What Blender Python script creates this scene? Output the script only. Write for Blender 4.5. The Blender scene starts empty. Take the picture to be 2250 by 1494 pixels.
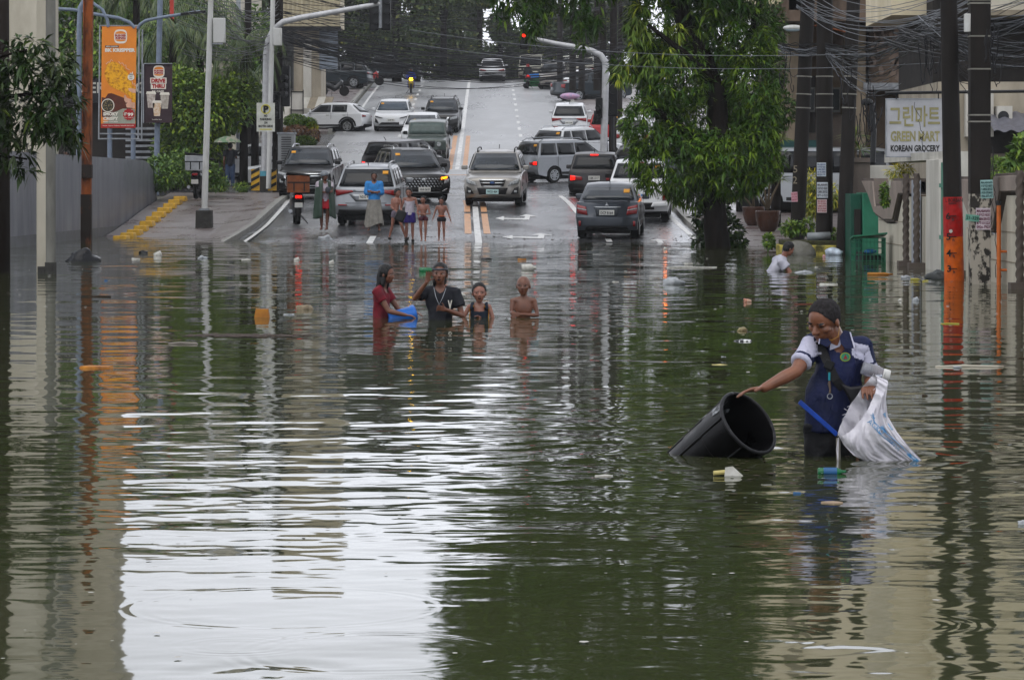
import bpy, bmesh, math, random
import numpy as np
from mathutils import Vector, Matrix, Euler, noise
R = math.radians
random.seed(7); rng = np.random.default_rng(11)
S = bpy.context.scene
C = S.collection
F = 7000.0                      # focal length in photo pixels (photo 2250 px wide)
HC = 1.5                        # camera height above the flood water (z = 0)
# ---------------------------------------------------------------- camera
cd = bpy.data.cameras.new('camera'); cam = bpy.data.objects.new('camera', cd); C.objects.link(cam)
cam.location = (0, 0, HC); cam.rotation_euler = (R(90), 0, 0)
cd.sensor_width = 36; cd.lens = 36*F/2250; cd.shift_y = -(747-408)/2250
cd.clip_start = 0.5; cd.clip_end = 3000
S.camera = cam
# ---------------------------------------------------------------- world
wd = bpy.data.worlds.new('World'); S.world = wd; wd.use_nodes = True
nt = wd.node_tree; nt.nodes.clear()
def wn(t, **k):
    n = nt.nodes.new(t)
    for a, b in k.items(): setattr(n, a, b)
    return n
out = wn('ShaderNodeOutputWorld'); bg = wn('ShaderNodeBackground'); bg.inputs[1].default_value = 0.1
sky = wn('ShaderNodeTexSky', sky_type='NISHITA', sun_disc=False, sun_elevation=R(58), sun_rotation=R(200), dust_density=4.0, air_density=1.5)
hs = wn('ShaderNodeHueSaturation'); hs.inputs['Saturation'].default_value = 0.22
tc = wn('ShaderNodeTexCoord'); sx = wn('ShaderNodeSeparateXYZ')
rp = wn('ShaderNodeMapRange'); rp.inputs[1].default_value = 0.12; rp.inputs[2].default_value = 0.5; rp.inputs[3].default_value = 12.4; rp.inputs[4].default_value = 7.6
nz = wn('ShaderNodeTexNoise'); nz.inputs['Scale'].default_value = 5; nz.inputs['Detail'].default_value = 3
nm = wn('ShaderNodeMapRange'); nm.inputs[1].default_value = 0.3; nm.inputs[2].default_value = 0.7; nm.inputs[3].default_value = 0.8; nm.inputs[4].default_value = 1.06
mu = wn('ShaderNodeMath', operation='MULTIPLY')
cl = wn('ShaderNodeVectorMath', operation='SCALE'); cl.inputs[0].default_value = (0.94, 0.97, 1.06)
mx = wn('ShaderNodeMix', data_type='RGBA'); mx.inputs[0].default_value = 0.85
L = nt.links.new
L(tc.outputs['Generated'], sx.inputs[0]); L(sx.outputs[2], rp.inputs[0]); L(tc.outputs['Generated'], nz.inputs['Vector'])
L(nz.outputs[0], nm.inputs[0]); L(rp.outputs[0], mu.inputs[0]); L(nm.outputs[0], mu.inputs[1]); L(mu.outputs[0], cl.inputs['Scale'])
L(sky.outputs[0], hs.inputs['Color']); L(hs.outputs[0], mx.inputs[6]); L(cl.outputs[0], mx.inputs[7])
L(mx.outputs[2], bg.inputs[0]); L(bg.outputs[0], out.inputs[0])
# ---------------------------------------------------------------- sun (overcast)
sl = bpy.data.lights.new('sun', 'SUN'); sl.energy = 0.8; sl.angle = R(60); sl.color = (1, 0.97, 0.92)
so = bpy.data.objects.new('sun', sl); C.objects.link(so); so.rotation_euler = Euler((R(32), 0, R(-20)))
S.view_settings.view_transform = 'Standard'; S.view_settings.look = 'None'; S.view_settings.exposure = 0.62; S.view_settings.gamma = 1
S.cycles.max_bounces = 6; S.cycles.glossy_bounces = 4; S.cycles.transparent_max_bounces = 6; S.cycles.use_denoising = True
S.cycles.caustics_reflective = False; S.cycles.caustics_refractive = False
# ---------------------------------------------------------------- placing
def W(px, py, s):               # the world point seen at photo pixel px,py at a scale of s pixels per metre
    return Vector(((px-1125)/s, F/s, HC+(408-py)/s))
GA = [(-40,-1.3),(10,-.9),(36,-.85),(60,-.55),(76,-.22),(84,0.0),(90,.2),(97,.47),(105,.92),(112,1.14),(120,1.32),(130,1.65),(140,2.25),(155,3.3),(170,4.45),(185,5.6),(200,6.85),(217,8.15),(228,9.05),(236,9.45),(245,9.5),(300,8.6),(700,8.0)]
def G(y):
    for (a, za), (b, zb) in zip(GA, GA[1:]):
        if y <= b: return za+(zb-za)*max(0, (y-a))/(b-a)
    return GA[-1][1]
def Gs(y): return (G(y-4)+2*G(y)+G(y+4))/4
def slope(y): return math.atan2(Gs(y+1.5)-Gs(y-1.5), 3)
XC = [(-40,.2),(84,-.88),(105,-1.22),(118,-1.7),(139,-2.4),(212,-2.95),(240,-3.1),(700,-6)]
def cx(y):
    for (a, za), (b, zb) in zip(XC, XC[1:]):
        if y <= b: return za+(zb-za)*(y-a)/(b-a)
    return XC[-1][1]
# ---------------------------------------------------------------- materials
MATS = {}
def hx(h): 
    h = h.lstrip('#'); v = [int(h[i:i+2], 16)/255 for i in (0, 2, 4)]
    return tuple(((c+.055)/1.055)**2.4 if c > .04 else c/12.92 for c in v)
def mat(name, col, rough=.5, var=.15, scale=6, metal=0, bump=0, bscale=None, emit=None, es=1, coat=0, spec=.22, trans=0, alpha=1, col2=None, stretch=(1,1,1), attr=None, detail=4, thr=(.35,.65), rvar=0):
    if name in MATS: return MATS[name]
    m = bpy.data.materials.new(name); m.use_nodes = True; MATS[name] = m
    t = m.node_tree; b = t.nodes['Principled BSDF']
    if isinstance(col, str): col = hx(col)
    if isinstance(col2, str): col2 = hx(col2)
    b.inputs['Roughness'].default_value = rough; b.inputs['Metallic'].default_value = metal
    b.inputs['Specular IOR Level'].default_value = spec
    b.inputs['Coat Weight'].default_value = coat; b.inputs['Coat Roughness'].default_value = .06
    b.inputs['Transmission Weight'].default_value = trans; b.inputs['Alpha'].default_value = alpha
    b.inputs['Base Color'].default_value = (*col, 1)
    N = t.nodes.new; K = t.links.new
    if var or col2 or bump or rvar:
        co = N('ShaderNodeTexCoord'); mp = N('ShaderNodeMapping'); mp.inputs['Scale'].default_value = stretch
        K(co.outputs['Object'], mp.inputs[0])
        n = N('ShaderNodeTexNoise'); n.inputs['Scale'].default_value = scale; n.inputs['Detail'].default_value = detail; n.inputs['Roughness'].default_value = .62
        K(mp.outputs[0], n.inputs['Vector'])
        r = N('ShaderNodeMapRange'); r.inputs[1].default_value = thr[0]; r.inputs[2].default_value = thr[1]; K(n.outputs[0], r.inputs[0])
        x = N('ShaderNodeMix'); x.data_type = 'RGBA'
        c2 = col2 if col2 else tuple(c*(1+var) for c in col); c1 = col if col2 else tuple(c*(1-var) for c in col)
        x.inputs[6].default_value = (*c1, 1); x.inputs[7].default_value = (*c2, 1)
        K(r.outputs[0], x.inputs[0]); K(x.outputs[2], b.inputs['Base Color'])
        if rvar:
            rr = N('ShaderNodeMapRange'); rr.inputs[1].default_value = .35; rr.inputs[2].default_value = .65
            rr.inputs[3].default_value = max(.02, rough-rvar); rr.inputs[4].default_value = rough+rvar
            K(n.outputs[0], rr.inputs[0]); K(rr.outputs[0], b.inputs['Roughness'])
        if bump:
            n2 = N('ShaderNodeTexNoise'); n2.inputs['Scale'].default_value = bscale or scale*3; n2.inputs['Detail'].default_value = 3
            K(mp.outputs[0], n2.inputs['Vector'])
            bp = N('ShaderNodeBump'); bp.inputs['Strength'].default_value = 1; bp.inputs['Distance'].default_value = bump
            K(n2.outputs[0], bp.inputs['Height']); K(bp.outputs[0], b.inputs['Normal'])
        if attr:                 # per-leaf tint stored on the mesh: 0 old dark leaf, 1 young bright leaf; clump tops raised too
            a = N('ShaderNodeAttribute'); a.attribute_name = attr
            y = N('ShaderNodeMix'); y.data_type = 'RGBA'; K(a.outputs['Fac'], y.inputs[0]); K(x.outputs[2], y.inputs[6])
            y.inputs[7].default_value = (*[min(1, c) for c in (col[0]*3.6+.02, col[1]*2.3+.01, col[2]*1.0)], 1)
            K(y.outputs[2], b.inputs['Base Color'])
    if emit:
        if isinstance(emit, str): emit = hx(emit)
        b.inputs['Emission Color'].default_value = (*emit, 1); b.inputs['Emission Strength'].default_value = es
    return m
# ---------------------------------------------------------------- mesh building
class MB:
    def __init__(s): s.v = []; s.f = []; s.m = []; s.mi = 0
    def add(s, vs, fs, M=None):
        o = len(s.v)
        s.v += [tuple(M @ Vector(v)) for v in vs] if M is not None else [tuple(v) for v in vs]
        for f in fs: s.f.append(tuple(i+o for i in f)); s.m.append(s.mi)
        return s
    def box(s, c, d, rot=None, M=None, taper=1, tz=None):
        x, y, z = d[0]/2, d[1]/2, d[2]/2; q = taper
        vs = [(-x,-y,-z),(x,-y,-z),(x,y,-z),(-x,y,-z),(-x*q,-y*q,z),(x*q,-y*q,z),(x*q,y*q,z),(-x*q,y*q,z)]
        T = Matrix.Translation(c)
        if rot is not None: T = T @ Euler(rot).to_matrix().to_4x4()
        if M is not None: T = M @ T
        return s.add(vs, [(0,3,2,1),(4,5,6,7),(0,1,5,4),(1,2,6,5),(2,3,7,6),(3,0,4,7)], T)
    def tube(s, pts, r, n=8, caps=True, M=None, flat=1):
        pts = [Vector(p) for p in pts]; k = len(pts)
        rs = r if isinstance(r, (list, tuple)) else [r]*k
        vs = []; up = None
        for i, p in enumerate(pts):
            d = (pts[min(i+1, k-1)]-pts[max(i-1, 0)])
            d = d.normalized() if d.length > 1e-9 else Vector((0,0,1))
            if up is None: up = d.orthogonal().normalized()
            a = (up-d*up.dot(d)); a = a.normalized() if a.length > 1e-6 else d.orthogonal().normalized(); up = a
            b = d.cross(a)
            for j in range(n):
                t = 2*math.pi*j/n
                vs.append(p+(a*math.cos(t)+b*math.sin(t)*flat)*rs[i])
        fs = [(i*n+j, i*n+(j+1) % n, (i+1)*n+(j+1) % n, (i+1)*n+j) for i in range(k-1) for j in range(n)]
        if caps: fs += [tuple(range(n))[::-1], tuple(range((k-1)*n, k*n))]
        return s.add(vs, fs, M)
    def lathe(s, prof, n=16, M=None, caps=True):          # prof: (r, z), around local z
        vs = [(r*math.cos(2*math.pi*j/n), r*math.sin(2*math.pi*j/n), z) for r, z in prof for j in range(n)]; k = len(prof)
        fs = [(i*n+j, i*n+(j+1) % n, (i+1)*n+(j+1) % n, (i+1)*n+j) for i in range(k-1) for j in range(n)]
        if caps: fs += [tuple(range(n))[::-1], tuple(range((k-1)*n, k*n))]
        return s.add(vs, fs, M)
    def prism(s, poly, t, M=None):                        # poly (x, z), extruded from y=0 (front, facing -y) to y=t
        n = len(poly)
        vs = [(x, 0, z) for x, z in poly]+[(x, t, z) for x, z in poly]
        fs = [tuple(range(n)), tuple(range(n, 2*n))[::-1]]+[(i, n+i, n+(i+1) % n, (i+1) % n) for i in range(n)]
        return s.add(vs, fs, M)
    def ell(s, c, r, M=None, n=12, k=8, rot=None):
        T = Matrix.Translation(c)
        if rot is not None: T = T @ Euler(rot).to_matrix().to_4x4()
        T = T @ Matrix.Diagonal((*r, 1))
        if M is not None: T = M @ T
        vs = [(0,0,-1)]; fs = []
        for i in range(1, k):
            a = -math.pi/2+math.pi*i/k
            vs += [(math.cos(a)*math.cos(2*math.pi*j/n), math.cos(a)*math.sin(2*math.pi*j/n), math.sin(a)) for j in range(n)]
        vs.append((0,0,1)); e = len(vs)-1
        for j in range(n):
            fs.append((0, 1+(j+1) % n, 1+j)); fs.append((e, e-n+j, e-n+(j+1) % n))
            for i in range(k-2): fs.append((1+i*n+j, 1+i*n+(j+1) % n, 1+(i+1)*n+(j+1) % n, 1+(i+1)*n+j))
        return s.add(vs, fs, T)
    def grid(s, fn, nu, nv, M=None):
        vs = [fn(i/nu, j/nv) for i in range(nu+1) for j in range(nv+1)]
        fs = [(i*(nv+1)+j, (i+1)*(nv+1)+j, (i+1)*(nv+1)+j+1, i*(nv+1)+j+1) for i in range(nu) for j in range(nv)]
        return s.add(vs, fs, M)
    def build(s, name, mats, parent=None, smooth=False, bevel=0, seg=2, fixn=True, M=None, solid=0):
        me = bpy.data.meshes.new(name); me.from_pydata(s.v, [], s.f)
        if not isinstance(mats, (list, tuple)): mats = [mats]
        for m in mats: me.materials.append(m)
        if any(s.m): me.polygons.foreach_set('material_index', s.m)
        if fixn:
            b = bmesh.new(); b.from_mesh(me); bmesh.ops.recalc_face_normals(b, faces=b.faces); b.to_mesh(me); b.free()
        if smooth: me.shade_smooth()
        o = bpy.data.objects.new(name, me); C.objects.link(o)
        if parent is not None: o.parent = parent
        if solid:
            w = o.modifiers.new('thickness', 'SOLIDIFY'); w.thickness = solid; w.offset = 0
        if bevel:
            w = o.modifiers.new('bevel', 'BEVEL'); w.width = bevel; w.segments = seg; w.limit_method = 'ANGLE'; w.angle_limit = R(28); w.harden_normals = False
            me.shade_smooth()
            try: me.set_sharp_from_angle(angle=R(50))
            except Exception: pass
        return o
def smooth_angle(o, a=40):
    o.data.shade_smooth()
    try: o.data.set_sharp_from_angle(angle=R(a))
    except Exception: pass
def tag(o, label=None, cat=None, group=None, kind=None):
    if label: o['label'] = label
    if cat: o['category'] = cat
    if group: o['group'] = group
    if kind: o['kind'] = kind
    return o
def thing(name, label, cat, loc=(0,0,0), rot=(0,0,0), group=None):
    o = bpy.data.objects.new(name, None); o.empty_display_size = .2; C.objects.link(o)
    o.location = loc; o.rotation_euler = rot; tag(o, label, cat, group); return o
def struct(o): o['kind'] = 'structure'; return o
def copy_tree(o, loc=None, rot=None, label=None, group=None, parent=None):
    c = o.copy(); C.objects.link(c); c.parent = parent
    for ch in list(o.children): copy_tree(ch, parent=c)
    if parent is None:
        if loc is not None: c.location = loc
        if rot is not None: c.rotation_euler = rot
        if label: c['label'] = label
        if group: c['group'] = group
    return c
def text(body, h, m, parent, M, name='lettering', bold=.0, w=None, ext=.003, align='CENTER', shear=0):
    """real raised lettering, facing local -y, centred on M"""
    cu = bpy.data.curves.new('lettering', 'FONT'); cu.body = body; cu.size = 1; cu.align_x = align; cu.align_y = 'CENTER'
    cu.offset = bold; cu.extrude = 0; cu.resolution_u = 2; cu.shear = shear
    o = bpy.data.objects.new('t', cu); C.objects.link(o)
    bpy.context.view_layer.update()
    dg = bpy.context.evaluated_depsgraph_get(); me = bpy.data.meshes.new_from_object(o.evaluated_get(dg))
    bpy.data.objects.remove(o); bpy.data.curves.remove(cu)
    n = len(me.vertices)
    if n == 0: return None
    a = np.empty(n*3); me.vertices.foreach_get('co', a); a = a.reshape(-1, 3)
    lo, hi = a.min(0), a.max(0); hh = max(hi[1]-lo[1], 1e-6); sc = h/hh; sxx = sc if w is None else w/max(hi[0]-lo[0], 1e-6)
    b = np.zeros_like(a); ox = (lo[0]+hi[0])/2 if align == 'CENTER' else lo[0]
    b[:, 0] = (a[:, 0]-ox)*sxx; b[:, 2] = (a[:, 1]-(lo[1]+hi[1])/2)*sc; b[:, 1] = -ext
    me.vertices.foreach_set('co', b.ravel()); me.transform(M)
    me.materials.clear(); me.materials.append(m); me.name = name
    q = bpy.data.objects.new(name, me); C.objects.link(q); q.parent = parent
    return q
def raw(name, V, Fc, m, parent=None, attr=None, smooth=True):
    """fast mesh from numpy arrays: V (n,3), Fc (k,4) or (k,3)"""
    me = bpy.data.meshes.new(name); nv, nf, k = len(V), len(Fc), Fc.shape[1]
    me.vertices.add(nv); me.vertices.foreach_set('co', np.asarray(V, dtype=np.float32).ravel())
    me.loops.add(nf*k); me.loops.foreach_set('vertex_index', np.asarray(Fc, dtype=np.int32).ravel())
    me.polygons.add(nf); me.polygons.foreach_set('loop_start', np.arange(0, nf*k, k, dtype=np.int32)); 
    me.polygons.foreach_set('loop_total', np.full(nf, k, dtype=np.int32))
    me.update(calc_edges=True)
    if attr is not None:
        at = me.attributes.new('tint', 'FLOAT', 'POINT'); at.data.foreach_set('value', np.asarray(attr, dtype=np.float32))
    for mm in (m if isinstance(m, (list, tuple)) else [m]): me.materials.append(mm)
    if smooth: me.shade_smooth()
    me.validate()
    o = bpy.data.objects.new(name, me); C.objects.link(o)
    if parent is not None: o.parent = parent
    return o
def rotmats(n, tilt=1.0, up=None, r=None):
    """n random rotation matrices about all axes"""
    r = r or rng
    q = r.normal(size=(n, 4)); q /= np.linalg.norm(q, axis=1)[:, None]
    w, x, y, z = q.T
    return np.stack([1-2*(y*y+z*z), 2*(x*y-z*w), 2*(x*z+y*w), 2*(x*y+z*w), 1-2*(x*x+z*z), 2*(y*z-x*w), 2*(x*z-y*w), 2*(y*z+x*w), 1-2*(x*x+y*y)], 1).reshape(n, 3, 3)
def leaves(name, P, D, Lg, Wd, m, parent=None, droop=.35, tint=None, r=None):
    """one pointed, folded, drooping leaf per row: P base, D direction, length, width"""
    r = r or rng; n = len(P); D = D/np.linalg.norm(D, axis=1)[:, None]
    side = np.cross(D, np.array([0, 0, 1.0]))+r.normal(size=(n, 3))*.35; side -= D*(side*D).sum(1)[:, None]; side /= np.linalg.norm(side, axis=1)[:, None]
    Lg = np.broadcast_to(Lg, n)[:, None]; Wd = np.broadcast_to(Wd, n)[:, None]; dz = np.array([0, 0, -1.0])
    mid = P+D*Lg*.42+dz*Lg*droop*.12; tip = P+D*Lg*.92+dz*Lg*droop
    a = mid+side*Wd/2; b = mid-side*Wd/2; nrm = np.cross(side, D); c = mid-nrm*Wd*.16
    V = np.stack([P, a, c, b, tip], 1).reshape(-1, 3)
    o = np.arange(n)[:, None]*5
    Fc = np.concatenate([o+[0,1,2], o+[0,2,3], o+[1,4,2], o+[2,4,3]], 0)
    t = r.random(n) if tint is None else tint
    return raw(name, V, Fc, m, parent, np.repeat(t, 5), smooth=False)
def blob_points(cs, n, r=None, shell=.55):
    """n points spread through ellipsoids cs = [(x,y,z,rx,ry,rz)], denser near the surface; returns points, outward dirs"""
    r = r or rng; cs = np.array(cs, float); vol = cs[:, 3]*cs[:, 4]*cs[:, 5]; vol = vol**.67; idx = r.choice(len(cs), n, p=vol/vol.sum())
    u = r.normal(size=(n, 3)); u /= np.linalg.norm(u, axis=1)[:, None]; rad = shell+(1-shell)*r.random(n)**.6
    return cs[idx, :3]+u*cs[idx, 3:]*rad[:, None], u
# ================================================================ setting: ground, road, pavements, water
asphalt = mat('wet_road_shade_tone', '#3a3b3d', .2, spec=.5, scale=.6, col2='#4d4e50', bump=.005, bscale=60, rvar=.12, stretch=(1,.35,1), detail=6)  # near road: shade and mirrored trees also put into the dark colour
upperroad = mat('concrete_road_sky_tone', '#77787a', .34, spec=.5, scale=.4, col2='#8c8d8e', bump=.005, bscale=60, rvar=.1, stretch=(1,.35,1), detail=6)  # paler concrete, with the reflected sky also put into the colour
paving = mat('wet_red_paving', '#5d5150', .36, spec=.45, scale=.9, col2='#75706e', bump=.006, bscale=40, rvar=.14, detail=6)
kerbm = mat('kerb_concrete', '#6f6e69', .55, scale=3, col2='#8b8a85', bump=.01)
earth = mat('dark_wet_earth', '#3c3c36', .7, scale=2, col2='#55544b')
white_paint = mat('road_paint_white', '#c9c9c7', .4, scale=5, col2='#7d7d7c', thr=(.48,.7), detail=7)
orange_paint = mat('road_paint_orange', '#bd8c62', .45, scale=6, col2='#7f6a58', thr=(.48,.7), detail=7)
YS = list(np.arange(-20, 84, 4.0))+list(np.arange(84, 250, 2.0))+[260,300,400,700]
def LZ(x, y):                    # the left footway lies a little lower than the carriageway near the flood
    t = min(1, max(0, (-6.9-x)/2)); u = 1-min(1, max(0, (y-95)/17))
    return -.46*t*u*(1 if y > 60 else .4)
def strip(name, m, x0, x1, y0, y1, dz, nx=6, solid=0):
    ys = [y0]+[y for y in YS if y0+.2 < y < y1-.2]+[y1]
    f0 = x0 if callable(x0) else (lambda y: x0); f1 = x1 if callable(x1) else (lambda y: x1)
    b = MB(); vs = []
    for y in ys:
        for j in range(nx+1):
            x = f0(y)+(f1(y)-f0(y))*j/nx; vs.append((x, y, Gs(y)+LZ(x, y)+dz))
    n = nx+1; fs = [(i*n+j, i*n+j+1, (i+1)*n+j+1, (i+1)*n+j) for i in range(len(ys)-1) for j in range(nx)]
    if solid:
        o = len(vs); vs2 = [(v[0], v[1], v[2]-solid) for v in vs]
        k = len(ys); ring = [j for j in range(n)]+[(i+1)*n-1 for i in range(1, k)]+[(k-1)*n+j for j in range(n-2, -1, -1)]+[i*n for i in range(k-2, 0, -1)]
        b.add(vs+vs2, fs+[(ring[i], ring[(i+1) % len(ring)], ring[(i+1) % len(ring)]+o, ring[i]+o) for i in range(len(ring))])
    else: b.add(vs, fs)
    return struct(b.build(name, m, smooth=not solid))
strip('ground', earth, -150, 150, -20, 700, -.03, 60)
strip('road', asphalt, lambda y: cx(y)-6.7, lambda y: cx(y)+6.3, -20, 134, 0, 12)
strip('upper_road', upperroad, lambda y: cx(y)-6.7, lambda y: cx(y)+6.3, 134, 700, 0, 12)
strip('side_street_left', asphalt, -60, lambda y: cx(y)-6.6, 113, 166, .004, 20)
strip('side_street_right', asphalt, lambda y: cx(y)+6.2, 60, 109, 152, .004, 20)
strip('footway_left', paving, -12.0, -7.9, 60, 112, .12, 8, .3)
strip('footway_left', paving, -30, lambda y: cx(y)-7.1, 167, 236, .12, 8, .3)
strip('footway_right', paving, 5.35, 30, 60, 108, .12, 12, .3)
strip('footway_right', paving, lambda y: cx(y)+6.7, 30, 153, 236, .12, 8, .3)
strip('kerb', kerbm, -7.9, -7.68, 60, 111.5, .15, 1, .34)
strip('kerb', kerbm, lambda y: cx(y)-7.1, lambda y: cx(y)-6.88, 168, 236, .15, 1, .34)
strip('kerb', kerbm, 5.13, 5.35, 60, 107.5, .15, 1, .34)
strip('kerb', kerbm, lambda y: cx(y)+6.48, lambda y: cx(y)+6.7, 154, 236, .15, 1, .34)
yk = mat('yellow_kerb_paint', '#c9a23c', .5, scale=5, col2='#8d7a45')
strip('yellow_kerb', yk, lambda y: cx(y)+6.7, lambda y: cx(y)+12, 152.6, 152.98, .17, 4, .3)
# painted markings: thin sheets 6 mm above the road, each strip of its own
def mark(x0, x1, y0, y1, m=white_paint, dz=.008): return strip('road_marking', m, x0, x1, y0, y1, dz, 1)
o_ = lambda d: (lambda y: cx(y)+d)
mark(o_(-.09), o_(.09), 60, 108); mark(o_(-.1), o_(.1), 139, 236)
for a, b in ((-.36,-.17), (.17,.36)):
    mark(o_(a), o_(b), 88.6, 99.5, orange_paint); mark(o_(a), o_(b), 100.4, 107.5, orange_paint)
mark(o_(-.44), o_(-.22), 139, 165, orange_paint); mark(o_(.22), o_(.44), 139, 165, orange_paint)
for y in (86.2, ): mark(o_(-2.95), o_(-2.78), y-3.2, y+1, white_paint)
mark(lambda y: 2.45-(y-84)*.03, lambda y: 2.62-(y-84)*.03, 86.4, 112)
for y in (79.5, 82.6, 85): mark(2.5, 2.66, y-.9, y+.7)
mark(lambda y: cx(y)-6.35, lambda y: cx(y)-6.2, 60, 111); mark(lambda y: cx(y)+5.75+(y-84)*.012, lambda y: cx(y)+5.9+(y-84)*.012, 60, 107)
mark(o_(-6.3), o_(-6.15), 168, 236); mark(o_(6.05), o_(6.2), 168, 236)
for i in range(16): mark(o_(2.95), o_(3.12), 140+i*6, 142.4+i*6); mark(o_(-3.3), o_(-3.14), 140+i*6, 142.4+i*6)
for y in (110.2, 113.0): mark(o_(-6.2), o_(6.1), y, y+.35)           # near crossing
for y in (138.2, 141.2): mark(o_(-6.4), o_(6.2), y, y+.4)            # far crossing
mark(o_(-6.4), o_(6.2), 134.6, 135, orange_paint)
def arrow(x, y, k=1, turn=1, head=1):
    b = MB(); z = lambda yy: Gs(yy)+.012; d = .11*k
    def P(l): b.add([(x+px, y+py, z(y+py)) for px, py in l], [tuple(range(len(l)))])
    P([(-d,0),(d,0),(d,3.2*k),(-d,3.2*k)]); P([(-.42*k,3.2*k),(.42*k,3.2*k),(0,4.6*k)])
    if turn: P([(turn*d,1.5*k),(turn*.75*k,2.3*k),(turn*.75*k,2.7*k),(turn*d,1.9*k)]); P([(turn*.72*k,2.0*k),(turn*1.15*k,2.7*k),(turn*.72*k,3.2*k)])
    return struct(b.build('road_arrow', white_paint))
def arrow_left(x, y, w=1.45, l=2.6):  # broad left-and-ahead arrow
    b = MB(); z = lambda yy: Gs(yy)+.012
    def P(q): b.add([(x+a*w, y+c*l, z(y+c*l)) for a, c in q], [tuple(range(len(q)))])
    P([(-.62,.28),(.45,.12),(.5,.42),(-.62,.5)]); P([(-1,.42),(-.6,.05),(-.6,.78)]); P([(.33,.4),(.55,.1),(.62,.75),(.4,.75)]); P([(.1,.75),(.95,.72),(.45,1.1)])
    return struct(b.build('road_arrow', white_paint))
arrow_left(.45, 85.4, .72, 3.0); arrow_left(.15, 95.8, .66, 3.0); arrow(-5.2, 118, .8, -1); arrow(3.9, 82.3, .7, 0)
def arrow2(x, y): 
    b = MB(); z = lambda yy: Gs(yy)+.012
    for q in ([(-.9,.6),(1.3,.3),(1.3,.9),(-.9,1.2)], [(-1.9,.9),(-.8,-.1),(-.8,1.9)]): b.add([(x+a, y+c, z(y+c)) for a, c in q], [tuple(range(len(q)))])
    return struct(b.build('road_arrow', white_paint))
arrow2(-6.9, 139.5)
# ---------------------------------------------------------------- water
wm = bpy.data.materials.new('flood_water'); wm.use_nodes = True; t = wm.node_tree; pb = t.nodes['Principled BSDF']
N = t.nodes.new; K = t.links.new
pb.inputs['Base Color'].default_value = (.030, .036, .014, 1); pb.inputs['Roughness'].default_value = .035; pb.inputs['IOR'].default_value = 1.333
ge = N('ShaderNodeNewGeometry'); sp = N('ShaderNodeSeparateXYZ'); K(ge.outputs['Position'], sp.inputs[0])
def vnoise(scale, sx_, sy_, det):
    mp = N('ShaderNodeMapping'); mp.inputs['Scale'].default_value = (sx_, sy_, 1); K(ge.outputs['Position'], mp.inputs[0])
    n = N('ShaderNodeTexNoise'); n.inputs['Scale'].default_value = scale; n.inputs['Detail'].default_value = det; n.inputs['Roughness'].default_value = .6
    K(mp.outputs[0], n.inputs['Vector'])
    s_ = N('ShaderNodeVectorMath'); s_.operation = 'SUBTRACT'; s_.inputs[1].default_value = (.5, .5, .5); K(n.outputs['Color'], s_.inputs[0]); return s_.outputs[0]
def scalar_range(sock, a, b, c, d):
    r = N('ShaderNodeMapRange'); r.inputs[1].default_value = a; r.inputs[2].default_value = b; r.inputs[3].default_value = c; r.inputs[4].default_value = d
    K(sock, r.inputs[0]); return r.outputs[0]
def vscale(v, s_):
    q = N('ShaderNodeVectorMath'); q.operation = 'SCALE'; K(v, q.inputs[0])
    if isinstance(s_, (int, float)): q.inputs['Scale'].default_value = s_
    else: K(s_, q.inputs['Scale'])
    return q.outputs[0]
def vadd(a, b): q = N('ShaderNodeVectorMath'); q.operation = 'ADD'; K(a, q.inputs[0]); K(b, q.inputs[1]); return q.outputs[0]
fine = vscale(vnoise(3.0, .55, 1.0, 4), scalar_range(sp.outputs[1], 12, 75, .035, .16))
mid = vscale(vnoise(.9, .5, 1.3, 2), scalar_range(sp.outputs[1], 25, 50, .0, .10))
patch = N('ShaderNodeTexNoise'); patch.inputs['Scale'].default_value = .22; patch.inputs['Detail'].default_value = 2; K(ge.outputs['Position'], patch.inputs['Vector'])
tot = vscale(vadd(fine, mid), scalar_range(patch.outputs[0], .35, .65, .45, 1.25))
ms = N('ShaderNodeVectorMath'); ms.operation = 'MULTIPLY'; ms.inputs[1].default_value = (.6, 1, 0); K(tot, ms.inputs[0])
nn = N('ShaderNodeVectorMath'); nn.operation = 'NORMALIZE'; K(vadd(ge.outputs['Normal'], ms.outputs[0]), nn.inputs[0]); K(nn.outputs[0], pb.inputs['Normal'])
cn = N('ShaderNodeTexNoise'); cn.inputs['Scale'].default_value = .35; cn.inputs['Detail'].default_value = 3; K(ge.outputs['Position'], cn.inputs['Vector'])
cm = N('ShaderNodeMix'); cm.data_type = 'RGBA'; cm.inputs[6].default_value = (.026,.036,.011,1); cm.inputs[7].default_value = (.040,.041,.019,1); K(cn.outputs[0], cm.inputs[0]); K(cm.outputs[2], pb.inputs['Base Color'])
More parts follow.
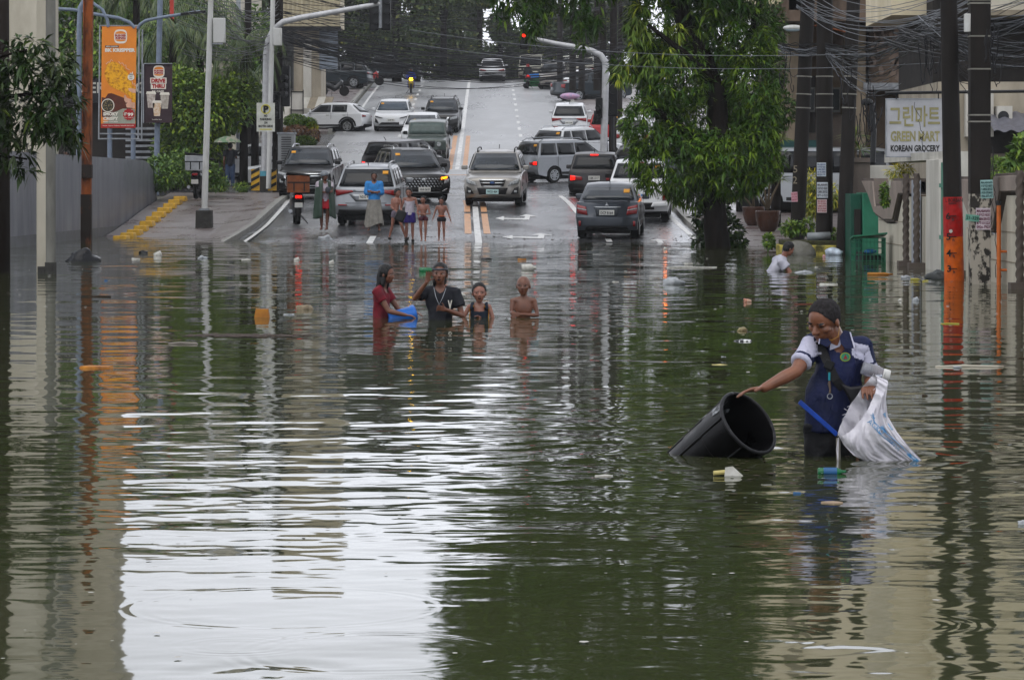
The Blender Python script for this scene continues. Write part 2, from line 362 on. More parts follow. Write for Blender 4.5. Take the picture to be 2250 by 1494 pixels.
def water():
    py = np.concatenate([np.linspace(6000, 1560, 60), np.arange(1550, 900, -1.15), np.arange(900, 524, -1.4)])
    Y = F*HC/(py-408); Y = Y[Y < 92]; Y = np.concatenate([[-30, -12, -4, 0], Y, [92, 96]])
    u = np.concatenate([[-14000, -7000, -3000], np.arange(-1500, 1501, 5.0), [3000, 7000, 14000]])
    U, YY = np.meshgrid(u, Y); X = U/F*np.maximum(YY, 14)
    r = np.random.default_rng(5); Z = np.zeros_like(X)
    dY = np.gradient(Y)[:, None]*np.ones_like(X)
    def gauss(cx_, cy_, rx, ry): return np.exp(-((X-cx_)/rx)**2-((YY-cy_)/ry)**2)
    calm = 1-.72*gauss(-1.0, 11.2, 2.3, 2.6)-.3*gauss(2, 11, 2.5, 2)+.15*gauss(0, 24, 5, 5)
    for i in range(125):
        lam = (.16*(10**(r.random()*.95))) if i < 85 else r.uniform(.075, .2); th = r.normal()*(.44 if i < 85 else .65)+(0.12 if i % 2 else -.1)
        k = 2*np.pi/lam; slope_ = (.0031*(lam/.45)**.1 if lam > .3 else (.0034 if i < 85 else .0042))*(1+.55*min(1, 0))
        a = slope_/k; att = np.exp(-(np.abs(dY)*k/2.6)**2)
        ph = r.random()*6.28; ww = .55+.45*np.sin(X*r.uniform(.3,.8)+YY*r.uniform(.1,.35)+r.random()*6)
        Z += a*att*ww*np.sin(k*(YY*np.cos(th)+X*np.sin(th))+ph)
    Z *= calm*np.clip(1.55-YY/45, .85, 1.25)
    def ringsrc(x0, y0, lam, amp, r0, fall, w=None):
        rr = np.hypot(X-x0, YY-y0); k = 2*np.pi/lam
        env = np.exp(-((rr-r0)/w)**2) if w else np.exp(-rr/fall)/np.sqrt(np.maximum(rr, .25))*np.clip((rr-r0)/.15, 0, 1)
        return amp*env*np.sin(k*rr)*np.exp(-(np.abs(dY)*k/2.6)**2)
    Z += ringsrc(1.9, 17.7, .34, .0022, .18, 2.2)+ringsrc(1.0, 17.6, .27, .0016, .35, 1.8)
    Z += ringsrc(-.86, 36, .4, .003, .1, 1.6)+ringsrc(-1.6, 36, .4, .003, .1, 1.6)+ringsrc(-.4, 36, .35, .003, .1, 1.3)+ringsrc(.15, 36, .35, .003, .1, 1.3)
    Z += (ringsrc(-.80, 11.35, .06, .0005, .54, 0, .05)*(.35+.65*np.clip(np.sin(2.1*np.arctan2(YY-11.35, X+.8)+.6), 0, 1)))+(ringsrc(-.45, 10.25, .06, .0007, .42, 0, .07)+ringsrc(-.9, 10.4, .05, .0005, .16, 0, .08))*(.3+.7*np.clip(np.sin(1.6*np.arctan2(YY-10.25, X+.45)), 0, 1))
    Z += (ringsrc(.75, 10.6, .06, .0004, .3, 0, .10)+ringsrc(1.3, 10.9, .07, .0004, .25, 0, .12))*(.4+.6*np.sin(X*9)*np.sin(YY*3))+ringsrc(-.75, 9.75, .3, .0016, .2, 0, .2)
    nr, nc = X.shape; V = np.stack([X, YY, Z], -1).reshape(-1, 3)
    i = np.arange(nr-1)[:, None]*nc+np.arange(nc-1)[None, :]; Fc = np.stack([i, i+1, i+nc+1, i+nc], -1).reshape(-1, 4)
    struct(raw('flood_water', V, Fc, wm))
water()
# ================================================================ buildings and walls
cream = mat('cream_stained_render', '#a89f8e', .8, scale=1.2, col2='#8b8374', bump=.01, detail=6, stretch=(1,1,.35))
pale = mat('pale_render', '#b9b3a4', .75, scale=1.5, col2='#a19b8c', bump=.01, stretch=(1,1,.3))
taupe = mat('taupe_render', '#5f564f', .75, scale=2, col2='#4c443f', bump=.008, stretch=(1,1,.4))
brownr = mat('brown_stained_render', '#6f5f52', .85, scale=.9, col2='#3c332c', thr=(.4,.6), bump=.01, detail=7, stretch=(1,1,.4))
darkr = mat('dark_wall_and_shade', '#2b2724', .8, scale=2, col2='#1b1917')  # shade of openings and recesses put into this colour; also plain dark walls
wallg = mat('grey_painted_wall', '#64676f', .4, scale=1.0, col2='#5a5c64', stretch=(1,1,.3), rvar=.08, detail=6)
glassm = mat('window_glass', '#1d2224', .08, var=.3, scale=2, spec=.8)
framem = mat('window_frame', '#4a4a48', .5)
corr = mat('beige_corrugated_cladding', '#b8ae93', .6, scale=2, col2='#a39a82')
stripem = mat('grey_stripe', '#7f7666', .7, scale=3)
whitew = mat('white_wall_paint', '#bdbab2', .6, scale=2, col2='#a4a198', stretch=(1,1,.3))
blackm = mat('black_plastic', '#101112', .4)
darkmetal = mat('dark_painted_metal', '#1c1d1f', .4, scale=8)
steel = mat('galvanised_steel', '#8a8e93', .42, scale=6, metal=.3, var=.2)
bluegrey = mat('blue_grey_pole_paint', '#6a7585', .45, scale=5)
whitepole = mat('white_pole_paint', '#b9bab8', .42, scale=4, col2='#8d8a80', stretch=(1,1,.3), thr=(.5,.8))
rust = mat('rusty_steel', '#8a4a22', .8, scale=3, col2='#2c1a12', thr=(.4,.62), bump=.01, stretch=(1,1,.35), detail=6)
conc = mat('dark_concrete', '#3b3a37', .7, scale=5, col2='#2a2927', bump=.01)
polec = mat('old_concrete_pole', '#1c1713', .75, scale=4, col2='#100d0b', bump=.01, stretch=(1,1,.15), detail=6)
yellow = mat('yellow_paint', '#c69a2e', .5, scale=7, col2='#97762a', thr=(.5,.75))
blackp = mat('black_paint', '#1a1a1a', .5, scale=7)

def facade_windows(t, x0, x1, zs, y, w, h, nx, m=glassm, fr=framem, dep=.12):
    for z in zs:
        for i in range(nx):
            x = x0+(x1-x0)*(i+.5)/nx
            b = MB()
            for sx_, sz_, cx_, cz_ in ((.08,h+.1,-w/2,0),(.08,h+.1,w/2,0),(w-.08,.08,0,h/2),(w-.08,.08,0,-h/2),(.05,h-.1,0,0)): b.box((x+cx_, y-.03, z+cz_), (sx_, .1, sz_))
            f = b.build('window', fr, t)
            g = MB(); g.box((x, y-.012, z), (w-.06, .03, h-.06)); g.build('pane', m, f)

# grey forecourt wall on the left, its far end swept down
def left_wall():
    t = thing('boundary_wall', 'long smooth grey painted wall with a swept down far end beside the yellow blocks', 'wall', (-12.3, 0, 0))
    b = MB(); top = []
    y = 66.0
    while y <= 104: top.append((y, 2.33)); y += 2
    for i in range(1, 9): a = i/8*math.pi/2; top.append((104+4.2*math.sin(a), 2.33-1.25*(1-math.cos(a))))
    n = len(top); vs = []
    for y, z in top: vs += [(0, y, -.7), (.25, y, -.7), (.25, y, z), (0, y, z)]
    fs = []
    for i in range(n-1):
        for j in range(4): fs.append((i*4+j, i*4+(j+1) % 4, (i+1)*4+(j+1) % 4, (i+1)*4+j))
    fs += [(0,1,2,3), tuple(range((n-1)*4, n*4))[::-1]]
    b.add(vs, fs); b.build('wall', wallg, t)
    b = MB(); b.box((.2505, 85, .02), (.005, 37.5, .5)); b.build('tide_mark', mat('wall_tide_mark', '#4b4c4d', .5, scale=3, col2='#5b5d62', detail=6), t)
left_wall()
def col_building():
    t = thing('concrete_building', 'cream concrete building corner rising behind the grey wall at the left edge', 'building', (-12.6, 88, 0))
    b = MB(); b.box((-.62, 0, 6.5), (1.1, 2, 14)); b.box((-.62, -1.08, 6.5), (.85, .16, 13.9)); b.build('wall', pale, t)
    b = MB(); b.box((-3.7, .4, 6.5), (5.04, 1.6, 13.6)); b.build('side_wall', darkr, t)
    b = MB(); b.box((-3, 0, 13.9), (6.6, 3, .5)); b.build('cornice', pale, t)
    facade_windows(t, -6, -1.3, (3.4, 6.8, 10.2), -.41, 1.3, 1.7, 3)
col_building()
def post_left():
    b = MB(); b.box((0,0,2.6), (.21, .2, 7), None)
    tag(b.build('concrete_post', pale, bevel=.012), 'square cream concrete post rising from the water at the left edge', 'post').location = (-8.12, 55.2, 0)
    t = thing('round_pole', 'round grey painted pole standing in the water just right of the square post', 'pole', (-7.82, 54, -.6))
    b = MB(); b.tube([(0,0,0),(0,0,7)], .085, 14); smooth_angle(b.build('pole', mat('grey_round_pole','#6d6c66',.6,scale=5,col2='#55544f',stretch=(1,1,.3)), t))
    b = MB(); b.box((-.16,0,.62), (.12,.04,.22)); b.tube([(0,0,.5),(0,0,.8)], .1, 12); b.build('bracket', conc, t)
    b = MB(); b.tube([(0,0,-.7),(0,0,9)], [.17,.13], 12); o = b.build('utility_pole', mat('dark_timber','#1d1611',.8,scale=4,stretch=(1,1,.2)), smooth=True); o.location = (-8.75, 54.5, 0)
    tag(o, 'dark brown timber pole at the top left corner behind the leaves', 'pole')
post_left()
def tall_building(name, label, x0, x1, y0, y1, h, m, zs, nx, z0=0, win=1):
    t = thing(name, label, 'building', ((x0+x1)/2, y0, z0))
    w = x1-x0; b = MB(); b.box((0, (y1-y0)/2, h/2), (w, y1-y0, h)); b.build('wall', m, t)
    b = MB(); b.box((0, (y1-y0)/2, h+.2), (w+.5, y1-y0+.5, .4)); b.build('roof', m, t)
    if win: facade_windows(t, -w/2+.4, w/2-.4, zs, -.003, 1.5, 1.6, nx)
    return t
tall_building('apartment_block', 'tall beige apartment block behind the left trees', -42, -18.8, 150, 154, 34, cream, [10+3.2*i for i in range(6)], 5)
tall_building('office_block', 'pale office block behind the palms with large letters under its roof', -24, -13.2, 152, 168, 12, pale, (6.2,), 6, z0=2.6)
def letters_block():
    t = [o for o in bpy.data.objects if o.name.startswith('office_block')][0]
    text('LBC EXPRESS', 1.0, darkmetal, t, Matrix.Translation((1.7, -.03, 10.1)), bold=.01)
letters_block()
# cream shop building with striped canopy left of the road
def shop():
    t = thing('shop_building', 'cream building with ribbed upper cladding and a striped canopy left of the road', 'building', (-13.24, 176, -.17)); t.scale = (1.113,)*3
    X = lambda px, s=44.3: (px-1125)/s+11.9
    b = MB(); b.box(((X(612)+X(705))/2, 2, 6), (X(705)-X(612), 4, 9)); b.build('wall', cream, t)
    b = MB(); x0, x1 = X(600), X(748); n = int((x1-x0)/.22)
    b.box(((x0+x1)/2, 1.5, 13), (x1-x0, 4, 7.3)); 
    for i in range(n): b.box((x0+(i+.5)*(x1-x0)/n, -.53, 13), (.09, .09, 7.3))
    b.build('ribbed_cladding', corr, t)
    b = MB(); b.box(((x0+x1)/2, -.6, 9.25), (x1-x0+.1, .25, .22)); b.build('cladding_sill', darkmetal, t)
    for i, (a, c, m) in enumerate(((612,645,darkr),)):
        b = MB(); b.box(((X(a)+X(c))/2, -.06, 7.5), (X(c)-X(a), .1, 2.6)); w = b.build('window', framem, t)
        b = MB()
        for k in range(2): b.box(((X(a)+X(c))/2-.17+.35*k, -.12, 7.5), (.28, .03, 2.4))
        b.build('pane', glassm, w)
    b = MB(); b.box((X(675), -.05, 7.2), (.4, .08, 3.2)); b.build('pilaster', whitew, t)
    # canopy: raked striped fascia
    for i in range(6):
        b = MB(); a = X(632)+i*.38; k = .38
        b.add([(a,-.06,5.9),(a+k,-.06,5.9),(a+k-1.0+.5,-1.5,4.2),(a-1.0+.5,-1.5,4.2),(a,-.0,5.84),(a+k,-.0,5.84),(a+k-.5,-1.44,4.14),(a-.5,-1.44,4.14)], [(0,1,2,3),(4,7,6,5),(0,3,7,4),(1,5,6,2),(0,4,5,1),(3,2,6,7)])
        b.build('canopy_panel', [whitew, stripem][i % 2], t)
    b = MB(); b.box((X(662), -1.0, 3.6), (1.0, .8, 3.4)); b.build('pillar', whitew, t)
    b = MB()
    for px in (644, 670): b.box((X(px), -1.52, 4.4), (.05, .05, 3.6))
    b.box((X(657), -1.52, 6.1), (.65, .05, .05)); b.box((X(657), -1.52, 5.2), (.65, .05, .05)); b.build('sign_frame', darkmetal, t)
    b = MB(); b.box((X(657), -1.5, 5.65), (.58, .02, .85)); b.build('sign_board', whitew, t)
    for i in range(7): 
        b = MB(); b.box((X(694), .2+i*.4-1.2, 3.2+i*.28), (.75, .4, .12)); b.build('stair_step', conc, t)
    b = MB(); b.box((X(722), -.2, 8.3), (.9, .1, 2.1)); b.build('poster', mat('pale_poster','#6e7680',.5,scale=3), t)
shop()
# restaurant behind the wall: dark box with white letters
def restaurant():
    t = thing('restaurant_building', 'low dark restaurant building behind the grey wall with white letters on its fascia', 'building', (-14.6, 121, 0)); z = Gs(121)
    b = MB(); b.box((0, 3, 3.0), (6.6, 6, 4.6)); b.build('wall', darkr, t)
    b = MB(); b.box((0, -.12, 5.1), (6.8, .3, .9)); b.build('fascia', darkmetal, t)
    b = MB(); b.box((1.72,-.35,5.6),(.14,.2,6)); b.build('red_pillar', mat('red_panel','#a3352a',.5,scale=4), t)
    text('BURGER KING', .42, whitew, t, Matrix.Translation((-1.1, -.29, 5.2)), bold=.02)
    b = MB()
    for i in range(9): b.box((.7, -.2, 1.9+i*.22), (1.5, .1, .09))
    b.build('louvre', steel, t)
restaurant()
# ---- right side building A (stained brown block) ------------------------------------------------
def block_right():
    cream = MATS['cream_stained_render']
    t = thing('stained_building', 'stained brown and beige building with an overhanging dark roof edge behind the utility poles', 'building', (9.1, 99, 0))
    X = lambda px: (px-1125)/70.7-9.1
    Z = lambda py: 1.5+(408-py)/70.7
    def bx(a, c, y0, y1, d0=0., d1=1., m=None, nm='wall'):
        b = MB(); b.box(((X(a)+X(c))/2, (d0+d1)/2, (Z(y0)+Z(y1))/2), (X(c)-X(a), d1-d0, Z(y0)-Z(y1))); return b.build(nm, m, t)
    bx(1730, 2072, -640, 470, 1.6, 12, mat('weathered_wall', '#5e5244', .85, scale=1.1, col2='#453a30', detail=6, stretch=(1,1,.4)))
    cream = mat('weathered_pillar', '#7d7160', .8, scale=1.5, col2='#62584a', stretch=(1,1,.3))
    bx(1712, 1960, -10, 50, -.9, 1.6, brownr, 'roof_edge')
    bx(1712, 2072, -60, -10, -1.1, 1.6, darkr, 'roof_slab')
    bx(1745, 1960, 50, 110, 1.3, 1.59, brownr, 'upper_recess')
    bx(1735, 1772, 52, 420, .5, 1.58, cream, 'pillar'); bx(1862, 1905, 60, 430, .4, 1.57, cream, 'pillar')
    bx(1772, 1862, 250, 425, 1.2, 1.56, taupe, 'ground_floor_wall'); bx(1765, 1800, 165, 290, 1.15, 1.55, darkr, 'opening_shade_panel')  # dark slab on the wall, coloured as the shade inside an opening
    bx(1915, 1998, 5, 182, .8, 1.54, brownr, 'peeling_panel'); bx(1900, 2003, 182, 197, .3, 1.53, steel, 'ledge')
    bx(1998, 2016, -8, 220, .7, 1.53, cream, 'pilaster'); bx(2016, 2070, 60, 330, 1.1, 1.52, brownr, 'stained_panel')
    bx(1735, 1990, 330, 347, .9, 1.51, taupe, 'string_course')
    for i, a in enumerate((1778, 1806, 1834)):
        w = bx(a, a+20, 190, 245, 1.0, 1.25, framem, 'window')
        b = MB(); b.box(((X(a)+X(a+20))/2, .985, (Z(192)+Z(243))/2), (.2, .02, .65)); b.build('pane', glassm, w)
    # upper storeys, seen only mirrored in the water
    for k, z in enumerate((9.2, 12.4)):
        for x in (1.0, 3.4, 5.9, 8.4, 11): 
            b = MB(); b.box((x, 1.5, z), (1.3, .3, 1.5)); w = b.build('window', framem, t)
            b = MB(); b.box((x, 1.33, z), (1.1, .05, 1.3)); b.build('pane', glassm, w)
    b = MB(); b.box((5.5, 4, 11.2), (14.2, 9.5, 8.2)); b.build('upper_storey', mat('light_cream_paint','#d8cdb4',.7,scale=.8,col2='#c4b899'), t)
    b = MB(); b.box((-.35, -.8, 10.6), (.45, .2, 7.4)); b.build('downpipe', stripem, t)
    # flaked patches: irregular pale plaster islands on the dark panel
    r = random.Random(3); b = MB()
    for k in range(26):
        cx_, cz_ = X(1920+r.random()*72), Z(20+r.random()*155); n = 9; s_ = .05+r.random()*.17
        b.add([(cx_+math.cos(6.283*i/n)*s_*r.uniform(.4,1), .79, cz_+math.sin(6.283*i/n)*s_*1.6*r.uniform(.4,1)) for i in range(n)], [tuple(range(n))])
    b.build('flaked_plaster', mat('flaked_plaster', '#7d6d62', .8, scale=6), t, fixn=False)
block_right()
def teal_shop():
    t = thing('shopfront', 'dark teal shopfront with white letters just above the van roof', 'shopfront', (7.9, 98.3, 0))
    b = MB(); b.box((.35, .3, 2.3), (2.6, .5, 1.2)); b.build('fascia', mat('dark_teal_paint', '#1d3d3c', .5), t)
    text('studio', .32, whitew, t, Matrix.Translation((.5, .03, 2.2)), bold=.0)
    b = MB(); b.box((.35, .4, 1.0), (2.6, .4, 1.5)); b.build('door', darkr, t)
teal_shop()
def block_right_near():
    t = thing('house', 'beige house with an air conditioner and tin awning behind the fence', 'house', (12.2, 80, 0))
    s = 87.5; X = lambda px: (px-1125)/s-12.2; Z = lambda py: 1.5+(408-py)/s
    def bx(a, c, y0, y1, d0=0., d1=1., m=cream, nm='wall', rot=None):
        b = MB(); b.box(((X(a)+X(c))/2, (d0+d1)/2, (Z(y0)+Z(y1))/2), (X(c)-X(a), d1-d0, Z(y0)-Z(y1)), rot); return b.build(nm, m, t)
    bx(2070, 2420, 178, 430, .8, 9, cream); bx(2070, 2420, -40, 178, 1.8, 9, darkr, 'shaded_storey')  # upper storey: its shade is put into the dark wall colour
    bx(2155, 2420, -60, 22, .2, 1.8, pale, 'balcony_front'); bx(2155, 2420, 22, 34, .1, 1.7, stripem, 'balcony_slab')
    bx(2180, 2420, 284, 340, .6, .79, darkr, 'opening_shade_panel'); bx(2070, 2420, 338, 356, .1, .78, taupe, 'ledge'); bx(2100, 2420, 356, 460, .3, .77, taupe, 'lower_wall')  # dark slab under the awning carries the shade in its colour
    b = MB(); n = 26
    b.grid(lambda u, v: (X(2172)+u*2.9, -.9+v*1.6, Z(290)+.5*v+.03*math.sin(u*n*2)), 60, 1); b.build('tin_awning', mat('tin_sheet','#6a6a72',.45,scale=5,metal=.3), t, solid=.01)
    a = bx(2195, 2228, 233, 274, .25, .79, whitew, 'air_conditioner')
    b = MB(); b.lathe([(.14,0),(.14,.02),(.02,.03)], 20, Matrix.Translation((X(2208), .24, Z(256))) @ Matrix.Rotation(R(90), 4, 'X')); b.build('fan_grille', darkmetal, a)
    bx(2128, 2190, 196, 300, .5, .79, whitew, 'shutter')
    up = mat('light_cream_paint','#d8cdb4'); bx(1990, 2070, -500, 20, 3, 9, up, 'upper_storey'); bx(2070, 2420, -760, -45, 2, 9, up, 'upper_storey')
    for k in range(4):
        w = bx(2100+k*75, 2140+k*75, -330, -240, 1.6, 1.99, framem, 'window'); b = MB(); b.box((X(2120+k*75), 1.58, Z(-285)), (.35,.03,.9)); b.build('pane', glassm, w)
    return t
block_right_near()
# ---- right fence along the flooded kerb ------------------------------------------------------------
FX = 7.5
def fp(px, py): s = (px-1125)/FX; return (F/s, HC+(408-py)/s)       # (Y, Z) on the plane X = FX
def xprism(b, pts, x0, x1):          # polygon of (Y, Z), extruded in X
    n = len(pts); vs = [(x0, y, z) for y, z in pts]+[(x1, y, z) for y, z in pts]
    b.add(vs, [tuple(range(n)), tuple(range(n, 2*n))[::-1]]+[(i, (i+1) % n, n+(i+1) % n, n+i) for i in range(n)])
def fence():
    t = thing('garden_fence', 'pale masonry fence with stepped taupe coping and twisted columns in the flood', 'fence', (0,0,0))
    def prismp(nm, m, pix, x0, x1, bev=0): b = MB(); xprism(b, [fp(*p) for p in pix], x0, x1); return b.build(nm, m, t, bevel=bev)
    prismp('wall_panel', pale, [(1930,1000),(1930,470),(1950,492),(1972,492),(1984,432),(2040,432),(2040,1000)], FX, FX+.2)
    prismp('wall_panel', pale, [(2122,1200),(2122,500),(2170,520),(2196,512),(2212,430),(2400,425),(2400,1400)], FX, FX+.2)
    for d, m in ((0, taupe), (1, mat('taupe_render_light', '#82776f', .75, scale=2))):
        e = d*6
        prismp('coping', m, [(1900,392+e),(1924,392+e),(1929,447+e),(1958,447+e),(1966,392+e),(2010,392+e),(2010,428-e*.5),(1981,428-e*.5),(1968,488-e),(1948,488-e),(1927,472-e),(1915,430)], FX-.04-.035*d, FX+.26-.03*d, .01)
        prismp('coping', m, [(2110,388+e),(2140,388+e),(2146,455+e),(2180,455+e),(2192,382+e),(2400,372+e),(2400,418-e*.5),(2206,424-e*.5),(2190,508-e),(2165,512-e),(2142,492-e),(2128,450)], FX-.04-.035*d, FX+.26-.03*d, .01)
    prismp('gate_pillar', whitew, [(2037,900),(2037,352),(2066,350),(2066,950)], FX-.02, FX+.5, .01)
    prismp('lintel', whitew, [(1938,358),(1938,340),(2066,333),(2066,350)], FX+.05, FX+.7)
    for px in (2007, 2031, 2119, 2262):
        y, z = fp(px, 380); b = MB(); n = 14; k = 60; H = 2.62; vs = []
        for i in range(k+1):
            zz = -.9+H*i/k
            for j in range(n):
                a = 2*math.pi*j/n; r_ = .055+.013*math.cos(3*a-zz*42); vs.append((FX-.14+r_*math.cos(a), y+r_*math.sin(a), zz))
        b.add(vs, [(i*n+j, i*n+(j+1) % n, (i+1)*n+(j+1) % n, (i+1)*n+j) for i in range(k) for j in range(n)])
        b.build('twisted_column', taupe, t, smooth=True)
        b = MB(); b.box((FX-.14, y, -.78), (.3,.3,1.75)); b.build('column_base', taupe, t)
    y, z = fp(2019, 400); b = MB(); b.box((FX-.05, y, .3), (.06, .9, 2.6)); b.build('panel_strip', mat('pale_blue_tile', '#8d929b', .5, scale=4), t)
    b = MB()                                                       # block joints laid on as thin grey strips
    for py in (440+60, 545):
        pass
    for zz in (.35, .8): 
        for (pa, pb_) in ((1932, 2000), (2126, 2300)):
            ya, yb = fp(pa, 500)[0], fp(pb_, 500)[0]; b.box((FX-.003, (ya+yb)/2, zz), (.012, abs(ya-yb), .015))
    b.build('block_joint', stripem, t)
    g = thing('metal_gate', 'narrow green painted metal gate behind the red and orange pole', 'gate', (FX, fp(2076, 500)[0], 0))
    b = MB(); b.box((.02, 0, .4), (.05, .9, 3)); b.build('gate_leaf', mat('faded_green_paint', '#4d8571', .5, scale=3, col2='#3c6b5b'), g)
    b = MB()
    for zz in (-.2,.6,1.5): b.box((-.02, 0, zz), (.04, .9, .07))
    b.build('gate_rail', mat('faded_green_paint', '#4d8571'), g)
    p = thing('drain_pipe', 'orange plastic pipe standing in front of the fence at the right edge', 'pipe', (FX-.12, fp(2212, 500)[0], 0))
    om = mat('orange_pvc', '#b5602c', .45, scale=6)
    b = MB(); b.tube([(0,0,-.9),(0,0,1.18),(0,.0,1.24)], .035, 10); smooth_angle(b.build('pipe', om, p))
    b = MB(); b.tube([(0,0,1.2),(0,0,1.27)], .042, 10); b.build('pipe_cap', darkmetal, p)
    for zz in (.5, .22): b = MB(); b.tube([(0,0,zz),(.12,0,zz)], .02, 8); b.build('pipe_clamp', om, p)
fence()
def right_clutter():
    gm = mat('green_sheet_metal', '#1f5f47', .4, scale=3, col2='#2b7256')
    t = thing('green_shed', 'tall green sheet metal enclosure beside the fence, topped by a taupe pillar', 'shed', (7.35, 68, 0)); s = 103
    X = lambda px: (px-1125)/s-7.35; Z = lambda py: 1.5+(408-py)/s
    def bx(nm, m, a, c, y0, y1, d0, d1): b = MB(); b.box(((X(a)+X(c))/2, (d0+d1)/2, (Z(y0)+Z(y1))/2), (X(c)-X(a), d1-d0, Z(y0)-Z(y1))); return b.build(nm, m, t, bevel=.008)
    bx('front_panel', gm, 1895, 1931, 424, 640, -.1, 1.2); bx('side_panel', mat('dark_green_sheet', '#17493a', .45, scale=3), 1870, 1894, 426, 640, .1, 1.2); bx('recess_shade_panel', darkr, 1878, 1893, 460, 520, .02, .09)  # recess is a thin slab with the shade painted dark
    p = thing('gate_pillar', 'taupe rendered pillar with a flat cap standing above the green metal enclosure', 'pillar', (7.35, 69.5, 0)); t = p
    bx('pillar', taupe, 1874, 1930, 356, 640, 0, .5); bx('cap', taupe, 1868, 1938, 346, 356.5, -.06, .56)
    bx('rear_wall', whitew, 1930, 2010, 362, 470, .9, 1.1)
    # wire cage
    c = thing('wire_cage', 'dark green wire cage standing in the flood below the fence', 'cage', (7.05, 63, 0)); r = MB()
    for i in range(9):
        x = -.3+i*.075; r.box((x, -.3, .1), (.012,.012,.75)); r.box((x, .3, .1), (.012,.012,.75))
    for z in (-.1,.02,.14,.26,.38,.46):
        r.box((0,-.3,z), (.62,.012,.012)); r.box((0,.3,z), (.62,.012,.012)); r.box((-.3,0,z), (.012,.6,.012)); r.box((.3,0,z), (.012,.6,.012))
    for i in range(1, 8):
        y = -.3+i*.075; r.box((-.3, y, .1), (.012,.012,.75)); r.box((.3, y, .1), (.012,.012,.75))
    r.build('wire_mesh', gm, c)
    b = MB(); b.box((0,0,.5), (.68,.68,.03), (R(-6),R(-5),0)); b.build('lid', gm, c)
    b = MB(); b.box((0,.05,.05), (.4,.4,.22), (.1,.1,.3)); o = b.build('crate', darkmetal, bevel=.02); o.location = (7.05, 63, 0); tag(o, 'black crate sitting inside the green wire cage', 'crate')
    b = MB(); b.ell((0,0,.2), (.13,.1,.05)); o = b.build('plastic_bag', mat('blue_plastic', '#2b6fae', .3), smooth=True); o.location = (7.08, 62.95, 0); tag(o, 'blue plastic bag on top of the crate in the wire cage', 'bag')
    # planter
    t = thing('planter', 'low mossy planter with a yellow painted rim at the foot of the utility poles', 'planter', (6.6, 70, 0))
    pts = [(-.75,-.25),(-.4,-.5),(.3,-.62),(.85,-.55),(.9,1.2),(-.7,1.2)]
    def slab(z0, z1, k, nm, m): b = MB(); b.add([(x*k, y*k, z0) for x, y in pts]+[(x*k, y*k, z1) for x, y in pts], [tuple(range(6))[::-1], tuple(range(6, 12))]+[(i, (i+1) % 6, 6+(i+1) % 6, 6+i) for i in range(6)]); return b.build(nm, m, t, bevel=.02)
    slab(-.6, .2, 1, 'rim', mat('yellow_mossy_rim', '#a89c4a', .8, scale=5, col2='#4e4c2c', thr=(.45,.62), detail=6)); slab(.16, .3, .93, 'soil', mat('mossy_soil', '#3e4128', .9, scale=8, col2='#2a2519', bump=.02))
    b = MB(); b.ell((0,0,0), (.38,.3,.26), n=20, k=12); o = b.build('boulder', mat('grey_rock', '#6b6a64', .8, scale=4, bump=.03, col2='#55544c'), smooth=True)
    for v in o.data.vertices: v.co *= 1+.22*noise.noise(v.co*3.5)
    o.location = (6.25, 69.1, .05); tag(o, 'rounded grey boulder in front of the planter at the water edge', 'rock')
    b = MB(); b.ell((0,0,0), (.2,.15,.11), n=16, k=10); o = b.build('plastic_bag', mat('white_blue_plastic', '#b9c4d2', .25, scale=6, var=.3), smooth=True)
    for v in o.data.vertices: v.co *= 1+.5*noise.noise(v.co*9)
    o.location = (6.98, 68.8, .05); tag(o, 'crumpled white and blue plastic bag floating against the planter', 'bag')
    b = MB(); b.tube([(-.25,0,0),(.25,.05,.02)], .09, 12); o = b.build('plastic_jug', mat('clear_grey_plastic', '#9aa0a3', .2, trans=.4), smooth=True); o.location = (6.72, 69.8, .38); tag(o, 'clear plastic jug lying on the planter between two poles', 'jug')
right_clutter()
# ================================================================ poles, signs, banners
def pole_leaning(name, label, p0, p1, r0, r1, m, n=12, cat='utility pole', group=None, smooth=True, ext=1.0):
    o0 = Vector(p0); b = MB(); d = Vector(p1)-o0; b.tube([(0,0,0), tuple(d*.5), tuple(d*ext)], [r0, (r0+r1)/2, r1], n)
    t = thing(name, label, cat, o0, group=group); q = b.build('pole', m, t); smooth_angle(q); return t
def P(px, py, s): return W(px, py, s)
def band(t, p0, p1, f, r, m, h=.05, nm='band'):
    a = (Vector(p1)-Vector(p0)); b = MB(); c = a*f; b.tube([c, c+a.normalized()*h], r, 12); return b.build(nm, m, t)
# right hand row of old concrete poles
bm_ = mat('metal_band', '#77756d', .4, metal=.5)
specs = [(1748, 600, 1787, -260, 98, .17, .15, 'leaning concrete utility pole nearest the tree, painted with a faded number'),
         (1811, 600, 1813, -260, 100, .19, .17, 'middle concrete utility pole of the planter row, with three paper notices'),
         (1851, 600, 1886, -260, 101, .16, .14, 'slim concrete utility pole leaning right at the right end of the planter')]
PR = []
for x0, y0, x1, y1, s, r0, r1, lab in specs:
    a, b_ = P(x0, y0, s), P(x1, y1, s); t = pole_leaning('utility_pole', lab, a, b_, r0, r1, polec); PR.append((t, a, b_))
    for f in (.42, .455, .5, .7, .78): band(t, a, b_, f, r0*1.03, bm_, .025)
a, b_ = P(2098, 690, 139), P(2078, -330, 139); gp = pole_leaning('utility_pole', 'dark concrete utility pole painted with a red and orange flood gauge', a, b_, .155, .125, polec); PR.append((gp, a, b_))
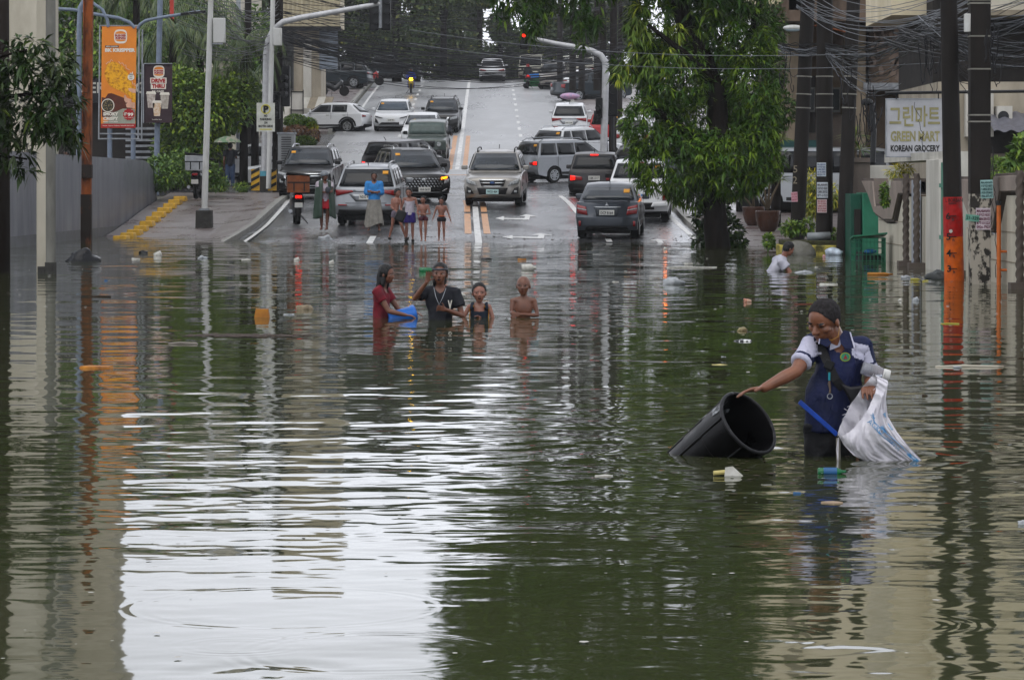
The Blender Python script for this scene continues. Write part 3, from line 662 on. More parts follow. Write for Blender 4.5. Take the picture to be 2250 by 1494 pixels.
def gauge():
    A = Vector(gp.location); d = (P(2078,-330,139)-A); dz = d.z
    def at(z, r): q = d*((z-A.z)/dz); return q, r
    red = mat('red_gauge_paint', '#a5120e', .45, scale=7, col2='#7d0f0c'); org = mat('orange_gauge_paint', '#cf5f0c', .45, scale=7, col2='#a94808')
    Zg = lambda py: 1.5+(408-py)/139
    for z0, z1, m in ((Zg(433), Zg(520), red), (Zg(520), Zg(660), org)):
        b = MB(); p, q = at(z1, 0)[0], at(z0, 0)[0]; b.tube([p, q], [.159, .156], 16, caps=False); smooth_angle(b.build('painted_band', m, gp))
    for k, (py, s_) in enumerate(((447,''),(475,'6'),(520,'5'),(556,'4'),(590,'3'))):
        c = at(Zg(py), 0)[0]; b = MB(); b.box((c.x-.03, c.y-.158, c.z), (.12, .012, .014)); b.build('gauge_mark', blackp, gp)
        if s_:
            text(s_, .11, blackp, gp, Matrix.Translation((c.x-.10, c.y-.166, c.z-.0)), bold=.03); text('ft', .05, blackp, gp, Matrix.Translation((c.x-.02, c.y-.166, c.z-.05)), bold=.02)
    c = at(Zg(440), 0)[0]; text('L BORBAN', .06, blackp, gp, Matrix.Translation((c.x, c.y-.168, c.z)), bold=.02, w=.27)
    c = at(Zg(508), 0)[0]; b = MB(); b.lathe([(.0,0),(.028,0),(.028,.006),(0,.006)], 14, Matrix.Translation((c.x-.06,c.y-.16,c.z)) @ Matrix.Rotation(R(90),4,'X'), caps=False); b.build('sticker', whitew, gp)
gauge()
a, b_ = P(2152, 700, 144), P(2152, -330, 144)
p5 = thing('utility_pole', 'broad square concrete utility pole with peeling white paint and notices at the right edge', 'utility pole', a); PR.append((p5, a, b_))
b = MB(); b.box((0,0,(b_-a).z/2), (.31,.28,(b_-a).z)); b.build('pole', polec, p5, bevel=.015)
b = MB(); b.box((0,-.004,.95), (.314,.275,1.9)); b.build('peeling_paint', mat('peeling_white_paint', '#9b958a', .7, scale=9, col2='#2a2724', thr=(.5,.56), detail=7, stretch=(1,1,.6)), p5)
for z in (3.0, 3.1, 3.8, 4.3, 4.8, 4.85): b = MB(); b.box((0,0,z), (.325,.295,.022)); b.build('band', bm_, p5)
b = MB(); b.box((-.2,-.1,4.5), (.09,.12,.28)); b.build('meter_box', whitepole, p5, bevel=.01)
# paper notices
def notice(parent, p, w, h, ink, rows, bgc='#b9c1c8', rz=0):
    m_bg = mat('notice_paper'+bgc, bgc, .7, scale=9); m_ink = mat('ink'+ink, ink, .6, var=0)
    M = Matrix.Translation(p) @ Matrix.Rotation(rz, 4, 'Y'); b = MB(); b.box((0,0,0), (w, .006, h), M=M); q = b.build('notice', m_bg, parent)
    n = len(rows); hh = h/(n+.4)
    for i, tx in enumerate(rows): text(tx, hh*.74, m_ink, q, M @ Matrix.Translation((0, -.006, h/2-hh*(i+.7))), bold=.03, w=w*.9)
    return q
def on(t, px, py, s, dy): v = P(px, py, s)-t.location; v.y = dy; return v
MAL = ['MALABANAN', 'SIP-SIP POZO NEGRO', 'PLUMBING SERVICES']
t2 = PR[1][0]
notice(t2, on(t2,1803,373,100,-.2), .2, .3, '#2a3d66', MAL+['8519-1845','8525-192'])
notice(t2, on(t2,1805,418,100,-.2), .24, .34, '#33272b', MAL+['877-51523'])
notice(t2, on(t2,1804,453,100,-.2), .21, .29, '#8c2c35', MAL+['8519-1845','0917-05429'], '#c3b3b4')
t1 = PR[0][0]; v = on(t1,1744,433,98,-.185); notice(t1, v, .14, .22, '#9a4a5c', MAL, '#c99fa8', R(-3)); text('5', .16, stripem, t1, on(t1,1748,376,98,-.19)and Matrix.Translation(on(t1,1746,372,98,-.18))); text('2', .16, stripem, t1, Matrix.Translation(on(t1,1745,396,98,-.18)))
notice(p5, on(p5,2165,416,144,-.155), .19, .28, '#1c3b3d', MAL+['0929-5924652','0906-5872-437'], '#8fb2b0', R(-2))
notice(p5, on(p5,2157,481,144,-.155), .22, .33, '#5a2038', MAL+['877-51523','0926-7923'], '#c0b5bd')
q = notice(p5, on(p5,2133,479,144,-.17), .21, .1, '#24463c', ['21-329'], '#5f8f80', R(6))
# sign with Korean letters on a long bar
def shop_sign():
    s = 116; t = thing('shop_sign', 'square white shop sign with pale Korean letters and black KOREAN GROCERY lettering', 'sign', P(2010, 345, s))
    o = t.location; bd = mat('sign_face_white', '#a9aaae', .45, scale=2, col2='#999a9e'); tanl = mat('faded_tan_letters', '#85805a', .6, scale=8)
    w, h = 126/s, 127/s
    b = MB(); b.box((0,0,h/2), (w,.12,h)); b.build('panel', bd, t, bevel=.01)
    b = MB()
    for x_, z_, a_, c_ in ((-w/2,h/2,.02,h+.02),(w/2,h/2,.02,h+.02),(0,0,w,.02),(0,h,w,.02)): b.box((x_,-.003,z_), (a_,.13,c_))
    b.build('frame', steel, t)
    text('그린마트', .40, tanl, t, Matrix.Translation((-.01,-.066,h*.70)), bold=.02, w=.96)
    text('GREEN MART', .2, tanl, t, Matrix.Translation((0,-.065,h*.355)), bold=.035, w=.93)
    text('KOREAN GROCERY', .125, blackp, t, Matrix.Translation((0,-.065,h*.145)), bold=.035, w=.93)
    br = thing('sign_bar', 'long thin black steel bar carrying the shop sign out from the right', 'bar', P(1945, 205, s))
    b = MB(); b.tube([(0,0,0),(3.2,-1.5,0)], .03, 8); b.build('bar', darkmetal, br)
    for x in (.2,.95): b = MB(); b.box((x-.0,-x*.46,-.06), (.02,.02,.12)); b.build('hanger', darkmetal, br)
    pp = pole_leaning('sign_post', 'thin dark steel post leaning under the shop sign into the flood', P(2058, 660, 113), P(2038, 345, 116), .028, .028, darkmetal, cat='post')
    a = P(2056, 590, 113)-pp.location; c = P(2044, 375, 115)-pp.location; b = MB(); b.tube([a, c], .042, 8); b.build('sleeve', darkmetal, pp)
shop_sign()
def streetlight_right():
    t = thing('street_lamp', 'white street lamp head on a rusty arm above the utility poles', 'street lamp', P(1742, 62, 96))
    b = MB(); b.ell((0,0,0), (.23,.1,.07), n=16, k=10); b.build('lamp_head', whitepole, t, smooth=True)
    b = MB(); b.ell((0,-.0,-.03), (.19,.085,.06), n=16, k=10); b.build('lamp_glass', mat('lamp_glass','#9fb0bd',.15), t, smooth=True)
    b = MB(); b.tube([(.2,0,0),(.6,.05,.06),(1.3,.3,-.1)], .022, 8); b.build('lamp_arm', rust, t)
    t = thing('dark_lamp', 'small dark hooded lamp beside the shop sign', 'lamp', P(1905, 225, 106))
    b = MB(); b.ell((0,0,0), (.13,.12,.08), n=14, k=8); b.build('lamp_hood', darkmetal, t, smooth=True)
    b = MB(); b.tube([(.1,0,-.02),(.14,0,-.6),(.12,0,-1.25)], .06, 8); b.build('lamp_post', darkmetal, t)
streetlight_right()
# left side --------------------------------------------------------------------------------------
def rusty():
    a = P(189, 545, 84); t = thing('steel_column', 'rusty brown steel column with a dark lower half standing at the water edge', 'column', a)
    top = P(196, -200, 84)-a; b = MB()
    for dx, wd_, dp in ((-.11,.03,.2),(.11,.03,.2),(0,.2,.03)):
        vs = []
        for (ox, oz) in ((0, 0), (top.x, top.z)): vs += [(ox+dx-wd_/2,-dp/2,oz),(ox+dx+wd_/2,-dp/2,oz),(ox+dx+wd_/2,dp/2,oz),(ox+dx-wd_/2,dp/2,oz)]
        b.add(vs, [(3,2,1,0),(4,5,6,7),(0,1,5,4),(1,2,6,5),(2,3,7,6),(3,0,4,7)])
    b.build('column', rust, t); b = MB(); b.box((.01,0,.75), (.275,.22,1.3)); b.box((.03,0,2.0), (.27,.215,.35)); b.build('dark_paint', mat('black_flaking_paint','#221b17',.8,scale=5,col2='#6b3f24',thr=(.55,.7),stretch=(1,1,.4)), t)
    b = MB(); b.box((0,0,.02), (.4,.36,.22)); b.build('base_plate', rust, t)
rusty()
def yblocks():
    for i in range(11):
        px = 390-i*15.2 if i < 4 else 390-i*15.6; y = 107.4-i*1.62
        m = MB(); m.box((0,0,.07), (.42,.75,.18), taper=.88); o = m.build('wheel_stop', yellow, bevel=.02)
        o.location = (-11.18-.0*i, y, Gs(y)+LZ(-11.2, y)+.12); o.rotation_euler = (0,0,R(random.uniform(-3,3)))
        tag(o, 'yellow painted concrete block in the row along the grey wall', 'parking block', 'yellow blocks in a row along the grey wall')
yblocks()
def bk_logo(t, M, k, red, org, wht, name='logo'):
    b = MB(); n = 28
    def rr(w, h, p=4): return [(w*math.copysign(abs(math.cos(a))**(2/p), math.cos(a)), h*math.copysign(abs(math.sin(a))**(2/p), math.sin(a))) for a in [2*math.pi*i/n for i in range(n)]]
    q = MB(); q.add([(x*k, 0, z*k) for x, z in rr(.5,.54,3.2)], [tuple(range(n))], M); g = q.build(name, wht, t, fixn=False)
    for zc, h, up in ((.20,.22,1), (-.24,.14,-1)):
        pts = [(.42*math.cos(a), zc+h*up*math.sin(a)) for a in [math.pi*i/14 for i in range(15)]]
        q = MB(); q.add([(x*k, -.004, z*k) for x, z in pts], [tuple(range(15))], M); q.build('bun', org, g, fixn=False)
    text('BURGER', .15*k, red, g, M @ Matrix.Translation((0,-.008,.085*k)), bold=.05, w=.86*k); text('KING', .2*k, red, g, M @ Matrix.Translation((0,-.008,-.115*k)), bold=.05, w=.78*k)
def banners():
    s = 62; org = mat('banner_orange', '#d9822b', .5, scale=3, col2='#cf7a28'); red = mat('banner_red', '#9c1f22', .5, var=.08); wht = mat('banner_white', '#d6d0c4', .5, var=.05); dark = mat('banner_brown', '#2e2126', .45, scale=3, col2='#3a2b30')
    t = thing('banner', 'tall orange burger banner with fried chicken picture in a steel frame behind the grey wall', 'banner', P(262, 282, s))
    h = 223/s; w = 76/s; X = lambda px: (px-262)/s; Z = lambda py: (282-py)/s; sk = lambda z: -.03*(1-z/h)
    b = MB(); b.add([(-w/2-.04,0,0),(w/2-.04,0,0),(w/2,0,h),(-w/2,0,h),(-w/2-.04,.02,0),(w/2-.04,.02,0),(w/2,.02,h),(-w/2,.02,h)], [(0,1,2,3),(4,7,6,5),(0,4,5,1),(1,5,6,2),(2,6,7,3),(3,7,4,0)]); b.build('banner_sheet', org, t)
    b = MB()
    for x in (-w/2-.09, w/2+.08): b.tube([(x-.03,.06,-.4),(x+.01,.06,h+.05)], .03, 6)
    for x in (w/2+.2,): b.tube([(x-.03,.1,-.4),(x+.0,.1,h-.1)], .03, 6)
    for z in (-.38,-.2,h+.03): b.tube([(-w/2-.1,.06,z),(w/2+.1,.06,z)], .025, 6)
    b.build('frame', steel, t)
    b = MB()
    for x in (-.35,.48): b.tube([(x,.12,-3.5),(x,.12,.05)], .085, 10)
    b.build('post', bluegrey, t)
    T = Matrix.Translation
    bk_logo(t, T((X(265),-.006,Z(81))), .46, red, org, wht)
    b = MB(); b.box((X(246),-.006,Z(103)), (.48,.008,.07)); b.build('tag_panel', dark, t); text('NEW CHICKEN', .045, wht, t, T((X(246),-.014,Z(103))), bold=.03, w=.42)
    text('BK KRISPPER', .135, wht, t, T((X(264),-.006,Z(111))), bold=.055, w=1.07)
    # picture area: flat printed shapes, a few millimetres apart
    def shape(pts, m, d, nm='printed_picture'): q = MB(); q.add([(X(200+x/5.745), -d, Z(40+y/5.745)) for x, y in pts], [tuple(range(len(pts)))]); return q.build(nm, m, t, fixn=False)
    shape([(135,1000),(180,1010),(215,955),(260,950),(420,1010),(480,1100),(560,1180),(560,1300),(135,1250)], mat('tray_print','#5b2c1c',.5,scale=4,col2='#49231a'), .004)
    shape([(215,1300),(300,1190),(400,1145),(556,1150),(556,1335),(140,1335)], mat('plate_print','#8f9183',.5,scale=3), .006)
    shape([(135+78+82*math.cos(a),1105+85*math.sin(a)) for a in [6.283*i/24 for i in range(24)]], wht, .008)
    shape([(213+72*math.cos(a),1105+75*math.sin(a)) for a in [6.283*i/24 for i in range(24)]], mat('dish_print','#2b2a24',.5,scale=18,col2='#83724f',thr=(.5,.6)), .010)
    shape([(205,600),(235,560),(300,555),(350,580),(400,610),(455,680),(500,780),(515,850),(560,880),(562,1070),(530,1060),(500,1000),(450,960),(400,935),(300,890),(240,860),(200,800),(170,700),(185,640)], mat('fried_chicken_print','#e0a31c',.5,scale=9,col2='#9a5713',thr=(.46,.66),detail=6), .012)
    sk_ = mat('skin_print','#c99a83',.5,scale=4)
    for pts in ([(470,890),(500,885),(565,900),(565,950),(520,945),(480,920)], [(415,985),(430,970),(455,1010),(510,1030),(510,1070),(440,1070),(420,1040)], [(440,1090),(470,1065),(556,1070),(556,1140),(450,1130)]): shape(pts, sk_, .014)
    shape([(505+42*math.cos(a),748+42*math.sin(a)) for a in [6.283*i/20 for i in range(20)]], wht, .016); shape([(480,720),(500,690),(512,700),(525,675),(532,720)], wht, .016)
    text('SMOKY', .03, blackp, t, T((X(288),-.02,Z(168.5))), bold=.04, w=.11); text('FLAVOR', .03, blackp, t, T((X(288),-.02,Z(173))), bold=.04, w=.11)
    zig = [(190,585),(220,555),(235,565),(255,525),(275,545)]; z2 = [(350,550),(365,575),(400,570),(415,600),(440,595),(445,640),(485,655)]; z3 = [(520,800),(530,840),(550,830),(560,860)]
    for z_ in (zig, z2, z3): q = MB(); q.tube([(X(200+x/5.745),-.01,Z(40+y/5.745)) for x, y in z_], .008, 4); q.build('zigzag_line', wht, t)
    text('SMOKY', .13, wht, t, T((X(243.5),-.018,Z(251))), bold=.055, w=.54); text('CRISPY', .12, wht, t, T((X(243.5),-.018,Z(261))), bold=.055, w=.54); text('FRIED CHICKEN', .05, wht, t, T((X(243),-.018,Z(268))), bold=.03, w=.52)
    shape([(478+(78 if i % 2 else 66)*math.cos(6.283*i/24),1218+(78 if i % 2 else 66)*math.sin(6.283*i/24)) for i in range(24)], red, .018); text('₱99', .13, wht, t, T((X(283),-.022,Z(252))), bold=.05, w=.33)
    text('1-pc. Chicken', .035, wht, t, T((X(283),-.022,Z(259))), bold=.02, w=.3)
    b = MB(); b.box((X(260),-.008,Z(277)), (w,.012,9/s)); b.build('footer_strip', red, t); text('Dine-in  Takeout  Delivery  BURGER KING APP', .045, wht, t, T((X(260),-.018,Z(277))), bold=.02, w=1.1)
    # drive thru banner
    t = thing('banner', 'dark brown drive thru banner with coffee cup pictures on a blue grey post', 'banner', P(347, 270, s)); X = lambda px: (px-347)/s; Z = lambda py: (270-py)/s
    b = MB(); b.box((0,.05,64/s), (62/s,.1,129/s)); b.build('banner_sheet', dark, t); b = MB(); b.box((-31.5/s,.0,64/s), (.04,.16,129/s)); b.box((0,0,129.5/s), (62/s,.14,.03)); b.build('frame', steel, t)
    b = MB(); b.tube([(-.12,.3,-3.3),(.05,.3,4.6)], .1, 12); smooth_angle(b.build('post', bluegrey, t))
    b = MB(); b.box((-.55,.1,1.75), (.4,.05,.06)); b.build('bracket', steel, t)
    T = Matrix.Translation; bk_logo(t, T((X(349),-.004,Z(158))), .40, red, org, wht)
    for i, (tx, zz, ww) in enumerate((('DRIVE', 178, .5), ('THRU', 190, .46))):
        b = MB(); b.box((X(348),-.004,Z(zz)), (ww+.08,.006,.21)); b.build('text_outline', wht, t, bevel=.002); text(tx, .15, red, t, T((X(348),-.012,Z(zz))), bold=.06, w=ww)
    text('BK CAFÉ', .075, wht, t, T((X(347),-.006,Z(201))), bold=.04, w=.42)
    cupm = [mat('iced_coffee_print','#8b7c74',.5,scale=9,col2='#c2bab2'), mat('latte_print','#b5ada3',.5,scale=9,col2='#8c857b'), mat('caramel_print','#b58a58',.5,scale=9,col2='#d0c6b8')]
    for (x, y, k), m in zip(((332,222,1),(362,224,1),(345,241,.95)), cupm):
        b = MB(); b.add([(X(x)-.16*k,-.008,Z(y)+.27*k),(X(x)+.16*k,-.008,Z(y)+.27*k),(X(x)+.11*k,-.008,Z(y)-.25*k),(X(x)-.11*k,-.008,Z(y)-.25*k)], [(0,1,2,3)]); b.build('cup_picture', m, t, fixn=False)
        b = MB(); b.add([(X(x)-.18*k,-.012,Z(y)+.24*k),(X(x)+.18*k,-.012,Z(y)+.24*k),(X(x)+.15*k,-.012,Z(y)+.33*k),(X(x)-.15*k,-.012,Z(y)+.33*k)], [(0,1,2,3)]); b.build('lid_picture', wht, t, fixn=False)
    text('Available here', .035, wht, t, T((X(345),-.006,Z(263))), bold=.01, w=.35)
banners()
def lamp_posts():
    s = 62
    for lab, pts, r in (('blue grey street lamp post behind the grey wall with arms curving over the orange banner', [(173,345),(174,60),(176,18),(190,-6)], .09),):
        a = P(*pts[0], s); t = thing('street_lamp', lab, 'street lamp', a); q = [P(*p, s)-a for p in pts]; b = MB(); b.tube(q, r, 10); smooth_angle(b.build('post', bluegrey, t))
        for pp in ([(176,30),(185,8),(205,8),(225,22),(236,45),(238,60)], [(120,20),(160,22),(210,32),(260,40),(285,50),(296,62)]):
            b = MB(); b.tube([P(*p, s)-a for p in pp], .06, 8); smooth_angle(b.build('arm', bluegrey, t))
    a = P(312, 60, 62); t = thing('lamp_arm', 'blue grey curved lamp arm reaching right from the orange banner', 'lamp arm', a)
    b = MB(); b.tube([P(*p, s)-a for p in [(302,64),(308,54),(320,46),(360,38),(400,32),(440,26)]], .055, 8); smooth_angle(b.build('arm', bluegrey, t))
    b = MB(); b.box(P(425,29,s)-a, (.9,.2,.09), (0,R(-6),0)); b.build('lamp_head', darkmetal, t, bevel=.02)
    # white pole with concrete base
    a = P(449, 515, 72); t = thing('service_pole', 'slim white pole on a dark concrete base at the flood edge left of the road', 'pole', a)
    b = MB(); b.box((0,0,.30), (.52,.5,.86), taper=.93); b.build('base_block', conc, t, bevel=.015)
    b = MB(); b.tube([(.0,0,.7),(.27,0,9.5)], [.10,.075], 12); smooth_angle(b.build('pole', whitepole, t)); b = MB(); b.box((0,0,.76), (.3,.3,.06)); b.build('base_flange', steel, t)
    b = MB(); b.box(P(482,68,72)-a, (.36,.25,.76)); b.build('meter_box', whitepole, t, bevel=.02)
    b = MB(); b.box(P(478,97,72)-a, (.3,.2,.04)); b.build('bracket', steel, t)
    # signal mast on the left
    s = 61; a = P(579, 418, s); t = thing('signal_mast', 'grey traffic signal mast with a long curved arm over the left lanes', 'signal mast', a)
    b = MB(); b.tube([P(*p, s)-a for p in [(580,400),(583,250),(585,120),(590,90),(601,66),(622,49),(660,40),(740,26),(836,9)]], [.12,.12,.12,.12,.12,.115,.11,.1,.09], 12); smooth_angle(b.build('mast', mat('pale_galvanised','#a9aaac',.4,metal=.2,scale=5), t))
    b = MB(); b.tube([P(836,-30,s)-a, P(836,62,s)-a], .08, 10); smooth_angle(b.build('drop_tube', steel, t))
    for px in (822, 848):
        b = MB(); b.box(P(px,26,s)-a+Vector((0,.1,0)), (.34,.3,1.35)); h = b.build('signal_head', blackm, t, bevel=.04)
        for py in (4, 26, 48): b = MB(); b.tube([P(px+3,py,s)-a+Vector((0,-.05,0)), P(px+3,py,s)-a+Vector((0,-.2,0))], .1, 10); b.build('visor', darkmetal, h)
    b = MB(); b.box(P(579,404,s)-a, (.4,.4,.55)); b.build('base_block', conc, t, bevel=.02)
    b = MB(); b.tube([P(580,390,s)-a, P(580,376,s)-a], .15, 12); b.build('blue_band', mat('blue_band_paint','#4f8fa0',.5,scale=6), t)
    a = P(590, 418, 62); t = thing('camera_pole', 'thin white pole beside the left signal mast carrying a grey box', 'pole', a)
    b = MB(); b.tube([P(590,415,62)-a, P(603,-150,62)-a], [.09,.08], 10); smooth_angle(b.build('pole', whitepole, t)); b = MB(); b.box(P(610,82,62)-a, (.3,.25,.62)); b.build('control_box', whitepole, t, bevel=.02)
    # no parking sign
    a = P(585, 290, 63); t = thing('parking_sign', 'pale sign reading NO PARKING ON BOTH SIDE fixed to the left signal mast', 'sign', a); w, h = 40/63, 63/63
    b = MB(); b.box((0,-.22,h/2), (w,.02,h), (0,0,0)); b.build('panel', mat('sign_panel_white','#b4b6ae',.5,scale=3), t); yl = mat('yellow_ink','#b9b03a',.5,var=0); T = Matrix.Translation
    b = MB(); b.lathe([(.13,0),(.17,0)], 24, T((0,-.236,.78)) @ Matrix.Rotation(R(90),4,'X'), caps=False); b.build('ring', yl, t, fixn=False); text('P', .26, blackp, t, T((0.01,-.24,.78)), bold=.07)
    for i, tx in enumerate(('NO','PARKING','ON','BOTH SIDE')): text(tx, .085, blackp, t, T((0,-.236,.55-i*.12)), bold=.04, w=(.12,.4,.12,.5)[i])
    b = MB(); b.box((0,-.235,.08), (.42,.004,.035)); b.build('underline', yl, t)
    # barricades
    for px in (560, 597):
        a = P(px, 418, 62); t = thing('barricade', 'yellow and black striped barricade left of the signal mast' if px < 580 else 'yellow and black striped barricade right of the signal mast', 'barricade', a)
        b = MB(); b.box((0,.25,.36), (.3,.12,.76)); b.build('panel', yellow, t)
        b = MB()
        for k in range(3): b.add([(-.15,.18,.02+k*.26),(.15,.18,.18+k*.26),(.15,.18,.30+k*.26),(-.15,.18,.14+k*.26)], [(0,1,2,3)])
        b.build('stripe', blackp, t, fixn=False)
    # signal heads lower, facing the side street
    for px, py, lab in ((607, 232, 'black traffic signal head just above the parking sign'), (629, 190, 'tall black traffic signal head on the dark pole near the shop')):
        t = thing('traffic_signal', lab, 'traffic light', P(px, py, 60)); b = MB(); b.box((0,-.15,0), (.3,.3,1.0 if px<620 else 1.5)); b.build('housing', blackm, t, bevel=.04)
        for z in (-.3,0,.3): b = MB(); b.tube([(0,-.3,z),(-.1,-.5,z)], .12, 10); b.build('visor', blackm, t)
    # cabinet
    a = P(630, 412, 60); t = thing('control_cabinet', 'grey metal roadside cabinet on a yellow base left of the black sport utility', 'cabinet', a); 
    b = MB(); b.box((0,0,1.15), (.62,.5,1.6)); b.build('body', mat('cabinet_grey','#85888a',.45,scale=4), t, bevel=.02); b = MB(); b.box((0,0,1.98), (.68,.56,.06)); b.build('top', steel, t)
    b = MB()
    for i in range(16): b.box((.0,-.262,.55+i*.085), (.36,.02,.03))
    b.build('vents', darkmetal, t); b = MB(); b.box((0,0,.16), (.6,.5,.36)); b.build('base', yellow, t)
lamp_posts()
# utility poles along the streets, left and right of the crossing
PL = []
for i, (x0, y0, x1, y1, s, r, m, lab) in enumerate([
    (610, 420, 612, -150, 59, .21, polec, 'thick dark utility pole right behind the left signal mast'),
    (524, 420, 524, -150, 55, .10, steel, 'grey pole above the umbrella walker on the left'),
    (546, 420, 545, -150, 53, .16, polec, 'dark pole among the hanging cables above the palm on the left'),
    (1328, 335, 1322, -150, 52, .15, polec, 'dark utility pole left of the red car by the right signal mast'),
    (1346, 335, 1350, -150, 52, .17, polec, 'dark utility pole right of the right signal mast near the crossing'),
    (1362, 300, 1364, -150, 46, .12, polec, 'slim dark pole behind the two poles by the red car'),
    (1403, 210, 1403, 120, 42, .08, steel, 'thin grey pole behind the left edge of the big tree')]):
    PL.append(pole_leaning('utility_pole', lab, P(x0,y0,s), P(x1,y1,s), r, r*.85, m))
for px, s in ((1258, 40), (1278, 38), (1230, 35), (1312, 43)):
    PL.append(pole_leaning('utility_pole', 'far dark utility pole right of the road, standing %s' % {1258:'above the white wagon with pink cover',1278:'behind the parked white van',1230:'behind the oncoming silver sport utility',1312:'beside the parked dark pickup'}[px], P(px, 200, s), P(px+2, -120, s), .2, .16, polec))
def mast_right():
    s = 56; a = P(1328, 332, s); t = thing('signal_mast', 'silver traffic signal mast right of the crossing with a bowed arm', 'signal mast', a)
    b = MB(); b.tube([P(*p, s)-a for p in [(1326,335),(1329,240),(1331,150),(1329,135),(1320,122),(1300,112),(1260,103),(1220,96),(1165,84)]], [.14,.14,.14,.13,.12,.11,.1,.09,.08], 12); smooth_angle(b.build('mast', mat('pale_galvanised','#a9aaac'), t))
    for px, py, h in ((1316, 238, .8), (1312, 258, .5)):
        b = MB(); b.box(P(px,py,s)-a, (.26,.3,h)); q = b.build('signal_head', blackm, t, bevel=.03)
        b = MB(); b.tube([P(px,py,s)-a+Vector((0,-.1,0)), P(px-3,py,s)-a+Vector((0,-.3,0))], .11, 10); b.build('visor', blackm, q)
    b = MB(); b.box(P(1151,84,s)-a, (.3,.3,.9)); q = b.build('signal_head', blackm, t, bevel=.03)
    b = MB(); b.lathe([(0,0),(.07,0)], 12, Matrix.Translation(P(1151,79,s)-a+Vector((0,-.17,0))) @ Matrix.Rotation(R(90),4,'X'), caps=False); b.build('red_light', mat('red_lamp_lit','#ff2a12',.4,emit='#ff2208',es=1.6,var=0), q, fixn=False)
    t = thing('traffic_signal', 'black traffic signal on its own pole right of the silver mast', 'traffic light', P(1346, 330, 54)); b = MB(); b.box((.0,-.3,2.0), (.4,.35,1.3)); b.build('housing', blackm, t, bevel=.04)
    for z in (1.6,2.0,2.4): b = MB(); b.tube([(0,-.45,z),(0,-.62,z)], .14, 10); b.build('visor', blackm, t)
    b = MB(); b.tube([(0,-.1,0),(0,-.1,2.6)], .07, 8); b.build('pole', darkmetal, t)
mast_right()
# ---------------------------------------------------------------- cables
cab = mat('black_cable', '#17171a', .5, var=.2, scale=3); cabg = mat('grey_cable', '#6b6e73', .5, var=.2, scale=3)
rc = random.Random(21)
def cable(a, b_, sag, r, m, lab, grp, n=14, wob=0):
    a = Vector(a); d = Vector(b_)-a; q = MB(); pts = []
    for i in range(n+1):
        f = i/n; p = d*f; p.z -= sag*4*f*(1-f)
        if wob: p.z += wob*rc.uniform(-1,1)*(0 < i < n); p.x += wob*rc.uniform(-1,1)*(0 < i < n)
        pts.append(p)
    q.tube(pts, r, 4, caps=False); o = q.build('overhead_cable', m, smooth=True, fixn=False); o.location = a
    return tag(o, lab, 'cable', grp)
lab1, g1 = 'black cable slung high across the street crossing', 'cables slung across the crossing'
for i in range(74):
    s0 = rc.uniform(56, 61); s1 = rc.uniform(48, 54); y0 = rc.choice([rc.uniform(62, 130), rc.uniform(60, 90), rc.uniform(-40, 60)])
    y1 = y0*.4+rc.uniform(40, 120) if y0 > 60 else rc.uniform(-40, 110)
    x1 = rc.uniform(1322, 1400); cable(P(rc.uniform(606, 622), y0, s0), P(x1, y1, s1), rc.uniform(.15, 1.15), rc.uniform(.010, .021), cab, lab1, g1)
for i in range(7): cable(P(612, rc.uniform(66, 90), 59), P(1350, rc.uniform(140, 152), 52), 1.05+rc.uniform(-.1, .12), .02, cab, lab1, g1)
for y0, y1 in ((66, 104), (96, 132)): cable(P(900, y0, 95), P(2150, y1, 118), .35, .007, cabg, 'single thin pale cable crossing in front of the big tree', 'thin cables in front of the big tree')
for i in range(26):
    y0 = rc.uniform(-30, 120); cable(P(612+rc.uniform(-4,4), y0, 59), P(rc.uniform(380, 520), y0+rc.uniform(-60, 30), 70), rc.uniform(.1,.7), .014, cab, 'black cable running left from the thick dark pole', 'cables left of the thick dark pole')
g2, lab2 = 'tangled cables along the right hand poles', 'grey cable in the tangle strung between the right hand poles'
for i in range(26):
    y = rc.gauss(106, 7); cable(P(1712+rc.uniform(-4,6), y, 97), P(1812+rc.uniform(-4,4), y+rc.uniform(-3,6), 100), rc.uniform(.0,.12), rc.uniform(.006,.012), [cab, cabg][i % 3 == 0], lab2, g2, 10, .03)
    y = rc.gauss(102, 6); cable(P(1812, y, 100), P(2036+rc.uniform(-14,6), rc.uniform(50, 82), 128), rc.uniform(.05,.5), rc.uniform(.005,.012), [cab, cabg][i % 3 == 0], lab2, g2, 16, .025)
for i in range(44):
    y = rc.gauss(58, 14); cable(P(2036+rc.uniform(-20,10), y, 132), P(2330, rc.choice([rc.uniform(-60, 60), rc.uniform(30, 150)]), 152), rc.uniform(-.05,.55), rc.uniform(.004,.010), [cab, cabg][i % 2], lab2, g2, 14, .012)
for i in range(16): cable(P(1812, rc.uniform(95,125), 100), P(1960+rc.uniform(-10,30), rc.uniform(110,200), 112), rc.uniform(.1,.5), .006, cabg if i % 2 else cab, lab2, g2, 14, .03)
for i in range(12): cable(P(1960+rc.uniform(-20,40), rc.uniform(60,100), 128), P(2330, rc.uniform(20,120), 150), rc.uniform(.0,.35), .016, cab, lab2, g2, 14, .02)
for i in range(14): cable(P(1750, rc.uniform(-60,20), 97), P(2150, rc.uniform(-50,20), 140), rc.uniform(.2,.8), .007, cabg, lab2, g2)
for i in range(12):
    a = P(2078+rc.uniform(-10,10), rc.uniform(50,90), 137); cable(a, P(2150+rc.uniform(-14,40), rc.uniform(110,180), 142), rc.uniform(.1,.6), .006, cab, lab2, g2, 12, .02)
lab3, g3 = 'loop of slack black cable hanging from a right hand pole', 'slack cable loops on the right hand poles'
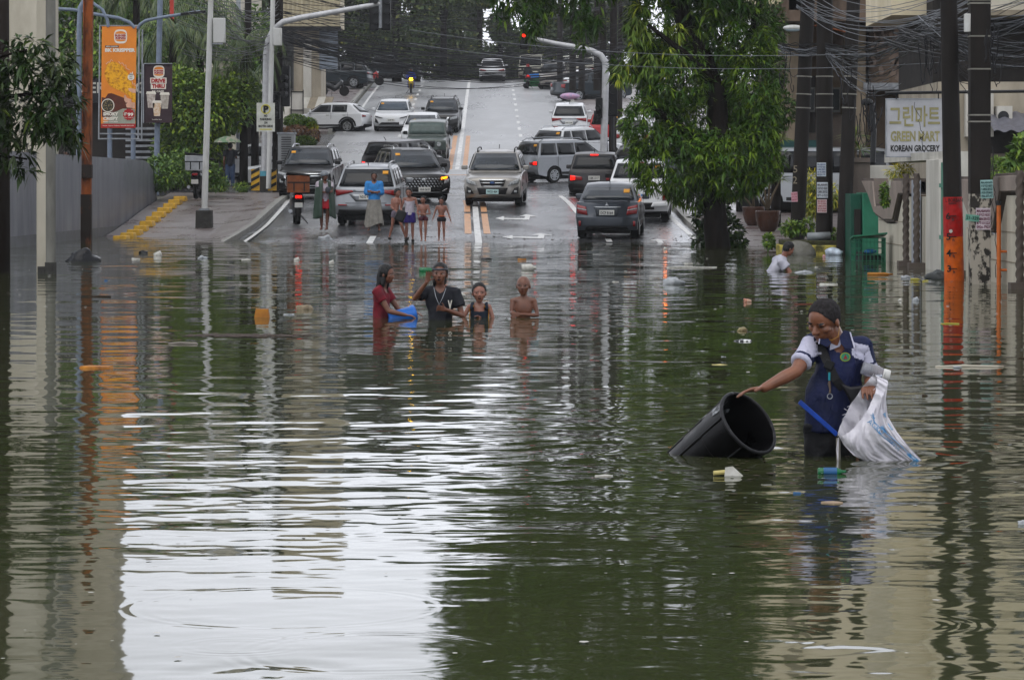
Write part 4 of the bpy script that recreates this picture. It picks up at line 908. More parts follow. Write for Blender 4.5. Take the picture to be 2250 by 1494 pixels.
for i in range(26):
    x0, y0 = rc.choice([(1722, 118), (1812, 120), (1860, 150), (1905, 215), (1905, 180), (2040, 85), (2062, 90), (2180, 60)]); s = 100+(x0-1700)*.1
    a = P(x0+rc.uniform(-14,14), y0+rc.uniform(-10,14), s-1); cable(a, P(x0+rc.uniform(-30,34), y0+rc.uniform(10,70), s-1), rc.uniform(.15,.75), rc.uniform(.006,.014), cab, lab3, g3, 14, .02)
cable(P(2010, 225, 118), P(2052, 405, 119), -.02, .006, cab, 'thin black cable dangling across the shop sign', None, 18, .05)
for i in range(3): cable(P(2180, 320, 142), P(2176+12*i, 610, 145), .02, .006, cab, 'thin cable running down to the water beside the square pole', 'cables down the square pole', 14, .03)
# ================================================================ vegetation
bark = mat('dark_wet_bark', '#17110d', .85, spec=.12, scale=5, col2='#0d0a08', bump=.03, stretch=(1,1,.3))
leafm = mat('mango_leaf', '#36591b', .5, scale=1.2, col2='#1f390f', attr='tint', spec=.22)
leafd = mat('dark_leaf', '#2c4c1a', .5, scale=1, col2='#1c3411', attr='tint', spec=.2)
leafb = mat('street_tree_leaf', '#46692a', .5, scale=.6, col2='#304f1c', attr='tint', spec=.35)
leaff = mat('far_tree_leaf', '#42553a', .6, scale=.35, col2='#2c3a26', attr='tint', spec=.2)
palmm = mat('palm_leaf', '#3e5433', .42, scale=1, col2='#283c20', attr='tint', spec=.4)
def rosettes(name, cs, nros, m, parent, llen, lwid, per=9, r=None, droop=.3, bright=.14, shell=.35, spread=1.0, down=.25, sun=.0):
    r = r or np.random.default_rng(3)
    Pc, u = blob_points(cs, nros, r, shell); ax = u+np.array([0, 0, -down])+r.normal(size=u.shape)*.35; ax /= np.linalg.norm(ax, axis=1)[:, None]
    P_ = np.repeat(Pc, per, 0); A = np.repeat(ax, per, 0); q = r.normal(size=A.shape); q -= A*(q*A).sum(1)[:, None]; q /= np.linalg.norm(q, axis=1)[:, None]
    D = A*r.uniform(.15, .9, (len(A), 1))+q*spread; tb = np.where(r.random(nros) < bright, r.uniform(.45, 1, nros), r.uniform(0, .25, nros)); T = np.repeat(tb, per)*r.uniform(.7, 1.1, len(A))
    return leaves(name, P_+q*llen*.08, D, llen*r.uniform(.5, 1.25, len(A)), lwid*r.uniform(.8, 1.2, len(A)), m, parent, droop, np.clip(T, 0, 1), r)
def limbs(pts_list, parent, m=bark, nm='trunk', n=9):
    b = MB()
    for pts, rs in pts_list:
        q = []; rr = []
        for i in range(len(pts)-1):
            for k in range(3): f = k/3; a = Vector(pts[i]).lerp(Vector(pts[i+1]), f); a += Vector((noise.noise(a*1.3), noise.noise(a*1.3+Vector((5,5,5))), 0))*.12*min(rs[i]*4, 1); q.append(a); rr.append(rs[i]+(rs[i+1]-rs[i])*f)
        q.append(Vector(pts[-1])); rr.append(rs[-1]); b.tube(q, rr, n)
    return b.build(nm, m, parent, smooth=True)
def mango():
    s = 91; base = P(1572, 548, s); base.z = -.1
    t = thing('mango_tree', 'large drooping bright green mango tree standing at the right kerb in the flood edge', 'tree', base)
    q = lambda px, py, dy=0: P(px, py, s)-base+Vector((0, dy, 0))
    limbs([([q(1578,556), q(1570,470), q(1566,400), q(1580,300), q(1572,200), q(1530,110), q(1500,40), q(1470,-60), q(1440,-220)], [.32,.28,.27,.26,.25,.27,.22,.17,.1]),
           ([q(1575,260), q(1615,160,.6), q(1660,60,.8), q(1700,-100,1)], [.2,.15,.1,.06]), ([q(1560,330), q(1480,270,-.5), q(1420,230,-.6)], [.14,.09,.05]),
           ([q(1570,190), q(1500,120,-.8), q(1420,60,-1)], [.13,.08,.04]), ([q(1490,0), q(1330,-110,-.8), q(1160,-120,-1.5), q(1050,-60,-1.8)], [.17,.12,.08,.04]), ([q(1470,-60), q(1560,-260,.5), q(1620,-420,.5)], [.15,.12,.06]),
           ([q(1440,-220), q(1340,-380), q(1200,-480)], [.1,.08,.05])], t)
    def e(px, py, rx, rz, dy=0, ry=None): v = q(px, py, dy); return (v.x, v.y, v.z, rx/s, (ry or (rx+rz)/2)/s, rz/s)
    r = np.random.default_rng(8)
    rosettes('crown', [e(1590,355,95,72,-.3), e(1480,350,105,85,-.2), e(1650,330,62,90), e(1430,275,66,72,-.2), e(1480,170,90,90), e(1560,250,110,95,.9), e(1650,190,60,100,.1), e(1625,80,85,90,.3), e(1560,60,90,90,.6), e(1670,250,42,75), e(1430,60,52,90), e(1440,130,55,60), e(1372,150,32,34), e(1530,425,60,34,.2), e(1615,398,60,34,-.2), e(1685,350,40,38)],
             4600, leafm, t, .25, .048, 9, r, shell=.62, bright=.32)
    rosettes('upper_crown', [e(1560,-60,140,110), e(1420,-90,130,80), e(1650,-180,130,120,.5), e(1300,-190,150,90,-.6), e(1130,-170,150,80,-1.4), e(1480,-300,190,120), e(1300,-380,190,110,-.3), e(1130,-320,150,110,-1), e(1050,-420,110,100,-1), e(1430,-480,200,110), e(1240,-540,180,90), e(1570,-420,130,130,.4), e(1590,-560,120,100), e(1020,-230,80,60,-1.4), e(1050,-560,120,90), e(1180,-60,110,60,-1.2), e(1330,-70,110,70,-.8), e(1250,-180,120,90,-.8), e(1080,-300,110,100,-1)],
             6800, leafd, t, .36, .085, 8, r, bright=.16, shell=.1)
    rosettes('hanging_foliage', [e(1115,10,36,48,-1.5), e(1165,40,40,50,-1.7), e(1195,20,26,40,-1.5), e(1270,20,48,55,-1.2), e(1300,45,38,40,-1.2), e(1275,80,20,30,-1.2), e(1090,-30,44,34,-1.4), e(1195,-40,60,34,-1.4), e(1300,-40,60,40,-1.2), e(1170,72,20,22,-1.7)],
             330, leafd, t, .27, .05, 9, r, bright=.13, shell=.2, down=.7)
    rosettes('hanging_foliage', [e(1400,60,28,75,-.4), e(1425,150,24,60,-.4), e(1480,110,30,70,-.5), e(1385,150,30,26,-.4), e(1365,160,24,22,-.4)], 190, mat('pale_mango_leaf', '#5d7a3a', .4, scale=1.4, col2='#456225', attr='tint'), t, .3, .05, 8, r, bright=.2, shell=.1, down=1.6, spread=.5)
mango()
def broad(name, label, cs, n, llen, lwid, m, parent=None, base=None, group=None, bright=.15, seed=1, trunk=True, cat='tree', shell=.3, down=.1, th=.12):
    cs = [tuple(c) for c in cs]; bx = sum(c[0] for c in cs)/len(cs); by = sum(c[1] for c in cs)/len(cs)
    b0 = Vector(base) if base else Vector((bx, by, Gs(by))); t = thing(name, label, cat, b0, group=group)
    cs2 = [(c[0]-b0.x, c[1]-b0.y, c[2]-b0.z, c[3], c[4], c[5]) for c in cs]
    if trunk: limbs([([(0,0,-.2), (bx-b0.x, by-b0.y, (sum(c[2] for c in cs2)/len(cs2))*.6)], [th*1.3, th])]+[([(bx-b0.x, by-b0.y, (sum(c[2] for c in cs2)/len(cs2))*.55), (c[0], c[1], c[2])], [th*.8, th*.25]) for c in cs2[:7]], t)
    r = np.random.default_rng(seed); Pc, u = blob_points(cs2, n, r, shell); D = u+r.normal(size=u.shape)*.6; D[:, 2] -= down
    cl = np.where(r.random(n) < bright, r.uniform(.3, 1, n), r.uniform(0, .22, n)); cl = np.clip(cl+.3*np.clip((u[:, 2]-.3), 0, 1)*(bright > .12), 0, 1)  # tint also raised on leaves at the top of each clump
    leaves('foliage', Pc, D, llen*r.uniform(.6, 1.3, n), lwid*r.uniform(.7, 1.3, n), m, t, .2, cl, r); return t
def E(px, py, s, rx, rz, ry=None): v = P(px, py, s); return (v.x, v.y, v.z, rx/s, (ry or rx)/s, rz/s)
# near left branch, hanging into the picture from the bank
def left_branch():
    s = 172; base = P(-320, 700, s); base.z = -1
    t = thing('leafy_tree', 'dark glossy leafed tree whose branches hang into the left edge of the picture', 'tree', base)
    q = lambda px, py, dy=0: P(px, py, s)-base+Vector((0, dy, 0)); e = lambda px, py, rx, rz, dy=0: (*q(px, py, dy), rx/s, .5*(rx+rz)/s, rz/s)
    limbs([([q(-330,760), q(-300,300), q(-220,120)], [.16,.13,.1]), ([q(-300,330), q(-120,240), q(40,210), q(150,200)], [.09,.05,.025,.012]), ([q(-300,380), q(-100,330), q(60,350)], [.06,.03,.012]), ([q(-220,120), q(-60,140), q(60,110)], [.06,.03,.012])], t)
    rosettes('crown', [e(60,170,62,70), e(115,240,60,70), e(40,270,60,50), e(130,150,40,60), e(150,280,36,44), e(20,130,40,40), e(75,95,40,30), e(30,340,50,34), e(55,372,24,16), e(-60,250,90,120), e(-150,150,120,120), e(170,215,22,30), e(160,310,20,18)], 620, mat('glossy_dark_leaf', '#243c1a', .42, scale=2, col2='#152410', attr='tint'), t, .2, .045, 8, np.random.default_rng(2), bright=.05, shell=.15, down=.3)
left_branch()
# trees and bushes on the left bank behind the wall
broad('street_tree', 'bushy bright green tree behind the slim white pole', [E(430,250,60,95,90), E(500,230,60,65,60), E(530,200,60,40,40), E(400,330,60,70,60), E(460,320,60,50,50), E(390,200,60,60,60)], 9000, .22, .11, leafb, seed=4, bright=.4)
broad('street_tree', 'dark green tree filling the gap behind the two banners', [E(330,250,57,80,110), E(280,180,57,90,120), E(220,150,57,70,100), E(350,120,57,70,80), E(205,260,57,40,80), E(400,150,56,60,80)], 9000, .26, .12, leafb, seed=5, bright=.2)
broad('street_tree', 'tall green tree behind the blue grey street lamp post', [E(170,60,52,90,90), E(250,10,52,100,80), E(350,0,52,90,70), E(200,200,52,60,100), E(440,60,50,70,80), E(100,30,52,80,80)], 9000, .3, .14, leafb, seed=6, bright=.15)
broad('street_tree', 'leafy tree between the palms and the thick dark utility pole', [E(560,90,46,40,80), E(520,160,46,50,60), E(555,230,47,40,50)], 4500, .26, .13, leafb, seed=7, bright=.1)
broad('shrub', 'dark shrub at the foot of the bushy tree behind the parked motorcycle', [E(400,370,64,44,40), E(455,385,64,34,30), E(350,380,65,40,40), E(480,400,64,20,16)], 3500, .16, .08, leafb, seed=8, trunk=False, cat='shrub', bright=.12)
broad('grass_clump', 'patch of low grass beside the walking person with the umbrella', [E(480,408,62,22,8), E(530,410,62,16,6)], 900, .2, .02, leafb, seed=9, trunk=False, cat='grass', bright=.5)
for k, (lab, cs, hexs) in enumerate((('clipped bright green hedge in front of the cream shop', [E(650,266,52,26,14), E(680,270,52,16,10)], ('#44661c','#2f4c14')), ('reddish brown shrub below the green hedge by the cream shop', [E(650,290,53,30,14), E(690,298,53,14,14)], ('#5c4a3c','#3c2f26')), ('small round yellow green bush beside the white crossover', [E(684,281,52,13,12)], ('#7d8a22','#58681c')), ('low green bush on the kerb corner behind the black sport utility', [E(668,312,54,28,12)], ('#3d5a1f','#2b4217')))):
    broad('hedge' if k == 0 else 'bush', lab, cs, 2600, .1, .05, mat('shrub_leaf_%s' % hexs[0][1:], hexs[0], .5, scale=2, col2=hexs[1], attr='tint'), seed=20+k, trunk=False, cat='hedge' if k == 0 else 'bush', bright=.12, shell=.6)
def palm(name, label, px, py, s, base_py, nf, fl, droop, seed, m=palmm, th=.14):
    r = random.Random(seed); c = P(px, py, s); b0 = Vector((c.x, c.y, Gs(c.y))); t = thing(name, label, 'palm tree', b0)
    limbs([([(0,0,-.2), tuple(c-b0)], [th*1.2, th])], t); Ps, Ds, Ls, Ws, Ts = [], [], [], [], []; st = MB()
    for i in range(nf):
        a = 6.283*i/nf+r.uniform(-.3,.3); el = r.uniform(-.1,1.1); p = Vector(c-b0); d = Vector((math.cos(a)*math.cos(el), math.sin(a)*math.cos(el), math.sin(el))); pts = [p.copy()]; n = 26
        for k in range(n):
            p = p+d*fl/n; d = (d+Vector((0,0,-droop/n*(1+k/n*1.6)))).normalized(); pts.append(p.copy())
            sd = d.cross(Vector((0,0,1))).normalized()
            for sg in (-1, 1):
                Ps.append(tuple(p)); Ds.append(tuple(sd*sg*.8+d*.45+Vector((0,0,-.45)))); Ls.append(.25*fl*(1-abs(k/n-.4)*.9)*r.uniform(.8,1.1)); Ws.append(.045); Ts.append(r.random()*.3)
        st.tube(pts[::3]+[pts[-1]], [.03*(1-j/12) for j in range(len(pts[::3])+1)], 4)
    st.build('frond_stem', palmm, t); leaves('fronds', np.array(Ps), np.array(Ds), np.array(Ls), np.array(Ws), m, t, .55, np.array(Ts), np.random.default_rng(seed)); return t
palm('palm_tree', 'palm with long drooping fronds between the slim white pole and the left signal mast', 535, 95, 60, 400, 20, 2.2, 1.9, 1)
palm('palm_tree', 'palm with fronds reaching down beside the dark utility pole above the umbrella walker', 560, 165, 56, 400, 18, 2.0, 2.1, 2)
palm('palm_tree', 'feathery palm above the drive thru banner', 380, 70, 59, 380, 20, 2.6, 2.2, 3)
palm('palm_tree', 'feathery palm left of the slim white pole near the top of the picture', 440, 20, 56, 380, 20, 2.7, 2.0, 4)
palm('palm_tree', 'palm behind the blue grey lamp post near the top left', 300, -30, 55, 380, 18, 2.6, 2.0, 5)
# far trees beyond the crest
fg = 'trees beyond the crest of the road'
rf = random.Random(5)
far = [(600,40,33,110,120),(720,30,30,70,150),(790,40,30,70,100),(850,60,29,60,110),(910,30,31,60,130),(970,60,29,60,110),(1030,110,28,60,60),(1085,125,27,50,45),(1150,110,27,50,60),(1210,80,28,60,90),(960,-40,30,90,60),(870,-60,31,80,70),(1290,50,27,70,100),(1360,40,28,60,110),(780,-80,30,90,70),(1180,-60,28,90,70),(1290,-80,29,90,80),(1180,20,26,50,60),(1010,10,26,36,60),(1062,-20,28,60,36),(450,-70,42,90,90),(610,-110,36,90,80),(740,-120,32,90,60),(880,-110,31,90,60),(1100,60,27.5,30,46),(1040,50,27,26,40)]
for i, (px, py, s, rx, rz) in enumerate(far):
    cs = [E(px+rf.uniform(-.4,.4)*rx, py+rf.uniform(-.5,.6)*rz, s, rx*rf.uniform(.4,.7), rz*rf.uniform(.35,.55)) for _ in range(6)]+[E(px, py, s, rx*.7, rz*.6)]
    broad('distant_tree', 'hazy dark green tree in the belt of trees beyond the road crest', cs, 5600, .40, .22, leaff, seed=40+i, group=fg, bright=.06, th=.22)
for i, (px, py, s, rx, rz) in enumerate([(760,150,28.6,50,26),(840,150,28.6,40,26),(980,165,29,60,22),(1040,150,28,40,20),(1110,160,27,60,20),(1180,150,28,50,24)]):
    broad('distant_bush', 'dark bush at the road crest below the far trees', [E(px+k*rx*.5, py, s, rx*.5, rz) for k in (-1,0,1)], 2200, .35, .2, leaff, seed=70+i, trunk=False, cat='bush', group='bushes on the crest', bright=.08)
# shrubs right
broad('shrub', 'leafy shrub growing round the foot of the big tree at the water edge', [E(1560,520,90,40,30), E(1600,510,90,34,34), E(1545,480,90,24,16), E(1585,470,90,20,24), E(1615,535,90,26,16)], 1500, .17, .1, mat('big_shrub_leaf', '#2b4620', .4, scale=2, col2='#1b3014', attr='tint'), base=(5.2,77.5,-.1), seed=30, trunk=True, th=.03, cat='shrub', bright=.12)
broad('shrub', 'bright leafed weeds on the planter under the leaning utility pole', [E(1738,500,99,22,14), E(1775,498,99,14,20)], 700, .12, .05, leafb, seed=31, trunk=False, cat='shrub', bright=.35)
broad('shrub', 'small leafy plant at the left corner of the planter', [E(1690,530,98,12,16)], 260, .1, .06, leafb, seed=32, trunk=False, cat='shrub', bright=.3)
broad('shrub', 'low weeds between the two right poles of the planter', [E(1835,515,100,22,12)], 300, .1, .05, leafb, seed=33, trunk=False, cat='shrub', bright=.3)
broad('bamboo_shrub', 'yellow green feathery shrub in front of the van between the utility poles', [E(1780,400,92,22,28), E(1800,430,92,24,30), E(1830,425,92,14,26), E(1785,450,92,20,26)], 1900, .16, .03, mat('yellow_green_leaf','#6b7a35',.5,scale=2,col2='#4c5f24',attr='tint'), seed=34, cat='shrub', th=.03, bright=.3, down=.6)
broad('creeper', 'climbing plant hanging inside the notch of the taupe coping', [E(1943,420,118,9,18), E(1945,440,118,9,14)], 500, .07, .04, leafb, seed=35, trunk=False, cat='plant', bright=.2)
broad('fern', 'light green feathery fern above the left fence coping', [E(1975,378,112,24,12), E(1990,372,112,16,10)], 420, .16, .02, mat('yellow_green_leaf','#6b7a35'), seed=36, trunk=False, cat='fern', bright=.6)
broad('garden_plants', 'mixed green plants growing along the top of the fence at the right edge', [E(2090,375,108,18,24), E(2185,375,105,30,30), E(2230,360,104,30,20), E(2200,400,106,30,16)], 2200, .14, .03, leafb, seed=37, trunk=False, cat='plants', bright=.35)
broad('shrub', 'broad leafed branch at the right edge below the tin awning', [E(2240,325,110,18,26), E(2225,350,110,14,12)], 160, .18, .11, leafb, seed=38, trunk=False, cat='shrub', bright=.25)
broad('street_tree', 'dark foliage behind the leaning utility pole beside the big tree', [E(1690,60,75,40,60), E(1720,240,80,30,40), E(1705,160,78,26,50)], 2500, .2, .06, leafd, seed=39, cat='tree', bright=.1)
# potted yuccas
def yucca(lab, heads, px, py, s, n_head=46, L_=.5):
    b0 = P(px, py, s); t = thing('yucca_plant', lab, 'plant', b0); Ps, Ds, Ls = [], [], []; r = np.random.default_rng(int(px))
    b = MB()
    for hx_, hy in heads:
        h = P(hx_, hy, s)-b0; mid = Vector((h.x*.35+r.uniform(-.05,.05), 0, h.z*.5)); b.tube([(0,0,0), mid, h], [.04,.03,.022], 6)
        d = r.normal(size=(n_head, 3)); d[:, 2] = np.abs(d[:, 2])*.8-.15; d /= np.linalg.norm(d, axis=1)[:, None]; Ps += [tuple(h)]*n_head; Ds += [tuple(x) for x in d]; Ls += list(L_*r.uniform(.7,1.1,n_head))
    b.build('stem', mat('yucca_stem','#5b5040',.8,scale=6), t, smooth=True); leaves('foliage', np.array(Ps), np.array(Ds), np.array(Ls), .03, mat('yucca_leaf','#3f5a3a',.4,scale=2,col2='#2b4229',attr='tint'), t, .25, None, r)
potm = mat('brown_glazed_pot', '#4b3226', .28, scale=3, col2='#33221b', rvar=.1)
def pot(lab, px, py, s, k=1):
    b = MB(); b.lathe([(.19*k,0),(.27*k,.12*k),(.325*k,.32*k),(.34*k,.52*k),(.35*k,.56*k),(.33*k,.57*k),(.31*k,.50*k),(.0,.48*k)], 28, caps=False)
    o = b.build('plant_pot', potm, smooth=True); v = P(px, py, s); v.z = Gs(v.y)+.12; o.location = v; tag(o, lab, 'plant pot')
pot('round brown glazed pot nearer the camera on the right pavement', 1687, 505, 80, 1.0); pot('round brown glazed pot half hidden behind the other on the right pavement', 1656, 500, 77, .95)
yucca('spiky yucca with several heads growing from the nearer brown pot', [(1715,395),(1668,380),(1700,350),(1640,405)], 1687, 462, 80); yucca('spiky yucca growing from the rear brown pot', [(1655,420),(1625,425),(1650,370)], 1656, 462, 77, 40)
yucca('tall spiky plant with a bare stem behind the van', [(1718,305)], 1700, 380, 84, 60, .42); yucca('dark spiky plant behind the slim leaning pole', [(1880,300),(1890,330)], 1885, 380, 100, 50, .55)
# ================================================================ vehicles
tyrem = mat('tyre_rubber', '#0d0d0d', .75, scale=12, spec=.2); rimm = mat('alloy_rim', '#8f9295', .3, metal=.7, var=.1); autog = mat('tinted_car_glass', '#0e1114', .12, var=.2, scale=1.5, spec=.28)
screen = mat('windscreen_glass', '#1d242a', .15, var=.35, scale=1.2, spec=.5); chrome = mat('chrome_trim', '#b5b8ba', .2, metal=.9, var=.05); trim = mat('black_car_trim', '#0a0a0b', .55, var=.1, spec=.25)
lampg = mat('headlamp_glass', '#a9adaf', .12, coat=.5, scale=20, col2='#6d7173'); redl = mat('red_tail_lens', '#7b0d10', .15, coat=.5); litred = mat('brake_light_lit', '#ff1a0c', .3, emit='#ff1206', es=2.0, var=0); litamb = mat('indicator_lit', '#ff8a10', .3, emit='#ff7a05', es=4.5, var=0)
plate_w = mat('number_plate_white', '#c9c9c4', .4, var=.05); plate_b = mat('number_plate_teal', '#a5c4c4', .4, var=.05); platei = mat('plate_ink', '#26282b', .5, var=0); stick = mat('orange_window_sticker', '#c98d2a', .5, var=.1)
def paint(n, c, metal=.25, rough=.28): return mat('car_paint_'+n, c, rough, metal=metal, coat=.45, var=.06, scale=1.5)
def wheel(t, x, y, r, w=.23, side=1, rim=rimm):
    M = Matrix.Translation((x, y, r)) @ Matrix.Rotation(R(90), 4, 'Y'); b = MB()
    b.lathe([(r*.6,-w/2),(r*.9,-w/2),(r,-w*.32),(r,w*.32),(r*.9,w/2),(r*.6,w/2)], 24, M); o = b.build('wheel', tyrem, t); smooth_angle(o, 35)
    b = MB(); so_ = side*(w/2+.004)
    for k in range(5):
        a = 2*math.pi*k/5; T = M @ Matrix.Translation((0,0,so_)) @ Matrix.Rotation(a, 4, 'Z'); b.box((r*.32, .035, 0), (r*.58,.055,.03), M=T); b.box((r*.32,-.035, 0), (r*.58,.03,.03), M=T)
    b.lathe([(r*.56,so_-.02*side),(r*.66,so_-.02*side),(r*.66,so_+.012*side),(r*.56,so_+.012*side)], 20, M, caps=False); b.lathe([(r*.12,so_-.02*side),(r*.12,so_+.02*side)], 10, M); b.build('rim', rim, o)
def pl(v, xs):   # piecewise linear lookup, xs = [(z, y)...]
    if v <= xs[0][0]: return xs[0][1]
    for (a, p), (c, q) in zip(xs, xs[1:]):
        if v <= c: return p+(q-p)*(v-a)/max(c-a, 1e-6)
    return xs[-1][1]
SH = dict(
 suv=dict(L=4.75,W=1.86,H=1.78,r=.385,wb=2.75,zh=(.98,1.10),zb=1.14,yc=1.2,ya=1.95,yd=.5,ye=.12,deck=None),
 cross=dict(L=4.45,W=1.83,H=1.62,r=.35,wb=2.65,zh=(.9,1.03),zb=1.05,yc=1.05,ya=1.9,yd=.75,ye=.15,deck=None),
 mpv=dict(L=4.5,W=1.75,H=1.74,r=.33,wb=2.7,zh=(.9,1.05),zb=1.08,yc=.85,ya=1.75,yd=.32,ye=.1,deck=None),
 sedan=dict(L=4.3,W=1.68,H=1.5,r=.3,wb=2.55,zh=(.82,.95),zb=.98,yc=1.0,ya=1.85,yd=1.25,ye=.55,deck=1.0),
 pickup=dict(L=5.25,W=1.86,H=1.83,r=.39,wb=3.15,zh=(1.02,1.14),zb=1.18,yc=1.2,ya=1.95,yd=2.0,ye=1.72,deck=1.2),
 van=dict(L=4.9,W=1.78,H=2.0,r=.34,wb=2.6,zh=(1.0,1.1),zb=1.15,yc=.35,ya=.95,yd=.2,ye=.06,deck=None),
 jeep=dict(L=4.3,W=1.85,H=1.85,r=.41,wb=2.9,zh=(1.1,1.18),zb=1.2,yc=1.35,ya=1.6,yd=.15,ye=.06,deck=None))
def car(name, label, kind, pm, px, s, rot, cat='car', group=None, glass=autog, front=None, rear=None, plate=None, platem=plate_w, rails=None, lit=None, ind=None, roofm=None, clad=None, sticker=0, pos=None, scr=screen, dz=0, W_=None, third=0, plz=None):
    d = dict(SH[kind]); L_, Wd, H, r = d['L'], W_ or d['W'], d['H'], d['r']; hw = Wd/2; f0, r0 = -L_/2, L_/2
    v = P(px, 400, s) if pos is None else Vector(pos); X, Y = v.x, v.y; z = Gs(Y)+dz
    t = thing(name, label, cat, (X, Y, z)); a = R(rot); sl = slope(Y) if abs(math.cos(a)) > .3 else 0
    t.rotation_euler = (Matrix.Rotation(sl, 3, 'X') @ Matrix.Rotation(a, 3, 'Z')).to_euler()
    if group: t['group'] = group
    zb, (z0, z1) = d['zb'], d['zh']; yc, ya, yd, ye = f0+d['yc'], f0+d['ya'], r0-d['yd'], r0-d['ye']; deck = d['deck'] or zb
    wf, wr = f0+(L_-d['wb'])*.46, f0+(L_-d['wb'])*.46+d['wb']; ar = r+.065
    def arch(y, n=9): return [(y+ar*math.cos(math.pi*i/n)*1.0, max(.27, r+ar*math.sin(math.pi*i/n)-.02)) for i in range(n, -1, -1)]
    zf = .30 if kind != 'sedan' else .22
    rearp = [(r0-.06,zf+.05),(r0-.005,zf+.2),(r0,.62),(r0-.03,.72),(r0-.05,deck-.1),(r0-.09,deck-.0)] if kind != 'sedan' else [(r0-.1,zf+.03),(r0-.01,zf+.16),(r0,.6),(r0-.04,.68),(r0-.07,deck-.08),(r0-.10,deck)]
    frontp = [(f0+.1,z0-.02),(f0+.03,z0-.13),(f0+.02,.66),(f0,.56),(f0,.42),(f0+.1,zf)]
    out_ = [(yc,z1)]+[(yc+.02,zb)]*0+[(ye,zb)] if False else None
    top = [(yc,z1),(ye,zb if not d['deck'] else deck)]
    outline = frontp[::-1]+[(f0+.6,z0+.05)]+top+([(r0-.12,deck)] if d['deck'] else [])+rearp[::-1]+[(wr+ar+.05,.26)]+arch(wr)[::-1]+[(0,.26)]+arch(wf)[::-1]+[(wf-ar-.03,.26)]
    n = len(outline); nf0 = n-1
    fx = [-1,-.93,-.75,-.4,0,.4,.75,.93,1]
    def bow(y, q): 
        k = abs(q)**3
        if y < wf-.1: return y+(.20 if kind != 'jeep' else .03)*k*min(1,(wf-.1-y)/.4)
        if y > wr+.3: return y-(.13 if kind != 'jeep' else .03)*k*min(1,(y-wr-.3)/.3)
        return y
    b = MB(); vs = []
    for q in fx:
        for (y, zz) in outline:
            k = abs(q); cz = zz
            if zz > z0-.06 and y < yc+.01: cz = zz-.07*k**4
            xx = hw*q*(1-.05*max(0, (zz-.75)/.5) if k > .9 else 1)*(1-.04*(zz < .45))
            vs.append((xx, bow(y, q), cz))
    fs = []; mi = []
    archset = set(range(n-2-10-1-10-1, n))
    for i in range(len(fx)-1):
        for j in range(n):
            j2 = (j+1) % n; fs.append((i*n+j, i*n+j2, (i+1)*n+j2, (i+1)*n+j)); mi.append(1 if j in archset and j2 in archset else 0)
    fs += [tuple(range(n)), tuple(range((len(fx)-1)*n, len(fx)*n))[::-1]]; mi += [0, 0]
    b.add(vs, fs); b.m = mi
    # greenhouse
    tw = .76 if kind not in ('jeep','van') else .88
    def ghw(zz): f = min(1, max(0, (zz-zb)/(H-.05-zb))); return hw*(.95-(.95-tw)*f)
    g = [(yc,z1-.02),(ya,H-.06),(ya+.35,H-.005),((ya+yd)/2,H),(yd-.25,H-.02),(yd,H-.07),(ye,deck-.02)]; gq = [-1,-.85,-.5,0,.5,.85,1]; o = len(b.v); gv = []
    for q in gq:
        for (y, zz) in g:
            k = abs(q); yy = y+(.16*k**2.4 if y < 0 and zz < H-.03 else 0)*(kind != 'jeep')-(.09*k**2.4 if y > 0 and zz < H-.05 else 0)
            gv.append((q*ghw(zz), yy, zz-.045*k**3*(zz > H-.1)))
    m_ = len(g); fs = [(i*m_+j, i*m_+j+1, (i+1)*m_+j+1, (i+1)*m_+j) for i in range(len(gq)-1) for j in range(m_-1)]+[tuple(range(m_)), tuple(range((len(gq)-1)*m_, len(gq)*m_))[::-1]]
    b.add(gv, fs); b.m += [0]*0; b.m = b.m[:len(mi)]+[2 if roofm else 0]*(len(fs))
    body = b.build('body', [pm, trim, roofm or pm], t, bevel=.045, seg=3)
    yfz = sorted([(zz, y) for y, zz in frontp]); yrz = sorted([(zz, y) for y, zz in rearp])
    def sf(x, zz, side, off):
        q = min(1, abs(x)/hw)
        if side == 'f': return (x, bow(pl(zz, yfz), q)-off, zz)
        if side == 'r': return (x, bow(pl(zz, yrz), q)+off, zz)
        if side == 'w': f = (zz-z1)/(H-.06-z1); return (x, yc+(ya-yc)*f+.16*(abs(x)/ghw(zz))**2.4*(kind != 'jeep')-off, zz)
        if side == 'b': f = (zz-deck)/(H-.07-deck); return (x, ye+(yd-ye)*f-.09*(abs(x)/ghw(zz))**2.4+off, zz)
    def patch(nm, m, c, side, off=.012, par=None, mir=False, nu=7):
        for sgn in ((1, -1) if mir else (1,)):
            q = MB(); (ax, az), (bx, bz), (cx_, cz_), (dx, dz_) = c
            q.grid(lambda u, v: sf(sgn*((ax+(bx-ax)*u)*(1-v)+(dx+(cx_-dx)*u)*v), (az+(bz-az)*u)*(1-v)+(dz_+(cz_-dz_)*u)*v, side, off), nu, 3); q.build(nm, m, par or t, smooth=True, solid=.012)
    zt = H-.11; gb = ghw(z1+.07)*.93; gt = ghw(zt)*.9
    patch('windscreen', scr, [(-gb,z1+.06),(gb,z1+.06),(gt,zt),(-gt,zt)], 'w', .016, nu=10)
    zrb = deck+.07 if kind != 'suv' else deck+.03; gb = ghw(zrb)*.92
    patch('rear_window', glass, [(-gb,zrb),(gb,zrb),(gt,zt-.02),(-gt,zt-.02)], 'b', .014, nu=10)
    if sticker: 
        patch('sticker', stick, [(-gt*.95,zt-.16),(-gt*.95+.16,zt-.16),(-gt*.95+.16,zt-.07),(-gt*.95,zt-.07)] if sticker > 0 else [(-gt*.95,zt-.13),(-gt*.95+.15,zt-.13),(-gt*.95+.15,zt-.06),(-gt*.95,zt-.06)], 'b' if sticker > 0 else 'w', .03)
